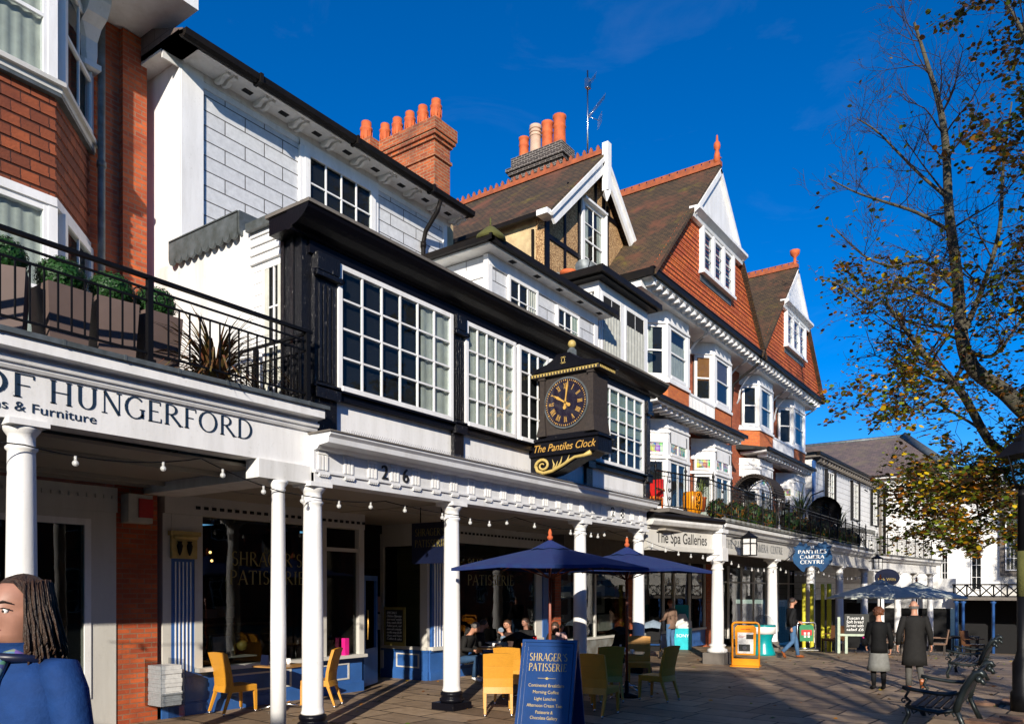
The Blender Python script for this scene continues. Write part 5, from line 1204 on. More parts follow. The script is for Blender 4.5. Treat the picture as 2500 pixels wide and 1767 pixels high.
lantern((-7.25,21.7,3.25),'square paned lantern beside the corner pier of the gallery shop'); lantern((-7.1,39.2,3.25),'square paned lantern further down, before the oval black sign')
# lamp post
lp=thing('street_lamp','tall black lamp post with tapered glass lantern and mossy shaft at the right edge','street lamp',(-.58,15.4,0))
g=MB(); g.lathe((0,0,0),[(.17,0),(.17,.3),(.14,.34),(.14,.8),(.11,.86),(.075,1.0),(.075,1.9)],16); g.lathe((0,0,2.65),[(.07,0),(.06,.9),(.09,.92),(.06,.96),(.05,1.05)],16); g.build('post','iron',lp)
g=MB(); g.lathe((0,0,1.9),[(.078,0),(.074,.75)],16); g.build('mossy_shaft','moss',lp)
g=MB(); 
for a in range(4):
    c,s=math.cos(R(45+90*a)),math.sin(R(45+90*a)); g.tube([(.12*c,.12*s,3.72),(.26*c,.26*s,4.22)],.015,4)
g.lathe((0,0,4.22),[(.38,0),(.34,.04),(.2,.2),(.12,.24),(.12,.3),(.03,.36),(.01,.46)],4,False); g.lathe((0,0,3.68),[(.1,0),(.17,.04)],4,False); g.build('lantern_frame','iron',lp)
g=MB(); g.lathe((0,0,3.72),[(.16,0),(.34,.5)],4,False); g.build('lantern_glass','lantern_glass',lp)
# ============================================================ cafe furniture
def wicker_chair():
    t=thing('wicker_chair','x','chair',(0,0,0),0,'wicker chairs of the pavement cafe')   # faces +Y, back at -Y
    w_=.235
    g=MB(); g.box(-w_,w_,-.22,.27,.36,.465); g.build('seat','wicker',t,.012)
    g=MB(); n=9; vs=[]
    prof=[(-.245,.36),(-.215,.46),(-.225,.6),(-.27,.8),(-.33,.99)]
    for y,z in prof:
        for k in range(n):
            x=-w_+2*w_*k/(n-1); c=.03*(1-(x/w_)**2)
            vs.append(Vector((x*(1+.05*(z-.4)),y-c*.6,z+(.018*(1-(x/w_)**2) if z>.9 else 0))))
    m=len(prof); back=[v+Vector((0,.05,0)) for v in vs]; N=len(vs)
    fs=[(i*n+k,i*n+k+1,(i+1)*n+k+1,(i+1)*n+k) for i in range(m-1) for k in range(n-1)]
    fs2=[(N+a,N+d,N+c,N+b) for a,b,c,d in fs]
    ed=[(k+1,k,N+k,N+k+1) for k in range(n-1)]+[((m-1)*n+k,(m-1)*n+k+1,N+(m-1)*n+k+1,N+(m-1)*n+k) for k in range(n-1)]+[(i*n,(i+1)*n,N+(i+1)*n,N+i*n) for i in range(m-1)]+[((i+1)*n+n-1,i*n+n-1,N+i*n+n-1,N+(i+1)*n+n-1) for i in range(m-1)]
    g.add(vs+back,fs+fs2+ed); g.build('backrest','wicker',t)
    for x in (-w_+.025,w_-.025):
        for y,dy in ((.245,.01),(-.2,-.12)):
            g=MB(); g.hexa([(x-.018,y+dy-.018,.045),(x+.018,y+dy-.018,.045),(x+.018,y+dy+.018,.045),(x-.018,y+dy+.018,.045),(x-.025,y-.025,.38),(x+.025,y-.025,.38),(x+.025,y+.025,.38),(x-.025,y+.025,.38)]); l=g.build('leg','wicker',t)
            g=MB(); g.lathe((x,y+dy,0),[(.017,0),(.019,.045)],8); g.build('foot_cap','steel',l)
    return t
ch=wicker_chair()
def face(dx,dy): return math.atan2(-dx,dy)
chairs=[((-11.08,7.75),(.05,1),'honey wicker chair on its own at the blue stall riser, left of the slim column'),
((-10.5,9.05),(-.85,-.5),'honey wicker chair half hidden behind the thick white column by the magenta box'),
((-7.5,10.15),(-.62,.78),'honey wicker chair seen full from behind, left of the blue pavement board'),
((-8.05,11.3),(-.35,.93),'honey wicker chair just behind the one beside the blue pavement board'),
((-9.2,15.15),(-.6,-.6),'honey wicker chair back showing above the blue pavement board, beside the far parasol pole'),
((-6.95,11.6),(.35,.93),'sunlit wicker chair peeping out right behind the blue pavement board'),
((-6.1,11.0),(-.05,1),'shaded wicker chair nearest the front, right of the blue pavement board'),
((-6.8,12.5),(-.75,.66),'wicker chair with dark top and lit lower back at the square steel table'),
((-7.45,15.2),(.45,-.9),'wicker chair facing us across the square steel table by the white column'),
((-6.05,13.1),(-.98,.1),'dark shaded wicker chair standing alone at the right end of the cafe, side on'),
((-8.3,12.6),(-.2,1),'dark shaded wicker chair behind the steel table, left of the mast')]
for i,((x,y),(dx,dy),l) in enumerate(chairs):
    rz=face(dx,dy)
    if i==0: ch.location=(x,y,0); ch.rotation_euler=(0,0,rz); ch['label']=l
    else: dup(ch,(x,y,0),rz,l)
def cafe_table(label,x,y,rz=0,top='wood_table',s=.35):
    t=thing('cafe_table',label,'table',(x,y,0),rz,'square cafe tables'); g=MB(); g.box(-s,s,-s,s,.72,.745); g.build('tabletop',top,t,.004)
    g=MB(); g.lathe((0,0,.03),[(.03,0),(.028,.69)],10); g.build('pedestal','steel',t)
    g=MB()
    for a in range(4):
        c_,s_=math.cos(R(45+90*a)),math.sin(R(45+90*a)); g.tube([(0,0,.09),(.2*c_,.2*s_,.06),(.34*c_,.34*s_,.015)],[.03,.022,.016],6)
    g.build('base','steel',t)
cafe_table('square wooden cafe table with a white cup by the patisserie window',-10.75,8.45,.2); cafe_table('square steel edged table among the chairs on the right of the pavement board',-7.2,14.1,.4); cafe_table('wooden cafe table where the man in the grey coat sits',-10.25,13.75,.5); cafe_table('wooden cafe table beside the woman in sunglasses',-9.75,15.2,.5,s=.45); cafe_table('small wooden table half hidden by the blue pavement board',-8.2,12.0,.3)
def smallthing(name,label,cat,parts,loc):
    t=thing(name,label,cat,loc)
    for nm,mat,fn in parts: g=MB(); fn(g); g.build(nm,mat,t)
    return t
smallthing('coffee_cup','white cup with handle on the table by the patisserie window','cup',[('cup_body','white',lambda g:g.lathe((0,0,0),[(.025,0),(.03,.02),(.042,.1),(.036,.1),(.02,.03)],14)),('cup_handle','white',lambda g:g.tube([(.04+.025*math.sin(R(a)),0,.055+.025*math.cos(R(a))) for a in range(0,181,30)],.006,6))],(-10.72,8.55,.745))
smallthing('sugar_bowl','round steel bowl beside the white cup','bowl',[('bowl_body','steel',lambda g:g.lathe((0,0,0),[(.03,0),(.055,.03),(.05,.06),(.02,.07)],14))],(-10.85,8.4,.745))
smallthing('menu_card','dark blue standing menu card beside the steel bowl','menu',[('card','navy',lambda g:g.hexa([(-.09,-.03,0),(.09,-.03,0),(.09,.03,0),(-.09,.03,0),(-.09,-.003,.17),(.09,-.003,.17),(.09,.003,.17),(-.09,.003,.17)]))],(-10.95,8.25,.745))
smallthing('magenta_box','tall bright magenta carton on the white sill behind the wicker chair','box',[('carton','magenta',lambda g:g.box(-.05,.05,-.05,.05,0,.33))],(-11.4,10.45,.74))
smallthing('red_menu','red folded menu on the table beside the woman in sunglasses','menu',[('card','red_plastic',lambda g:g.hexa([(-.07,-.05,0),(.07,-.05,0),(.07,.05,0),(-.07,.05,0),(-.07,-.005,.2),(.07,-.005,.2),(.07,.005,.2),(-.07,.005,.2)]))],(-10.0,14.95,.745))
smallthing('salt_shaker','glass and white shaker on the square steel table','shaker',[('shaker_body','white',lambda g:g.lathe((0,0,0),[(.03,0),(.03,.06),(.015,.1),(.02,.17)],10))],(-7.25,13.95,.745))
smallthing('crockery_pile','white plates and cups on the table before the man in the grey coat','crockery',[('plate','white',lambda g:g.lathe((0,0,0),[(.06,0),(.13,.02),(.12,.02)],18)),('cup_body','white',lambda g:g.lathe((.1,.14,0),[(.03,0),(.04,.09),(.03,.09)],12))],(-10.35,13.6,.747))
smallthing('water_glass','tall clear glass beside the plates on the wooden table','glass',[('glass_body','plastic_clear',lambda g:g.lathe((0,0,0),[(.035,0),(.04,.2)],12))],(-10.05,13.55,.747))
def cup_on(label,x,y,z=.745):
    smallthing('coffee_cup',label,'cup',[('saucer','white',lambda g:g.lathe((0,0,0),[(.04,0),(.075,.012),(.07,.012)],14)),('cup_body','white',lambda g:g.lathe((0,0,.012),[(.02,0),(.028,.02),(.038,.07),(.033,.07)],14)),('cup_handle','white',lambda g:g.tube([(.036+.02*math.sin(R(a)),0,.05+.02*math.cos(R(a))) for a in range(0,181,30)],.005,5))],(x,y,z))
for a_ in (('white cup and saucer at the front corner of the square steel table',-7.0,13.95),('white cup and saucer at the back of the square steel table',-7.35,14.3),('white cup by the red menu on the long wooden table',-9.75,14.9),('white cup in front of the small child',-9.55,15.05),('white cup beside the water glass',-10.1,13.85),('white cup on the small wooden table behind the pavement board',-8.25,12.05)): cup_on(*a_)
def parasol(label,x,y,canvas,pole,z=2.95,r=1.62,rz=0,grp='navy cafe parasols',k_=4,tilt=0,low=2.34):
    t=thing('cafe_parasol',label,'parasol',(x,y,gz(x,y)),rz,grp); h=z-.15
    g=MB(); N=k_*8; rings=6; vs=[Vector((0,0,h-.08))]
    for i in range(1,rings+1):
        q=i/rings
        for k in range(N):
            ph=2*math.pi*k/N; seg=2*math.pi/k_; d=((ph+1e-6)%seg)-seg/2; rr=r*math.cos(seg/2)/math.cos(d)
            sag=1-abs(d)/(seg/2)
            zz=h-.08-(h-.08-low)*(q**1.08)+.035*sag*q+ -.03*math.sin(math.pi*q)*0
            vs.append(Vector((rr*q*math.cos(ph),rr*q*math.sin(ph)+tilt*0,zz+tilt*rr*q*math.cos(ph))))
    fs=[(0,1+k,1+(k+1)%N) for k in range(N)]+[(1+(i-1)*N+k,1+i*N+k,1+i*N+(k+1)%N,1+(i-1)*N+(k+1)%N) for i in range(1,rings) for k in range(N)]
    g.add(vs,fs,False); 
    # valance
    e=[vs[1+(rings-1)*N+k] for k in range(N)]; g.add(e+[v-Vector((0,0,.05)) for v in e],[(k,(k+1)%N,N+(k+1)%N,N+k) for k in range(N)])
    g.build('canopy',canvas,t)
    g=MB(); cap=[Vector((0,0,h+.02))]+[Vector((.34*(1 if k%2 else .86)*math.cos(k*math.pi/8),.34*(1 if k%2 else .86)*math.sin(k*math.pi/8),h-.13-.02*(k%2))) for k in range(16)]
    g.add(cap,[(0,1+k,1+(k+1)%16) for k in range(16)]); g.build('vent_cap',canvas,t)
    g=MB()
    for k in range(k_*2):
        a=2*math.pi*k/(k_*2); rr=r*.97 if k%2==0 else r*.97*math.cos(math.pi/k_); g.tube([(.03*math.cos(a),.03*math.sin(a),h-.12),(rr*math.cos(a),rr*math.sin(a),low-.02)],.012,4); g.tube([(.03*math.cos(a),.03*math.sin(a),h-.6),(rr*.5*math.cos(a),rr*.5*math.sin(a),(h+low)/2-.1)],.01,4)
    g.build('ribs',pole,t)
    g=MB(); g.lathe((0,0,0),[(.024,0),(.024,h)],12); g.build('pole',pole,t)
    g=MB(); g.lathe((0,0,h+.0),[(.02,0),(.045,.03),(.05,.06),(.025,.09),(.035,.12),(.03,.14),(.01,.19)],12); g.build('finial','terracotta',t)
    g=MB(); g.lathe((0,0,0),[(.22,0),(.22,.05),(.04,.08),(.035,.3)],16); g.build('base','iron',t)
parasol('navy blue parasol with wooden finial, the nearer of the two',-6.78,10.6,'canvas_blue','wood_red',rz=R(35),r=1.6,low=2.36)
parasol('navy blue parasol with wooden finial, the farther of the two',-6.7,13.15,'canvas_blue','wood_red',rz=R(35),r=1.6,low=2.36)
parasol('pale grey green parasol over the far dark tables, the left of two',-5.2,29.3,'canvas_pale','oak_dark',z=2.72,r=1.75,rz=R(25),grp='pale parasols further down',k_=8,low=1.95)
parasol('pale grey green parasol over the far dark tables, the right of two',-4.6,33.0,'canvas_pale','oak_dark',z=2.9,r=1.8,rz=R(25),grp='pale parasols further down',k_=8,low=2.15)
# A-board
ab=thing('pavement_board','blue pavement A board listing breakfasts, coffee, lunches and cream teas in gold','sign',(-5.72,8.95,0),0)
def aboard():
    n=Vector((.267,-.963,0)).normalized(); u=Vector((-n.y,n.x,0)); 
    W=.39; H=1.32; d=.4; th=math.atan2(d,H); HH=math.hypot(d,H)
    class FT(F):
        def __init__(s,sgn):
            s.o=n*(d*sgn); s.u=u*sgn; s.v=(Vector((0,0,1))*math.cos(th)-n*sgn*math.sin(th)); s.n=n*sgn*math.cos(th)+Vector((0,0,1))*math.sin(th)
    for sgn,nm in ((1,'front_leaf'),(-1,'rear_leaf')):
        f=FT(sgn); g=MB(f); g.box(-W,W,0.04,HH,-.02,.0); 
        for e,c_ in ((.0,.022),(.05,.014)): 
            g.box(-W+e,-W+e+.035,.04+e,HH-e,0,c_); g.box(W-e-.035,W-e,.04+e,HH-e,0,c_); g.box(-W+e,W-e,HH-e-.035,HH-e,0,c_-.001); g.box(-W+e,W-e,.04+e,.075+e,0,c_-.001)
        o=g.build(nm,'blue_sign',ab)
        if sgn==1:
            mb=MB(f); lettering(mb,"SHRAGER'S",-.27,1.09,.105,.004,wid=.54,bold=1.15); lettering(mb,"PATISSERIE",-.27,.95,.105,.004,wid=.54,bold=1.15)
            for zz in (.85,.2): mb.box(-.13,.13,zz,zz+.004,.002,.004); mb.prism([(-.03,zz),(0,zz+.018),(.03,zz),(0,zz-.018)][::-1],.002,.004)
            mb.build('gold_title','gold_flat',o)
            for s_,z,wd in (('Continental Breakfasts',.735,.5),('Morning Coffee',.645,.36),('Light Lunches',.555,.3),('Afternoon Cream Teas',.465,.5),('Patisserie &',.375,.24),('Chocolate Gallery',.3,.38)):
                textobj('menu_text',s_,f,0,z,.062,'gold_flat',o,c=.004,align='CENTER',wid=wd,ext=.0005)
aboard()
# newspapers in a clear rack
nr=thing('newspaper_rack','clear plastic rack stacked with folded newspapers against the brick pier','rack')
g=MB(); 
for q in ((-11.42,-10.98,6.42,6.435,.25,.95),(-11.42,-10.98,6.8,6.815,.0,.95),(-11.42,-11.0,6.435,6.8,.24,.25),(-11.0,-10.985,6.435,6.8,.25,.45)): g.box(*q)
g.build('rack_body','plastic_clear',nr)
rnd=random.Random(4); z=.255; k=0
while z<.86:
    h=rnd.uniform(.018,.03) if z<.45 else rnd.uniform(.05,.075)
    g=MB(); j=rnd.uniform(-.01,.01); g.box(-11.38+j,-11.03+j,6.45,6.79+j*.5,z,z+h-.003); tag(g.build('newspaper','paper',None),'folded white newspapers in the clear rack, layer %s from the bottom'%['one','two','three','four','five','six','seven','eight','nine','ten','eleven','twelve','thirteen','fourteen','fifteen','sixteen','seventeen'][k],'newspaper','stacked newspapers in the rack'); z+=h; k+=1
# chalk board and notices in lobby window
cbd=thing('specials_board','wooden framed blackboard with chalk SPECIALS menu standing in the lobby window','blackboard')
fy=FY(12.88,0,0)
g=MB(fy); g.box(-12.6,-11.95,.76,1.62,.14,.17); g.build('frame','gold_dim',cbd); g=MB(fy); g.box(-12.54,-12.01,.84,1.56,.17,.175); g.build('slate_panel','blackboard',cbd)
fz=FY(12.7,0,0)
for i,s_ in enumerate(('SPECIALS','Chicken Dijonaise','served with','fries, mash £8.50','Pulled pork, red','onion and coriander','tortilla wrap £6.50','Ham and ham','Coffee & cake')):
    textobj('chalk_text',s_,FY(12.88,0,0),-12.5,1.47-i*.073,.075,'letter_white',cbd,c=.18,wid=None if len(s_)<11 else .45,shear=.2)
nt_=thing('door_notice','pale pink printed notice on the lobby frame above a white one','notice'); g=MB(fy); g.box(-12.86,-12.72,1.5,1.86,.16,.164); g.build('sheet','paper_pink',nt_)
nt_=thing('door_notice','white printed notice on the lobby frame under the pink one','notice'); g=MB(fy); g.box(-12.86,-12.72,1.1,1.46,.16,.164); g.build('sheet','paper',nt_)
# shop interior pieces
ctr=thing('display_counter','dim glass display counter inside the patisserie window','counter')
g=MB(); g.box(-14.2,-13.4,8.0,11.2,0,.9); g.build('counter_base','oak_dark',ctr); g=MB(); g.box(-13.42,-13.4,8,11.2,.9,1.45); g.build('counter_glass','glass',ctr)
g=MB(); 
for z in (1.1,1.3): g.box(-14.1,-13.45,8.1,11.1,z,z+.02)
g.build('shelf','wood_table',ctr)
for k,(x,y,z,c_) in enumerate(((-13.9,8.6,1.45,'white'),(-13.9,9.1,1.45,'paper'),(-13.9,9.5,1.45,'white'))):
    t=thing('cake_box','small white carton on the display counter, number %s'%['one','two','three'][k],'box',(x,y,z),0,'cartons on the counter'); g=MB(); g.box(-.15,.15,-.12,.12,0,.12+.05*k); g.build('carton',c_,t)
for k,(x,y,z) in enumerate(((-13.6,8.6,2.9),(-13.8,9.1,2.75),(-13.3,8.1,2.8),(-14.2,9.4,2.6),(-13.9,12.4,2.7))):
    t=thing('ceiling_lamp','tiny warm lamp glowing inside the dark patisserie, lamp %s'%['one','two','three','four','five'][k],'lamp',(x,y,z),0,'small lamps inside the shop'); g=MB(); g.ball((0,0,0),.028,8); g.build('lamp_bulb','warm_lamp',t); g=MB(); g.tube([(0,0,.03),(0,0,3.5-z)],.004,4); g.build('cord','iron',t)
gb=thing('gift_display','pale card and wrapped gifts standing on the window shelf behind the wicker chair','display',(-12.0,8.25,.74))
g=MB(); g.hexa([(-.05,-.3,.2),(.05,-.3,.2),(.05,.1,.2),(-.05,.1,.2),(-.1,-.25,.45),(-.05,-.25,.45),(-.05,.1,.45),(-.1,.1,.45)]); g.build('card','paper',gb)
g=MB(); g.ball((0,.3,.28),.1,10); g.lathe((0,-.35,.1),[(.04,0),(.04,.2),(.015,.3),(.015,.42)],10); g.lathe((-.05,.15,.1),[(.04,0),(.04,.3),(.015,.4),(.015,.52)],10); g.build('wrapped_gift','gold_dim',gb)
g=MB(); g.box(-.2,.15,-.5,.5,.08,.1); g.build('shelf','paper',gb)
# orange swing sign
osn=thing('orange_swing_sign','bright orange framed swing sign with a camera poster beside the corner column','sign')
def swing(t,c,u,W,H,mat,pan,pos,z0=0):
    f=F(c,u)
    g=MB(f); r=.09
    pts=[(-W,0.02)]+[(-W,H-r)]+[(-W+r-r*math.cos(R(a)),H-r+r*math.sin(R(a))) for a in range(0,91,18)]+[(W-r+r*math.sin(R(a)),H-r+r*math.cos(R(a))) for a in range(0,91,18)]+[(W,0.02)]
    g.tube([(a,b,0) for a,b in pts],.028,8); g.box(-W,W,.0,.2,-.03,.03) if mat=='orange_plastic' else g.tube([(-W,.06,0),(W,.06,0)],.02,6); g.box(-W-.03,W+.03,0,.03,-.25,.25); g.build('frame',mat,t)
    g=MB(f); w2=W-.07
    g.prism([(-w2+.02,.3),(w2-.02,.3),(w2,H-.14),(w2-.06,H-.07),(-w2+.06,H-.07),(-w2,H-.14)],-.015+.02,.035); g.build('hanging_panel',pan,t)
    g=MB(f); g.box(-w2+.07,w2-.07,.34,H-.26,.035,.04); return f,g.build('poster',pos,t),w2,H
f,o,w2,H=swing(osn,(-6.85,20.25,0),(.62,.12,0),.34,1.15,'orange_plastic','orange_plastic','paper')
g=MB(f); g.box(.02,.2,.72,.84,.04,.045); g.box(-.17,.12,.4,.58,.04,.047); g.build('camera_picture','blackboard',o)
g=MB(f); g.lathe((-.02,.49,.047),[(.0,0)],3) if False else g.prism([(-.02+.06*math.cos(R(a)),.49+.06*math.sin(R(a))) for a in range(0,360,30)],.047,.055); g.build('lens_picture','steel',o)
g=MB(f); g.box(-.12,-.02,.97,.985,.035,.04); g.box(.0,.12,.97,.985,.035,.04); g.box(-.17,-.0,.79,.8,.04,.043); g.box(-.17,-.05,.76,.77,.04,.043); g.build('small_print','red_plastic',o)
gs=thing('green_swing_sign','green and red swing sign in a pale metal frame by the yellow bamboo poles','sign')
f,o,w2,H=swing(gs,(-7.05,26.9,0),(.8,.45,0),.3,.92,'steel','green_sign','green_sign'); g=MB(f); g.box(-.17,.17,.5,.68,.04,.045); g.build('red_panel','red_plastic',o)
g=MB(f); 
for a in (-.09,.03):
    for b in (.42,.52): g.box(a,a+.07,b,b+.08,.046,.05)
g.build('picture','paper',o)
kb=thing('teal_charity_bin','round teal plastic bin with a clear domed top beside the orange sign','bin',(-7.6,24.1,0))
g=MB(); g.lathe((0,0,0),[(.36,0),(.36,.06),(.27,.3),(.25,.45),(.3,.62),(.33,.66)],28); g.build('bin_body','teal_plastic',kb)
g=MB(); g.lathe((0,0,.66),[(.36,0),(.37,.2),(.35,.22)],28); g.build('white_band','white',kb); g=MB(); g.lathe((0,0,.88),[(.37,0),(.38,.03),(.36,.05)],28); g.build('rim','teal_plastic',kb)
g=MB(); g.lathe((0,0,.92),[(.34,0),(.31,.14),(.22,.26),(.1,.32),(.01,.33)],24); g.build('clear_dome','plastic_clear',kb)
cs=thing('cyan_display_stand','bright cyan card display stand lettered SONY outside the shop window','display stand',(-10.6,24.9,0),R(15))
g=MB(); g.box(-.3,.3,-.2,.2,0,.72); g.build('stand_body','cyan_card',cs); g=MB(); g.box(-.29,.29,-.19,.19,.72,.95); g.hexa([(-.2,-.18,.95),(.2,-.18,.95),(.2,.1,.95),(-.2,.1,.95),(-.1,-.1,1.2),(.1,-.1,1.2),(.1,.05,1.2),(-.1,.05,1.2)]); g.build('leaflets','paper',cs); g=MB(); g.box(-.26,.2,.1,.18,.95,1.5); g.build('back_card','teal_plastic',cs)
textobj('stand_lettering','SONY',F((0,-.2,0),(1,0,0)),-.17,.42,.15,'letter_white',cs,c=.006,wid=.42,ext=.004)
bb=thing('chalk_menu_board','pale green wooden easel with a chalked blackboard menu beyond the walking man','blackboard',(-5.5,26.3,0),R(20))
g=MB(); g.box(-.42,-.34,0,.04,0,1.15); g.box(-.2,-.12,0,.04,0,.6); g.box(-.42,.5,-.02,.03,.55,.62); g.box(-.45,-.3,.3,.34,0,.9); g.build('easel','mint_paint',bb); g=MB(); g.box(-.22,.5,-.03,0,.62,1.25); g.build('slate_panel','blackboard',bb)
for i,s_ in enumerate(('Tuscan &','Soft bread','Served with','salad £6')): textobj('chalk_text',s_,F((0,-.03,0),(1,0,0)),-.17,1.08-i*.12,.13,'letter_white',bb,c=.006,wid=.5,shear=.2)
bbm=[(-7.95,30.0,.045),(-7.7,30.15,.05),(-7.35,30.3,.045),(-7.1,30.2,.055)]
t0=None
for k,(x,y,r) in enumerate(bbm):
    t=thing('bamboo_pole','yellow painted bamboo pole behind the green swing sign, %s from the left'%['first','second','third','fourth'][k],'pole',(x,y,gz(x,y)),0,'yellow bamboo poles'); g=MB(); pr=[]
    for j in range(9): pr+=[(r*1.5,j*.28+.0),(r*1.62,j*.28+.02),(r*1.5,j*.28+.04),(r*1.45,j*.28+.26)]
    g.lathe((0,0,0),pr,10); g.build('stem','yellow_bamboo',t)
# dark far furniture
def darkchair(label,x,y,rz):
    t=thing('dark_wicker_chair',label,'chair',(x,y,gz(x,y)),rz,'dark woven chairs further down'); w_=.26
    g=MB(); g.box(-w_,w_,-.24,.26,.4,.46); g.build('seat','wicker_dark',t); g=MB(); g.hexa([(-w_,-.28,.42),(w_,-.28,.42),(w_,-.23,.42),(-w_,-.23,.42),(-w_,-.36,.92),(w_,-.36,.92),(w_,-.32,.92),(-w_,-.32,.92)]); g.build('backrest','wicker_dark',t)
    for a in (-w_+.02,w_-.02):
        for b in (-.22,.24): g=MB(); g.box(a-.018,a+.018,b-.018,b+.018,0,.42); g.build('leg','oak_dark',t)
        g=MB(); g.box(a-.02,a+.02,-.28,.24,.62,.65); g.build('armrest','wicker_dark',t)
for k,(x,y,r,l) in enumerate(((-6.6,28.6,160,'dark woven armchair seen from behind, left of the chalk menu easel'),(-4.1,28.2,20,'dark woven armchair under the left pale parasol, nearest'),(-3.6,30.4,100,'dark woven armchair under the pale parasols, turned sideways'),(-5.4,31.8,200,'dark woven armchair farthest under the pale parasols'),(-2.6,31.5,250,'dark woven armchair right of the pale parasols in deep shade'))): darkchair(l,x,y,R(r))
for k,(x,y,l) in enumerate(((-4.9,29.2,'dark slatted table under the left pale parasol'),(-3.0,32.8,'dark slatted table in shade right of the pale parasols'))):
    t=thing('dark_table',l,'table',(x,y,gz(x,y)),0,'dark tables further down'); g=MB(); 
    for j in range(5): g.box(-.45,.45,-.4+j*.165,-.26+j*.165,.7,.74)
    g.box(-.45,.45,-.4,.4,.66,.7); g.build('tabletop','oak_dark',t)
    for a in (-.4,.4):
        for b in (-.35,.35): g=MB(); g.box(a-.025,a+.025,b-.025,b+.025,0,.68); g.build('leg','oak_dark',t)
# benches
def bench(label,x,y,L):
    t=thing('park_bench',label,'bench',(x,y,gz(x,y)),0,'cast iron benches'); # faces -X, length +Y; x=0 is mid depth
    for yy in (0,L):
        f=FY(yy,0,0); g=MB(f)
        # front leg, scroll arm, back with animal head finial
        g.tube([(-.42,0,0),(-.44,.12,0),(-.38,.25,0),(-.41,.36,0)],[.035,.03,.032,.03],7); g.tube([(.36,0,0),(.27,.2,0),(.2,.38,0)],[.04,.035,.035],7)
        g.tube([(-.41,.36,0),(-.2,.33,0),(0,.31,0),(.2,.36,0)],[.032,.03,.03,.035],7)
        for k in range(6): g.tube([(-.35+k*.1,.34,0),(-.32+k*.1,.27,0),(-.27+k*.1,.31,0)],.014,5)
        g.tube([(-.41,.36,0),(-.36,.44,0),(-.42,.5,0),(-.38,.58,0),(-.44,.62,0)],[.026,.022,.022,.022,.028],7)
        g.tube([(-.44+.045*math.cos(k*.7)*(1-k/12),.44+.045*math.sin(k*.7)*(1-k/12),0) for k in range(11)],.012,5)
        g.tube([(-.46,.63,0),(-.3,.6,0),(-.05,.57,0),(.12,.57,0),(.22,.6,0)],[.03,.028,.028,.03,.035],7)
        g.tube([(.2,.34,0),(.24,.5,0),(.3,.66,0),(.38,.8,0),(.43,.88,0),(.5,.89,0),(.54,.83,0)],[.05,.05,.045,.045,.045,.04,.03],8)
        g.ball((.47,.8,0),.05,8); g.tube([(.47,.82,0),(.52,.76,0),(.54,.73,0)],[.035,.028,.02],6); g.tube([(.4,.9,0),(.43,.95,0),(.49,.94,0)],[.015,.012,.006],5)
        g.build('end_frame','lead' if False else 'bench_iron',t)
    for k in range(6): g=MB(); a=-.36+k*.1; g.box(a,a+.07,0,L,.36,.385); g.build('seat_slat','bench_slat',t)
    for k in range(5): g=MB(); zz=.47+k*.085; xx=.235+.095*k*.45; g.hexa([(xx,0,zz),(xx+.02,0,zz-.005),(xx+.02,L,zz-.005),(xx,L,zz),(xx+.03,0,zz+.06),(xx+.05,0,zz+.055),(xx+.05,L,zz+.055),(xx+.03,L,zz+.06)]); g.build('back_slat','bench_slat',t)
plain('bench_iron',(.035,.045,.045),.35,.5,ns=12,bs=50,bd=.004); plain('bench_slat',(.03,.026,.024),.6,ns=6)
bench('cast iron bench with scrolled arms and beast head finial, at the bottom right corner',-1.42,12.2,1.75); bench('darker cast iron bench further back in the shade by the lamp post',-1.75,20.2,1.6)
# tree pit bricks
tp=thing('tree_pit_edging','loose brown paving bricks round the tree pit by the lamp post','paving')
rnd=random.Random(9)
for (x,y) in ((-1.15,15.9),(-.95,16.2),(-.75,13.9),(-.6,14.2),(-1.0,13.6),(-.7,16.6)): g=MB(); o=Vector((x,y,.0)); a=rnd.uniform(-.2,.2); fr=F((x,y,0),(math.cos(a),math.sin(a),0)); g.box(-.2,.2,-.02,.05,-.12,.12) if False else None; g=MB(fr); g.box(-.22,.22,-.01,.05,-.14,.14); g.build('brick','brick_orange' if False else 'stone_brown',tp,.01)if 'stone_brown' in MATS else (plain('stone_brown',(.2,.11,.07),.9,ns=10,bs=30),g.build('brick','stone_brown',tp,.01))
# pushchairs
def pushchair(label,x,y,rz,body,hood):
    t=thing('pushchair',label,'pushchair',(x,y,0),rz)
    g=MB(); 
    for s_ in (-.22,.22):
        g.tube([(s_,-.5,1.02),(s_,-.3,.75),(s_,.3,.15)],.014,6); g.tube([(s_,-.35,.12),(s_,.05,.45),(s_,.1,.6)],.014,6)
    g.tube([(-.22,-.5,1.02),(.22,-.5,1.02)],.018,6); g.build('frame','iron',t)
    g=MB(); g.box(-.2,.2,-.12,.2,.42,.5); g.hexa([(-.2,-.14,.44),(.2,-.14,.44),(.2,-.08,.44),(-.2,-.08,.44),(-.2,-.35,.98),(.2,-.35,.98),(.2,-.3,.98),(-.2,-.3,.98)]); g.build('seat',body,t)
    g=MB(); vs=[]; 
    for i in range(6):
        a=R(20+i*26)
        for k in range(7): vs.append(Vector((-.23+.46*k/6,-.2+.36*math.cos(a),.78+.34*math.sin(a)*(1-.25*abs(k-3)/3))))
    g.add(vs,[(i*7+k,(i+1)*7+k,(i+1)*7+k+1,i*7+k+1) for i in range(5) for k in range(6)],True); g.build('hood',hood,t)
    g=MB(); g.box(-.2,.2,-.3,.1,.2,.34); g.build('basket','fabric_black',t)
    for s_ in (-.24,.24):
        for yy in (-.35,.33):
            g=MB(); g.tube([(s_+.02*math.copysign(1,s_)*k,yy,.1) for k in (-1,1)],.1,16); g.build('wheel','fabric_black',t)
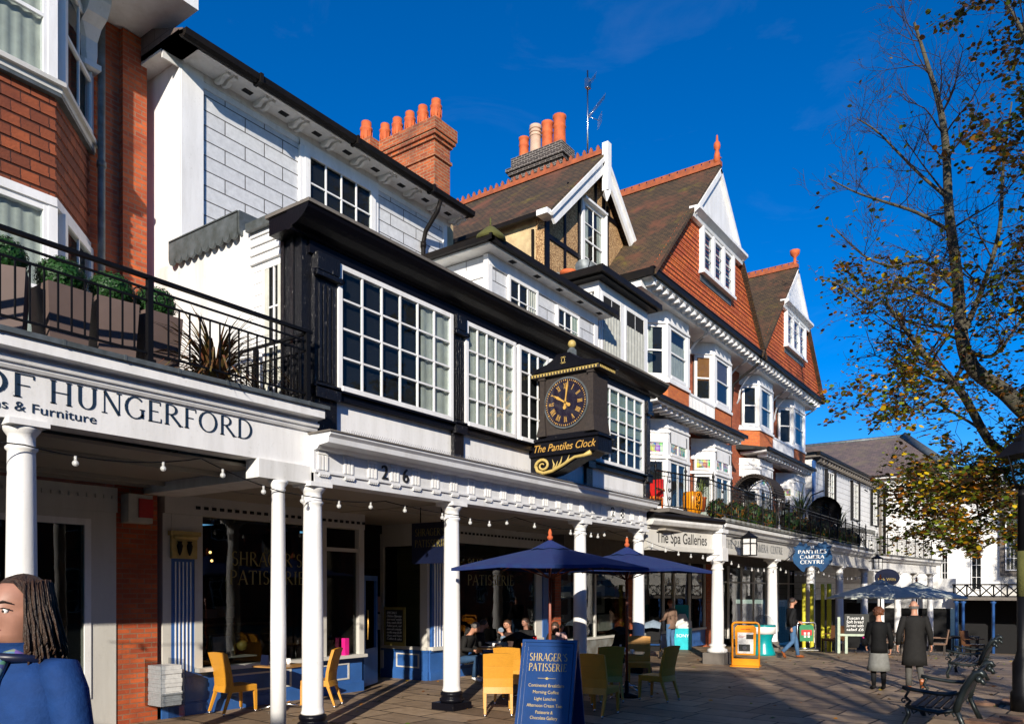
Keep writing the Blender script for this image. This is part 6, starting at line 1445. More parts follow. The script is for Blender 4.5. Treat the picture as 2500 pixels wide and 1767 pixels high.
pushchair('dark pushchair with a blue lined tray beside the woman in the padded brown coat',-10.0,21.3,R(200),'fabric_black','hood_blue')
pushchair('black hooded pushchair behind the white column near the gallery window',-9.15,17.35,R(60),'fabric_black','fabric_black')
pushchair('black pushchair drawn up to the cafe table with the toddler in it',-9.75,13.75,R(75),'fabric_black','fabric_black')
# fallen leaves
g=MB(); rnd=random.Random(31)
for k in range(420):
    x=rnd.uniform(-12,1); y=rnd.uniform(6,34)
    if x>-2.5 or rnd.random()<.5: pass
    a=rnd.uniform(0,6.28); s_=rnd.uniform(.03,.055); z=gz(x,y)+.008
    p=Vector((x,y,z)); u=Vector((math.cos(a),math.sin(a),rnd.uniform(-.2,.2)))*s_; v=Vector((-math.sin(a),math.cos(a),rnd.uniform(0,.4)))*s_*.7
    g.add([p-u,p+v+Vector((0,0,.01)),p+u,p-v],[(0,1,2,3)])
tag(g.build('fallen_leaves','leaves_a'),kind='stuff')
# ============================================================ PEOPLE
def skinmesh(name,J,E_,mat,parent,sub=1,root='pelvis'):
    ks=list(J); me=bpy.data.meshes.new(name); me.from_pydata([J[k][0] for k in ks],[(ks.index(a),ks.index(b)) for a,b in E_],[])
    o=bpy.data.objects.new(name,me); col.objects.link(o); md=o.modifiers.new('skin','SKIN')
    for i,k in enumerate(ks):
        r=J[k][1]; r=r if isinstance(r,tuple) else (r,r); me.skin_vertices[0].data[i].radius=r; me.skin_vertices[0].data[i].use_root=(k==root)
    md.use_smooth_shade=True; md.branch_smoothing=.6
    if sub: s=o.modifiers.new('sub','SUBSURF'); s.levels=s.render_levels=sub
    dg=bpy.context.evaluated_depsgraph_get(); m2=bpy.data.meshes.new_from_object(o.evaluated_get(dg)); bpy.data.objects.remove(o)
    m2.name=name; m2.materials.clear(); m2.materials.append(MATS[mat])
    for p in m2.polygons: p.use_smooth=True
    o=bpy.data.objects.new(name,m2); col.objects.link(o); o.parent=parent; return o
def loft(name,secs,mat,parent,n=20,fold=0,seed=0,cap=True):
    # secs: (x,y,z,rx,ry)
    g=MB(); vs=[]
    for i,(x,y,z,rx,ry) in enumerate(secs):
        for k in range(n):
            a=2*math.pi*k/n; f=1+fold*math.sin(a*6+seed)*(i/len(secs)); vs.append(Vector((x+rx*f*math.cos(a),y+ry*f*math.sin(a),z)))
    m=len(secs); fs=[(i*n+k,i*n+(k+1)%n,(i+1)*n+(k+1)%n,(i+1)*n+k) for i in range(m-1) for k in range(n)]
    if cap: fs+=[tuple(range(n-1,-1,-1)),tuple(range((m-1)*n,m*n))]
    g.add(vs,fs,True); return g.build(name,mat,parent)
def person(label,loc,rz,h=1.72,pose='stand',skin='skin',coat=None,coat_mat='coat_black',coat_len=.5,trouser='jean_dark',shoes='shoe_dark',hair='hair_dark',hair_kind='short',skirt=None,arms=None,lean=0,turn=0,sex='m',z0=0,extra=None):
    t=thing('person',label,'person',(loc[0],loc[1],z0+(gz(*loc) if pose!='sit' else 0)),rz); s=h/1.75
    V=lambda x,y,z:Vector((x,y,z))*s
    sh=.19 if sex=='m' else .165; hp=.09
    if pose=='sit': pz=.5/s; legs={-1:[V(-.1,.42,.5/s),V(-.1,.46,.1/s),V(-.1,.6,.04/s)],1:[V(.1,.42,.5/s),V(.12,.38,.1/s),V(.12,.52,.04/s)]}; 
    else: pz=.93; legs={-1:[V(-.1,.03,.5),V(-.1,-.01,.09),V(-.11,.14,.04)],1:[V(.1,.03,.5),V(.1,-.01,.09),V(.11,.14,.04)]}
    if pose=='walk': legs={-1:[V(-.09,.16,.52),V(-.09,.22,.09),V(-.1,.37,.05)],1:[V(.09,.0,.5),V(.09,-.3,.2),V(.09,-.22,.07)]}
    if pose=='walk2': legs={-1:[V(-.09,.06,.5),V(-.09,.04,.09),V(-.1,.19,.04)],1:[V(.09,.02,.5),V(.09,-.2,.24),V(.09,-.2,.1)]}
    L=lean; ly=lambda z:(z-pz)*math.sin(L); lz=lambda z: pz+(z-pz)*math.cos(L)
    up=lambda x,y,z: V(x,y+ly(z),lz(z))
    hz=0 if pose!='sit' else .5/s-.93
    spine=up(0,0,1.15+hz); chest=up(0,-.01,1.36+hz); neck=up(0,0,1.49+hz); hb=up(0,.02,1.56+hz); hc=up(0,.035+.05*math.sin(L),1.655+hz); ht=up(0,.03+.06*math.sin(L),1.71+hz)
    J={'pelvis':(V(0,0,pz),(.13*s,.1*s)),'spine':(spine,(.125*s,.09*s)),'chest':(chest,(.15*s,.1*s)),'neck':(neck,.055*s),'hb':(hb,.058*s),'hc':(hc,(.078*s,.095*s)),'ht':(ht,(.055*s,.065*s))}
    E_=[('pelvis','spine'),('spine','chest'),('chest','neck'),('neck','hb'),('hb','hc'),('hc','ht')]
    A=arms or {-1:((-.25,-.04,1.12),(-.26,.06,.88)),1:((.25,-.04,1.12),(.26,.06,.88))}
    hands={}
    for sd,n_ in ((-1,'l'),(1,'r')):
        e,w_=A[sd]; S=up(sd*sh,-.01,1.41+hz); El=up(e[0],e[1],e[2]+hz); Wr=up(w_[0],w_[1],w_[2]+hz); d=(Wr-El).normalized(); H=Wr+d*.07*s
        J['s'+n_]=(S,.055*s); J['e'+n_]=(El,.04*s); J['w'+n_]=(Wr,.026*s); J['h'+n_]=(H,(.036*s,.018*s))
        E_+=[('chest','s'+n_),('s'+n_,'e'+n_),('e'+n_,'w'+n_),('w'+n_,'h'+n_)]; hands[sd]=(Wr,d,H)
        K=legs[sd]; J['p'+n_]=(V(sd*hp,0,pz-.04),.085*s); J['k'+n_]=(K[0],.055*s); J['a'+n_]=(K[1],.036*s); J['t'+n_]=(K[2],.03*s)
        E_+=[('pelvis','p'+n_),('p'+n_,'k'+n_),('k'+n_,'a'+n_),('a'+n_,'t'+n_)]
        x=d.orthogonal().normalized(); 
        side=Vector((1,0,0)) if abs(d.x)<.8 else Vector((0,1,0)); side=(side-d*side.dot(d)).normalized(); fw=d.cross(side)*(1 if sd>0 else -1)
        for q in range(4):   # four curled fingers
            b=H+fw*(.024-.016*q)*s; k1=b+d*.035*s; k2=k1+(d*.6-side*sd*.8)*.026*s; k3=k2+(d*.1-side*sd)*.018*s
            nm=n_+str(q); J['f1'+nm]=(b+d*.01,.009*s); J['f2'+nm]=(k1,.0085*s); J['f3'+nm]=(k2,.0078*s); J['f4'+nm]=(k3,.006*s)
            E_+=[('h'+n_,'f1'+nm),('f1'+nm,'f2'+nm),('f2'+nm,'f3'+nm),('f3'+nm,'f4'+nm)]
        J['th'+n_]=(Wr+d*.035*s+fw*.038*s,.01*s); J['ti'+n_]=(Wr+d*.085*s+fw*.045*s-side*sd*.02*s,.008*s); E_+=[('h'+n_,'th'+n_),('th'+n_,'ti'+n_)]
    skinmesh('body',J,E_,skin,t)
    # face: nose, ears, eyes, mouth as small modelled pieces on the head
    hd=Matrix.Rotation(-turn,3,'Z')
    fw_=hd@Vector((0,math.cos(L*1.2),-math.sin(L*1.2))); rt=hd@Vector((1,0,0)); uu=rt.cross(fw_)
    at_=lambda a,b,c: hc+(rt*a+fw_*b+uu*c)*s
    g=MB(); g.ball(at_(0,.012,.0),.083*s,14,(.9,1.08,1.22)); g.tube([at_(0,.095,.02),at_(0,.118,-.015),at_(0,.1,-.03)],[.008*s,.014*s,.01*s],6)
    for q in (-1,1): g.ball(at_(q*.079,-.0,-.005),.022*s,8,(.5,.8,1.3))
    g.tube([at_(-.028,.088,-.055),at_(0,.096,-.056),at_(.028,.088,-.055)],[.004*s,.009*s,.004*s],5)
    g.build('head',skin,t)
    g=MB()
    for q in (-1,1): g.ball(at_(q*.03,.09,.012),.009*s,6); g.tube([at_(q*.014,.1,.03),at_(q*.045,.09,.03)],.003*s,4)
    g.build('eye','hair_dark' if hair!='bald' else 'hair_grey',t)
    if hair!='bald':
        g=MB(); rr=.098 if hair_kind!='curly' else .115
        n=18; m=9; vs=[]
        for i in range(m+1):
            th=math.pi*.62*i/m
            for k in range(n):
                ph=2*math.pi*k/n; fr_=math.sin(ph)  # front = +1
                r=rr*(1+.06*noise.noise(Vector((math.cos(ph)*3,math.sin(ph)*3,i*.6))))
                lim=1 if fr_<.35 else max(.55,1-(fr_-.35)*.75)
                tt=th*lim; vs.append(at_(r*.95*math.sin(tt)*math.cos(ph),-.012+r*1.02*math.sin(tt)*math.sin(ph),.02+r*1.05*math.cos(tt)))
        g.add(vs,[(i*n+k,(i+1)*n+k,(i+1)*n+(k+1)%n,i*n+(k+1)%n) for i in range(m) for k in range(n)],True)
        if hair_kind=='long':
            for k in range(26):
                a=R(150+240*k/25); r=.088; p0=at_(r*math.sin(a)*.95*-1,-.01+r*math.cos(a)*-1*-1*-1,.03); 
                p0=at_(math.cos(R(-30-120*(k%13)/12))*.085*1.0,math.sin(R(-30-120*(k%13)/12))*.085-.01,.02-.01*(k//13))
                g.tube([p0,p0+Vector((0,-.01,-.1))*s,p0+Vector(((k%3-1)*.012,.0,-.2))*s],[.026*s,.026*s,.012*s],6)
        if hair_kind=='curly':
            rnd=random.Random(3)
            for k in range(70):
                a=rnd.uniform(0,6.28); b=rnd.uniform(-.5,1.4); 
                if math.sin(a)>.5 and b<.6: continue
                g.ball(at_(.1*math.cos(b)*math.cos(a),-.015+.1*math.cos(b)*math.sin(a),.02+.1*math.sin(b)),.03*s,6,disp=.4,seed=k)
        if hair_kind=='bun': g.ball(at_(0,-.11,.03),.035*s,8); 
        g.build('hair',hair,t)
    else:
        g=MB(); vs=[]
        for i in range(4):
            for k in range(13): a=R(180+ 180*k/12); vs.append(at_(.087*math.cos(a),.005+.098*math.sin(a),.0-.018*i))
        g.add(vs,[(i*13+k,(i+1)*13+k,(i+1)*13+k+1,i*13+k+1) for i in range(3) for k in range(12)],True); g.build('hair','hair_grey',t)
    # coat or top: torso loft following the lean, with sleeves
    zc=1.46+hz; zb=(zc-coat_len*1.0)
    secs=[]
    for (z,rx,ry) in ((1.475,.07,.075),(1.455,.12,.085),(1.42,sh+.025,.11),(1.34,sh+.02,.13),(1.2,sh-.01,.13),(1.05,sh-.015,.125),(.93,sh+.0,.135),(.8,sh+.015,.145),(.65,sh+.03,.155),(.5,sh+.045,.165),(.38,sh+.05,.17)):
        if z<1.475-coat_len: break
        if pose=='sit' and z<.9: break
        q=up(0,-.01,z+hz); secs.append((q.x,q.y,q.z,rx*s,ry*s))
    loft('coat',secs[::-1],coat_mat,t,24,.025)
    g=MB()
    for sd,n_ in ((-1,'l'),(1,'r')):
        a,b,c_=J['s'+n_][0],J['e'+n_][0],J['w'+n_][0]; g2=MB(); g2.tube([a+Vector((-sd*.05*s,0,-.01)),a,a.lerp(b,.3),a.lerp(b,.7),b,b.lerp(c_,.4),c_.lerp(b,.08)],[.06*s,.073*s,.068*s,.06*s,.056*s,.05*s,.043*s],12); g2.build('sleeve',coat_mat,t)
        if not skirt:
            K=legs[sd]; p=J['p'+n_][0]; g2=MB(); g2.tube([p+V(0,0,.06),p,p.lerp(K[0],.5),K[0],K[0].lerp(K[1],.45),K[1]+V(0,0,.0)],[.1*s,.1*s,.085*s,.068*s,.06*s,.058*s],12); g2.build('trouser_leg',trouser,t)
        K=legs[sd]; d=(K[2]-K[1]); d.z=min(d.z,0) ; g2=MB(); base=K[1]-V(0,.02,.02); g2.tube([K[1]-d.normalized()*.05*s-V(0,0,.03),K[1]+V(0,.02,-.025),K[2]+V(0,-.03,0),K[2]+d.normalized()*.04*s],[.035*s,.042*s,.042*s,.025*s],10); g2.build('shoe',shoes,t)
    if skirt:
        sec=[(0,0,.42*s,.24*s,.22*s),(0,0,.55*s,.215*s,.19*s),(0,0,.75*s,.19*s,.155*s),(0,0,.95*s,.16*s,.12*s)]; loft('skirt',sec,skirt,t,36,.0)
        for n_ in ('l','r'):
            K=legs[-1 if n_=='l' else 1]; g2=MB(); g2.tube([K[0]+V(0,0,.1),K[0],K[0].lerp(K[1],.4),K[1]],[.06*s,.062*s,.058*s,.042*s],10); g2.build('stocking','fabric_black',t)
    return t
FW=math.atan2(.579,.815) # yaw that looks away from the viewer
# two walkers from behind
p=person('bald man in a long charcoal overcoat and grey trousers walking away with the woman',(-2.45,17.3),FW-R(15),1.78,'walk2',coat_mat='coat_charcoal',coat_len=1.0,trouser='trouser_grey',shoes='shoe_brown',hair='bald',arms={-1:((-.28,-.05,1.13),(-.3,.0,.88)),1:((.27,-.03,1.13),(.31,.05,.89))})
p=person('woman with curly auburn hair, black jacket and grey tweed skirt walking away',(-3.05,17.0),FW-R(10),1.63,'stand',coat_mat='coat_black',coat_len=.72,hair='hair_auburn',hair_kind='curly',skirt='tweed',shoes='shoe_dark',sex='f',skin='skin',arms={-1:((-.24,0,1.14),(-.22,.12,.95)),1:((.24,-.03,1.12),(.25,.05,.88))})
# black tights under the skirt
for o in p.children:
    if o.name.startswith('body'): pass
hb_=thing('handbag','black shoulder bag with a pink charm on the woman in the tweed skirt','bag',(-3.3,16.93,0)); g=MB(); g.ball((0,0,.98),.12,10,(.6,1,.9)); g.tube([(0,-.08,1.02),(.06,0,1.36),(0,.08,1.02)],.008,4); g.build('bag_body','fabric_black',hb_); g=MB(); g.ball((0,-.12,1.05),.022,6); g.build('charm','magenta',hb_)
person('man in a black jacket and blue jeans striding towards the yellow bamboo poles',(-6.55,23.4),math.atan2(-.8,.6),1.76,'walk',coat_mat='fabric_black',coat_len=.62,trouser='jean',shoes='shoe_brown',hair='hair_dark',arms={-1:((-.27,.1,1.15),(-.22,.3,1.05)),1:((.27,-.14,1.15),(.25,-.1,.9))})
person('auburn haired woman in a padded brown hooded coat and jeans looking into the shop window',(-10.35,23.4),R(70),1.68,'stand',coat_mat='coat_tan',coat_len=.82,trouser='jean',hair='hair_auburn',hair_kind='short',sex='f',arms={-1:((-.25,.05,1.14),(-.2,.25,1.05)),1:((.25,.0,1.12),(.26,.1,.9))})
# cafe
sit_arms={-1:((-.25,.08,1.16),(-.14,.3,1.1)),1:((.25,.08,1.16),(.12,.3,1.12))}
person('greying man in a long grey coat, head bowed over the cafe table, seated left',(-10.95,13.45),R(-78),1.8,'sit',coat_mat='coat_charcoal',coat_len=.85,trouser='jean_dark',shoes='letter_white',hair='hair_grey',lean=.42,arms=sit_arms)
person('woman with tied back brown hair in a brown top sitting behind the toddler',(-10.5,14.75),R(150),1.7,'sit',coat_mat='top_brown',coat_len=.6,hair='hair_brown',hair_kind='bun',sex='f',lean=.1,turn=-.8,arms=sit_arms)
person('woman with long brown hair and sunglasses bending over a small child',(-9.85,15.75),R(200),1.7,'sit',coat_mat='fabric_black',coat_len=.6,hair='hair_brown',hair_kind='long',sex='f',lean=.4,arms=sit_arms,skin='skin_dark')
person('toddler in a pale blue grey hood sitting in the pushchair at the table',(-9.95,13.75),R(120),.95,'sit',coat_mat='hood_blue',coat_len=.6,hair='hood_blue',hair_kind='curly',sex='f',lean=.2,arms=sit_arms,z0=.22)
person('small child in pale clothes beside the woman in sunglasses',(-9.55,15.35),R(240),.95,'sit',coat_mat='paper_pink',coat_len=.6,hair='hair_blond',sex='f',lean=.2,arms=sit_arms,z0=.25)
person('dark haired customer in black sitting in deep shade behind the woman in brown',(-10.9,16.0),R(180),1.7,'sit',coat_mat='fabric_black',coat_len=.6,hair='hair_dark',hair_kind='long',sex='f',lean=.1,arms=sit_arms,skin='skin_dark')
person('customer in black with a dark hat hair line, sitting behind the bowed man',(-11.15,14.3),R(-60),1.72,'sit',coat_mat='fabric_black',coat_len=.6,hair='hair_dark',lean=.15,arms=sit_arms,skin='skin_dark')
# foreground woman, profile to the left, cut by the frame edge
def near_woman():
    X,Y=-3.19,1.31; z=gz(X,Y); s=1.0
    t=thing('person','brown haired woman in a blue jacket and patterned scarf at the bottom left corner','person',(X,Y,z),R(-162))
    H=1.66; hc=Vector((0,.02,1.53))
    # sculpted head: rings of a profile
    g=MB(); n=32; prof=[(1.40,-.0,.05,.055,0),(1.425,.012,.056,.075,.0),(1.445,.02,.06,.088,.004),(1.46,.018,.064,.09,.01),(1.475,.016,.067,.092,.002),(1.487,.015,.069,.094,.008),(1.50,.012,.071,.096,.014),(1.515,.01,.073,.097,.026),(1.53,.008,.075,.097,.018),(1.545,.005,.076,.098,.008),(1.56,.003,.077,.1,.004),(1.59,0,.077,.1,.004),(1.62,-.004,.072,.094,0),(1.645,-.006,.055,.075,0),(1.66,-.006,.025,.035,0)]
    vs=[]
    for (zz,cy,rx,ry,nose) in prof:
        for k in range(n):
            a=2*math.pi*k/n; f=math.sin(a); x=rx*math.cos(a); y=cy+ry*f*(1.0 if f>0 else 1.02)
            if f>.93: y+=nose*1.3
            elif f>.85: y+=nose*.4
            if abs(zz-1.545)<.012 and .55<abs(math.cos(a))<.85 and f>0: y-=.008
            vs.append(Vector((x,y,zz)))
    m=len(prof); g.add(vs,[(i*n+k,i*n+(k+1)%n,(i+1)*n+(k+1)%n,(i+1)*n+k) for i in range(m-1) for k in range(n)]+[tuple(range(n-1,-1,-1)),tuple(range((m-1)*n,m*n))],True)
    # neck, shoulders, torso, arms and legs continue the same mesh
    g.tube([(0,-.01,1.46),(0,-.015,1.4),(0,-.02,1.33)],[.052,.053,.07],16)
    J={'pelvis':(Vector((0,0,.9)),(.14,.1)),'chest':(Vector((0,-.01,1.25)),(.14,.1)),'n':(Vector((0,-.015,1.38)),.05)}; E_=[('pelvis','chest'),('chest','n')]
    for q,nm in ((-1,'l'),(1,'r')):
        for k,(v,r) in enumerate(((Vector((q*.17,-.01,1.32)),.05),(Vector((q*.23,-.02,1.05)),.038),(Vector((q*.23,.08,.83)),.026),(Vector((q*.23,.11,.76)),(.035,.018)))): J[nm+str(k)]=(v,r); E_.append(((nm+str(k-1)) if k else 'chest',nm+str(k)))
        for k,(v,r) in enumerate(((Vector((q*.09,0,.86)),.08),(Vector((q*.1,.03,.47)),.055),(Vector((q*.1,0,.08)),.035),(Vector((q*.1,.13,.04)),.03))): J['g'+nm+str(k)]=(v,r); E_.append((('g'+nm+str(k-1)) if k else 'pelvis','g'+nm+str(k)))
        for f in range(4): J[nm+'f'+str(f)]=(Vector((q*.23,.09+.018*f,.69-.004*f)),.008); E_.append((nm+'3',nm+'f'+str(f)))
    head=g.build('body','skin_dark',t); b=skinmesh('torso_tmp',J,E_,'skin_dark',t)
    bm=bmesh.new(); bm.from_mesh(head.data); bm.from_mesh(b.data); bm.to_mesh(head.data); bm.free(); bpy.data.objects.remove(b)
    for p_ in head.data.polygons: p_.use_smooth=True
    # eye, brow, lips
    g=MB()
    for q in (-1,1): g.ball((q*.032,.088,1.545),.011,10); 
    g.build('eye','letter_white',t); g=MB()
    for q in (-1,1): g.ball((q*.032,.0965,1.544),.0055,8); g.tube([(q*.015,.103,1.552),(q*.035,.1,1.5555),(q*.052,.086,1.55)],.0022,4)
    g.build('eye_line','hair_dark',t)
    g=MB(); 
    for q in (-1,1): g.tube([(q*.014,.107,1.573),(q*.036,.102,1.58),(q*.058,.084,1.572)],[.003,.004,.002],5)
    g.build('eyebrow','hair_dark',t)
    plain('lip_pink',(.35,.1,.09),.45); g=MB(); g.tube([(-.026,.1,1.476),(0,.116,1.478),(.026,.1,1.476)],[.003,.008,.003],6); g.build('lips','lip_pink',t)
    # hair: cap plus strands to the shoulder
    g=MB(); n=30; m=12; vs=[]
    for i in range(m+1):
        th=math.pi*.6*i/m
        for k in range(n):
            ph=2*math.pi*k/n; f=math.sin(ph); lim=1 if f<.1 else max(.42,1-(f-.1)*.75); tt=th*lim
            r=.104*(1+.03*noise.noise(Vector((math.cos(ph)*6,math.sin(ph)*6,i*.3)))); vs.append(Vector((r*.9*math.sin(tt)*math.cos(ph),-.014+r*1.12*math.sin(tt)*f,1.565+r*1.12*math.cos(tt))))
    g.add(vs,[(i*n+k,(i+1)*n+k,(i+1)*n+(k+1)%n,i*n+(k+1)%n) for i in range(m) for k in range(n)],True)
    rnd=random.Random(12)
    for k in range(900):
        a=R(rnd.uniform(-215,35)); r=rnd.uniform(.08,.1); x=r*.95*math.cos(a); y=-.012+r*1.12*math.sin(a); z0=1.58+rnd.uniform(-.03,.05); L=rnd.uniform(.2,.29); fl=rnd.uniform(1.0,1.28)
        cv=rnd.uniform(-.012,.012)
        g.tube([(x*.92,y*.92,z0+.03),(x*1.04,y*1.05,z0-.05),(x*1.12*fl**.4+cv,y*1.12,z0-.13),(x*1.15*fl+cv,y*1.15*fl**.5,z0-L*.85),(x*1.02*fl,y*1.05*fl**.5,z0-L)],[.003,.0045,.005,.0045,.0012],4)
    g.build('hair','hair_brown',t)
    # jacket with collar, sleeves; scarf
    secs=[(0,-.0,.78,.21,.16),(0,0,.95,.2,.15),(0,-.005,1.12,.205,.15),(0,-.01,1.24,.215,.15),(0,-.015,1.3,.2,.135),(0,-.015,1.345,.15,.11),(0,-.01,1.375,.1,.095),(0,-.005,1.41,.092,.098),(0,-.0,1.43,.1,.105)]
    loft('jacket',secs,'jacket_blue',t,36,.02,cap=False)
    for q in (-1,1): g=MB(); g.tube([(q*.13,-.01,1.31),(q*.175,-.012,1.31),(q*.205,-.015,1.24),(q*.235,-.02,1.1),(q*.25,-.01,1.02),(q*.245,.04,.92),(q*.24,.08,.84)],[.06,.078,.075,.066,.062,.055,.05],16); g.build('sleeve','jacket_blue',t)
    g=MB(); g.tube([(.115*math.cos(a*.2),.0+.12*math.sin(a*.2),1.365+.015*math.sin(a*.2)) for a in range(32)],.016,8); g.build('collar','navy',t)
    g=MB(); g.box(-.004,.004,.145,.158,.8,1.36); g.build('zip','steel',t)
    for zz in (): g=MB(); g.tube([(.21*math.cos(k*.2),-.005+.152*math.sin(k*.2),zz) for k in range(32)],.006,5); g.build('seam','navy',t)
    def scf(t_,b):
        v=_n(t_,'ShaderNodeTexVoronoi'); v.inputs['Scale'].default_value=45; t_.links.new(coord(t_),v.inputs['Vector']); t_.links.new(mix(t_,.25,(.08,.06,.16),v.outputs[1]),b.inputs['Base Color']); b.inputs['Roughness'].default_value=.8
    M('scarf_print',scf); g=MB(); g.tube([(.075*math.cos(a*.22),.02+.085*math.sin(a*.22),1.375+.012*math.sin(a*1.3)) for a in range(30)],.022,8); g.tube([(-.03,.1,1.38),(-.02,.14,1.3),(-.03,.15,1.2)],[.03,.035,.025],8); g.build('scarf','scarf_print',t)
    for q in (-1,1): g=MB(); g.tube([(q*.09,0,.9),(q*.1,.02,.5),(q*.1,0,.1)],[.1,.075,.065],12); g.build('trouser_leg','jean_dark',t)
    return t
near_woman()
# ============================================================ TREES
def W(px,py,t):
    u=(px-1250)/1900; v=(1440-py)/1900; S,C=math.sin(YAW),math.cos(YAW); return Vector((t*(-S+u*C),t*(C+u*S),2+t*v))
def tree(name,label,limbs,seed,leafmat_,leaf_fn,ntw=1.0,twl=1.0,lsz=.115,extra=None):
    rnd=random.Random(seed); t=thing(name,label,'tree',(0,0,0)); tr=MB(); tw=MB(); lf=MB(); ends=[]
    def branch(p,d,L,r,lev):
        n=5; pts=[p]; q=p.copy(); dd=d.normalized()
        for i in range(n):
            dd=(dd+Vector((rnd.gauss(0,.13),rnd.gauss(0,.13),rnd.gauss(0,.1)+(.05 if lev<3 else .02)))).normalized(); q=q+dd*L/n; pts.append(q.copy())
        (tr if lev<1 else tw).tube(pts,[max(.004,r*(1-.75*i/n)) for i in range(n+1)],5 if lev<2 else 3,cap=False)
        if lev>=3:
            ends.append((pts,dd)); return
        k={0:7,1:6,2:4}[lev]; k=max(2,int(k*ntw))
        for i in range(k):
            f=rnd.uniform(.2,1); idx=min(n-1,int(f*n)); b=pts[idx].lerp(pts[idx+1],f*n-idx)
            ax=dd.orthogonal().normalized(); ax=Matrix.Rotation(rnd.uniform(0,6.28),3,dd)@ax; nd=(dd*rnd.uniform(.55,.9)+ax*rnd.uniform(.5,.9))
            branch(b,nd,L*rnd.uniform(.42,.62)*(1.15 if lev==2 else 1),r*.45,lev+1)
    for (pts,r0,r1,nb,bl) in limbs:
        P=[W(*q) for q in pts] if len(pts[0])==3 and not isinstance(pts[0],Vector) else pts
        n=len(P); 
        # smooth
        S=[]
        for i in range(n-1):
            for j in range(4):
                a=j/4; p0=P[max(i-1,0)];p1=P[i];p2=P[i+1];p3=P[min(i+2,n-1)]
                S.append(.5*((2*p1)+(-p0+p2)*a+(2*p0-5*p1+4*p2-p3)*a*a+(-p0+3*p1-3*p2+p3)*a**3))
        S.append(P[-1]); m=len(S)
        tr.tube(S,[r0+(r1-r0)*i/(m-1) for i in range(m)],9)
        for b in range(nb):
            f=rnd.uniform(.15,1); i=min(m-2,int(f*(m-1))); d=(S[i+1]-S[i]).normalized(); ax=Matrix.Rotation(rnd.uniform(0,6.28),3,d)@d.orthogonal().normalized()
            ax.z=abs(ax.z)*.3 if ax.z<0 else ax.z
            branch(S[i],d*.45+ax*.9,bl*rnd.uniform(.55,1.1)*(1.15-.5*f),(r0+(r1-r0)*f)*.4,1)
    for pts,dd in ends:
        z=pts[-1].z; pr=leaf_fn(pts[-1])
        for q in pts[1:]:
            k=int(pr)+(1 if rnd.random()<pr-int(pr) else 0)
            for _ in range(k):
                p=q+Vector((rnd.gauss(0,.07),rnd.gauss(0,.07),rnd.gauss(-.03,.06))); a=rnd.uniform(0,6.28); u=Vector((math.cos(a),math.sin(a),rnd.uniform(-.7,.5))).normalized(); v=u.cross(Vector((rnd.gauss(0,.5),rnd.gauss(0,.5),1))).normalized(); s_=lsz*rnd.uniform(.45,1.35)
                lf.add([p,p+u*s_*.35+v*s_*.45,p+u*s_*.8+v*s_*.33,p+u*s_*1.05,p+u*s_*.8-v*s_*.33,p+u*s_*.35-v*s_*.45],[(0,1,2,3),(0,3,4,5)])
    tr.build('trunk','bark',t); tag(tw.build('twigs','twig',t),kind='stuff'); tag(lf.build('foliage',leafmat_,t),kind='stuff')
    return t
T0=22
def leafA(p):
    z=p.z
    if z>13: return .012
    if z>11: return .08
    if z>8.5: return .6
    if z>6.5: return 1.15
    return 1.35
trunkA=[(2740,1900,21),(2725,1500,21),(2690,1250,21.3),(2600,1090,21.6),(2500,1001,22),(2453,957,22),(2381,905,22),(2349,833,22),(2337,681,22.2),(2317,521,22.3),(2309,360,22.4),(2293,256,22.5),(2265,160,22.6),(2232,56,22.7)]
limbsA=[(trunkA,.34,.035,0,2.2),
(trunkA[6:],.13,.035,22,2.3),
([(2461,1112,21.8),(2413,1074,21.7),(2349,961,21.3),(2285,897,21),(2244,849,20.8),(2196,785,20.5),(2164,737,20.2)],.14,.03,20,2.4),
([(2600,1090,21.6),(2461,1112,21.8)],.2,.15,1,1.5),
([(2309,480,22.3),(2250,430,22.2),(2190,370,22),(2140,320,21.8),(2092,290,21.6)],.05,.015,9,1.5),
([(2312,560,22.3),(2240,520,22),(2150,490,21.6),(2090,470,21.3),(2030,440,21)],.055,.015,10,1.6),
([(2325,700,22.2),(2260,640,22),(2180,650,21.5),(2110,625,21.1),(2040,560,20.8)],.055,.015,9,1.6),
([(2335,760,22.2),(2270,730,21.8),(2200,700,21.3),(2120,740,20.9),(2060,700,20.6),(2000,680,20.4)],.055,.012,10,1.6),
([(2349,820,22),(2400,700,22),(2440,560,22.2),(2450,400,22.4),(2470,250,22.6)],.09,.02,14,2.2),
([(2349,900,21.5),(2300,960,21),(2230,1000,20.6),(2170,1010,20.3),(2120,1060,20)],.06,.015,12,1.7),
([(2520,1130,21.6),(2430,1150,21.5),(2340,1170,21.3),(2270,1200,21),(2215,1240,21)],.08,.015,20,1.7),
([(2560,1200,21.6),(2450,1230,21.6),(2370,1270,21.4),(2300,1300,21.2),(2250,1330,21.1)],.08,.015,20,1.6),
([(2620,1150,22.5),(2530,1180,22.6),(2420,1220,22.6),(2330,1230,22.6)],.08,.015,20,1.8),
([(2640,1250,21.6),(2530,1290,21.4),(2450,1310,21.2),(2380,1350,21.1)],.06,.012,13,1.3),
([(2349,850,22),(2420,870,21.5),(2480,800,21.3),(2540,700,21)],.07,.02,12,2.0)]
tree('lime_tree','tall half bare lime tree with yellow and green leaves left of the lamp post',limbsA,5,'leaves_a',leafA)
def leafB(p):
    return .6 if p.z>16 else (1.15 if p.z>12 else 1.4)
tb=[(3000,1900,17),(2960,1300,17),(2900,700,17.2),(2820,200,17.5),(2760,-200,18)]
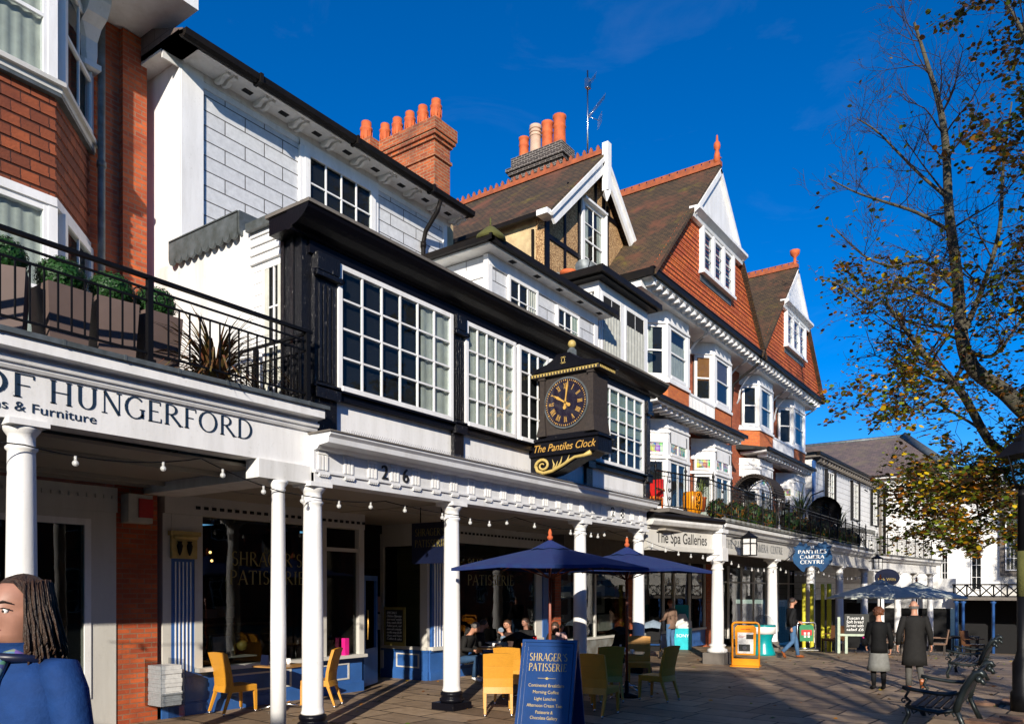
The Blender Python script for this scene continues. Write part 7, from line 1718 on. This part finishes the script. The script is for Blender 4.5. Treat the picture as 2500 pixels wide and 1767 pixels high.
limbsB=[(tb,.4,.06,0,2),
([(2930,1000,17.1),(2780,850,17.3),(2650,650,17.5),(2560,480,17.7),(2500,330,17.8)],.14,.02,18,2.4),
([(2900,700,17.2),(2750,520,17.4),(2620,300,17.6),(2520,120,17.8),(2460,10,18)],.14,.02,18,2.4),
([(2860,450,17.3),(2700,200,17.6),(2560,0,17.9),(2450,-120,18.2)],.12,.02,12,2.2),
([(2930,1000,17.1),(2760,960,17.3),(2640,860,17.6),(2540,760,17.8)],.12,.02,16,2.0),
([(2940,1100,17.1),(2780,1080,17.4),(2650,1040,17.8),(2560,1000,18)],.11,.02,12,1.7)]
tree('lime_tree','denser brown and green lime tree whose crown fills the right edge of the photo',limbsB,9,'leaves_b',leafB,lsz=.115)
# trees behind the viewer and across the walk: shade and reflections
def leafC(p): return 1.6
def simple_tree(label,x,y,h,seed,n=10,r=2.3):
    b=Vector((x,y,0)); P=[b,b+Vector((.1,0,h*.3)),b+Vector((-.1,.2,h*.6)),b+Vector((.2,0,h))]
    rnd=random.Random(seed); lim=[(P,.3,.05,n,r)]
    for k in range(5):
        a=k*1.25+rnd.random(); q=P[1].lerp(P[2],rnd.random()); lim.append(([q,q+Vector((math.cos(a)*1.2,math.sin(a)*1.2,1.2)),q+Vector((math.cos(a)*2.6,math.sin(a)*2.6,3.2))],.1,.03,7,r))
    tree('lime_tree',label,lim,seed,'leaves_b',leafC,ntw=.7,lsz=.2)
simple_tree('lime tree across the walk, middle of three',7.5,27,17,41)
simple_tree('lime tree across the walk, nearest of three',8.5,16,17,42)
def leafC(p): return .12
for q_,s_,l_ in ((4.7,-7,'bare lime tree behind the viewer, the left one'),(8.6,-6,'bare lime tree behind the viewer, the right one')): simple_tree(l_,q_*.866-s_*.5,q_*.5+s_*.866,11,60+int(q_),12,2.0)
def leafC(p): return 1.6
simple_tree('lime tree across the walk, farthest of three',7.5,42,17,43)
shade_block=thing('shade_terrace','added unseen cream block behind the viewer, stepped in height to cast the foreground shade','building')  # added out of view to throw the foreground shade
su=Vector((-.5,.866,0)); fk=F(su*-11,Vector((.866,.5,0)))
g=MB(fk); g.box(-32,-3.0,-.5,7.9,0,6); g.box(-3.0,-1.3,-.5,3.6,0,6); g.box(-1.3,14,-.5,7.9,0,6); g.build('wall','render_cream',shade_block)  # low middle part leaves a gap for sun on the near woman
g=MB(fk); g.box(-.4,3.6,7.9,11.2,.02,4); g.build('shade_storey','render_cream',shade_block)  # added height that throws the broad shade band across the paving
for a in (-30,-26,-22,-18,-14,-10,-6,4,8):
    for z in (1,4.5): window(F(fk(a+1.2,z,-.0),Vector((-.866,-.5,0))),0,1.2,0,2,2,4,shade_block,d=.08)
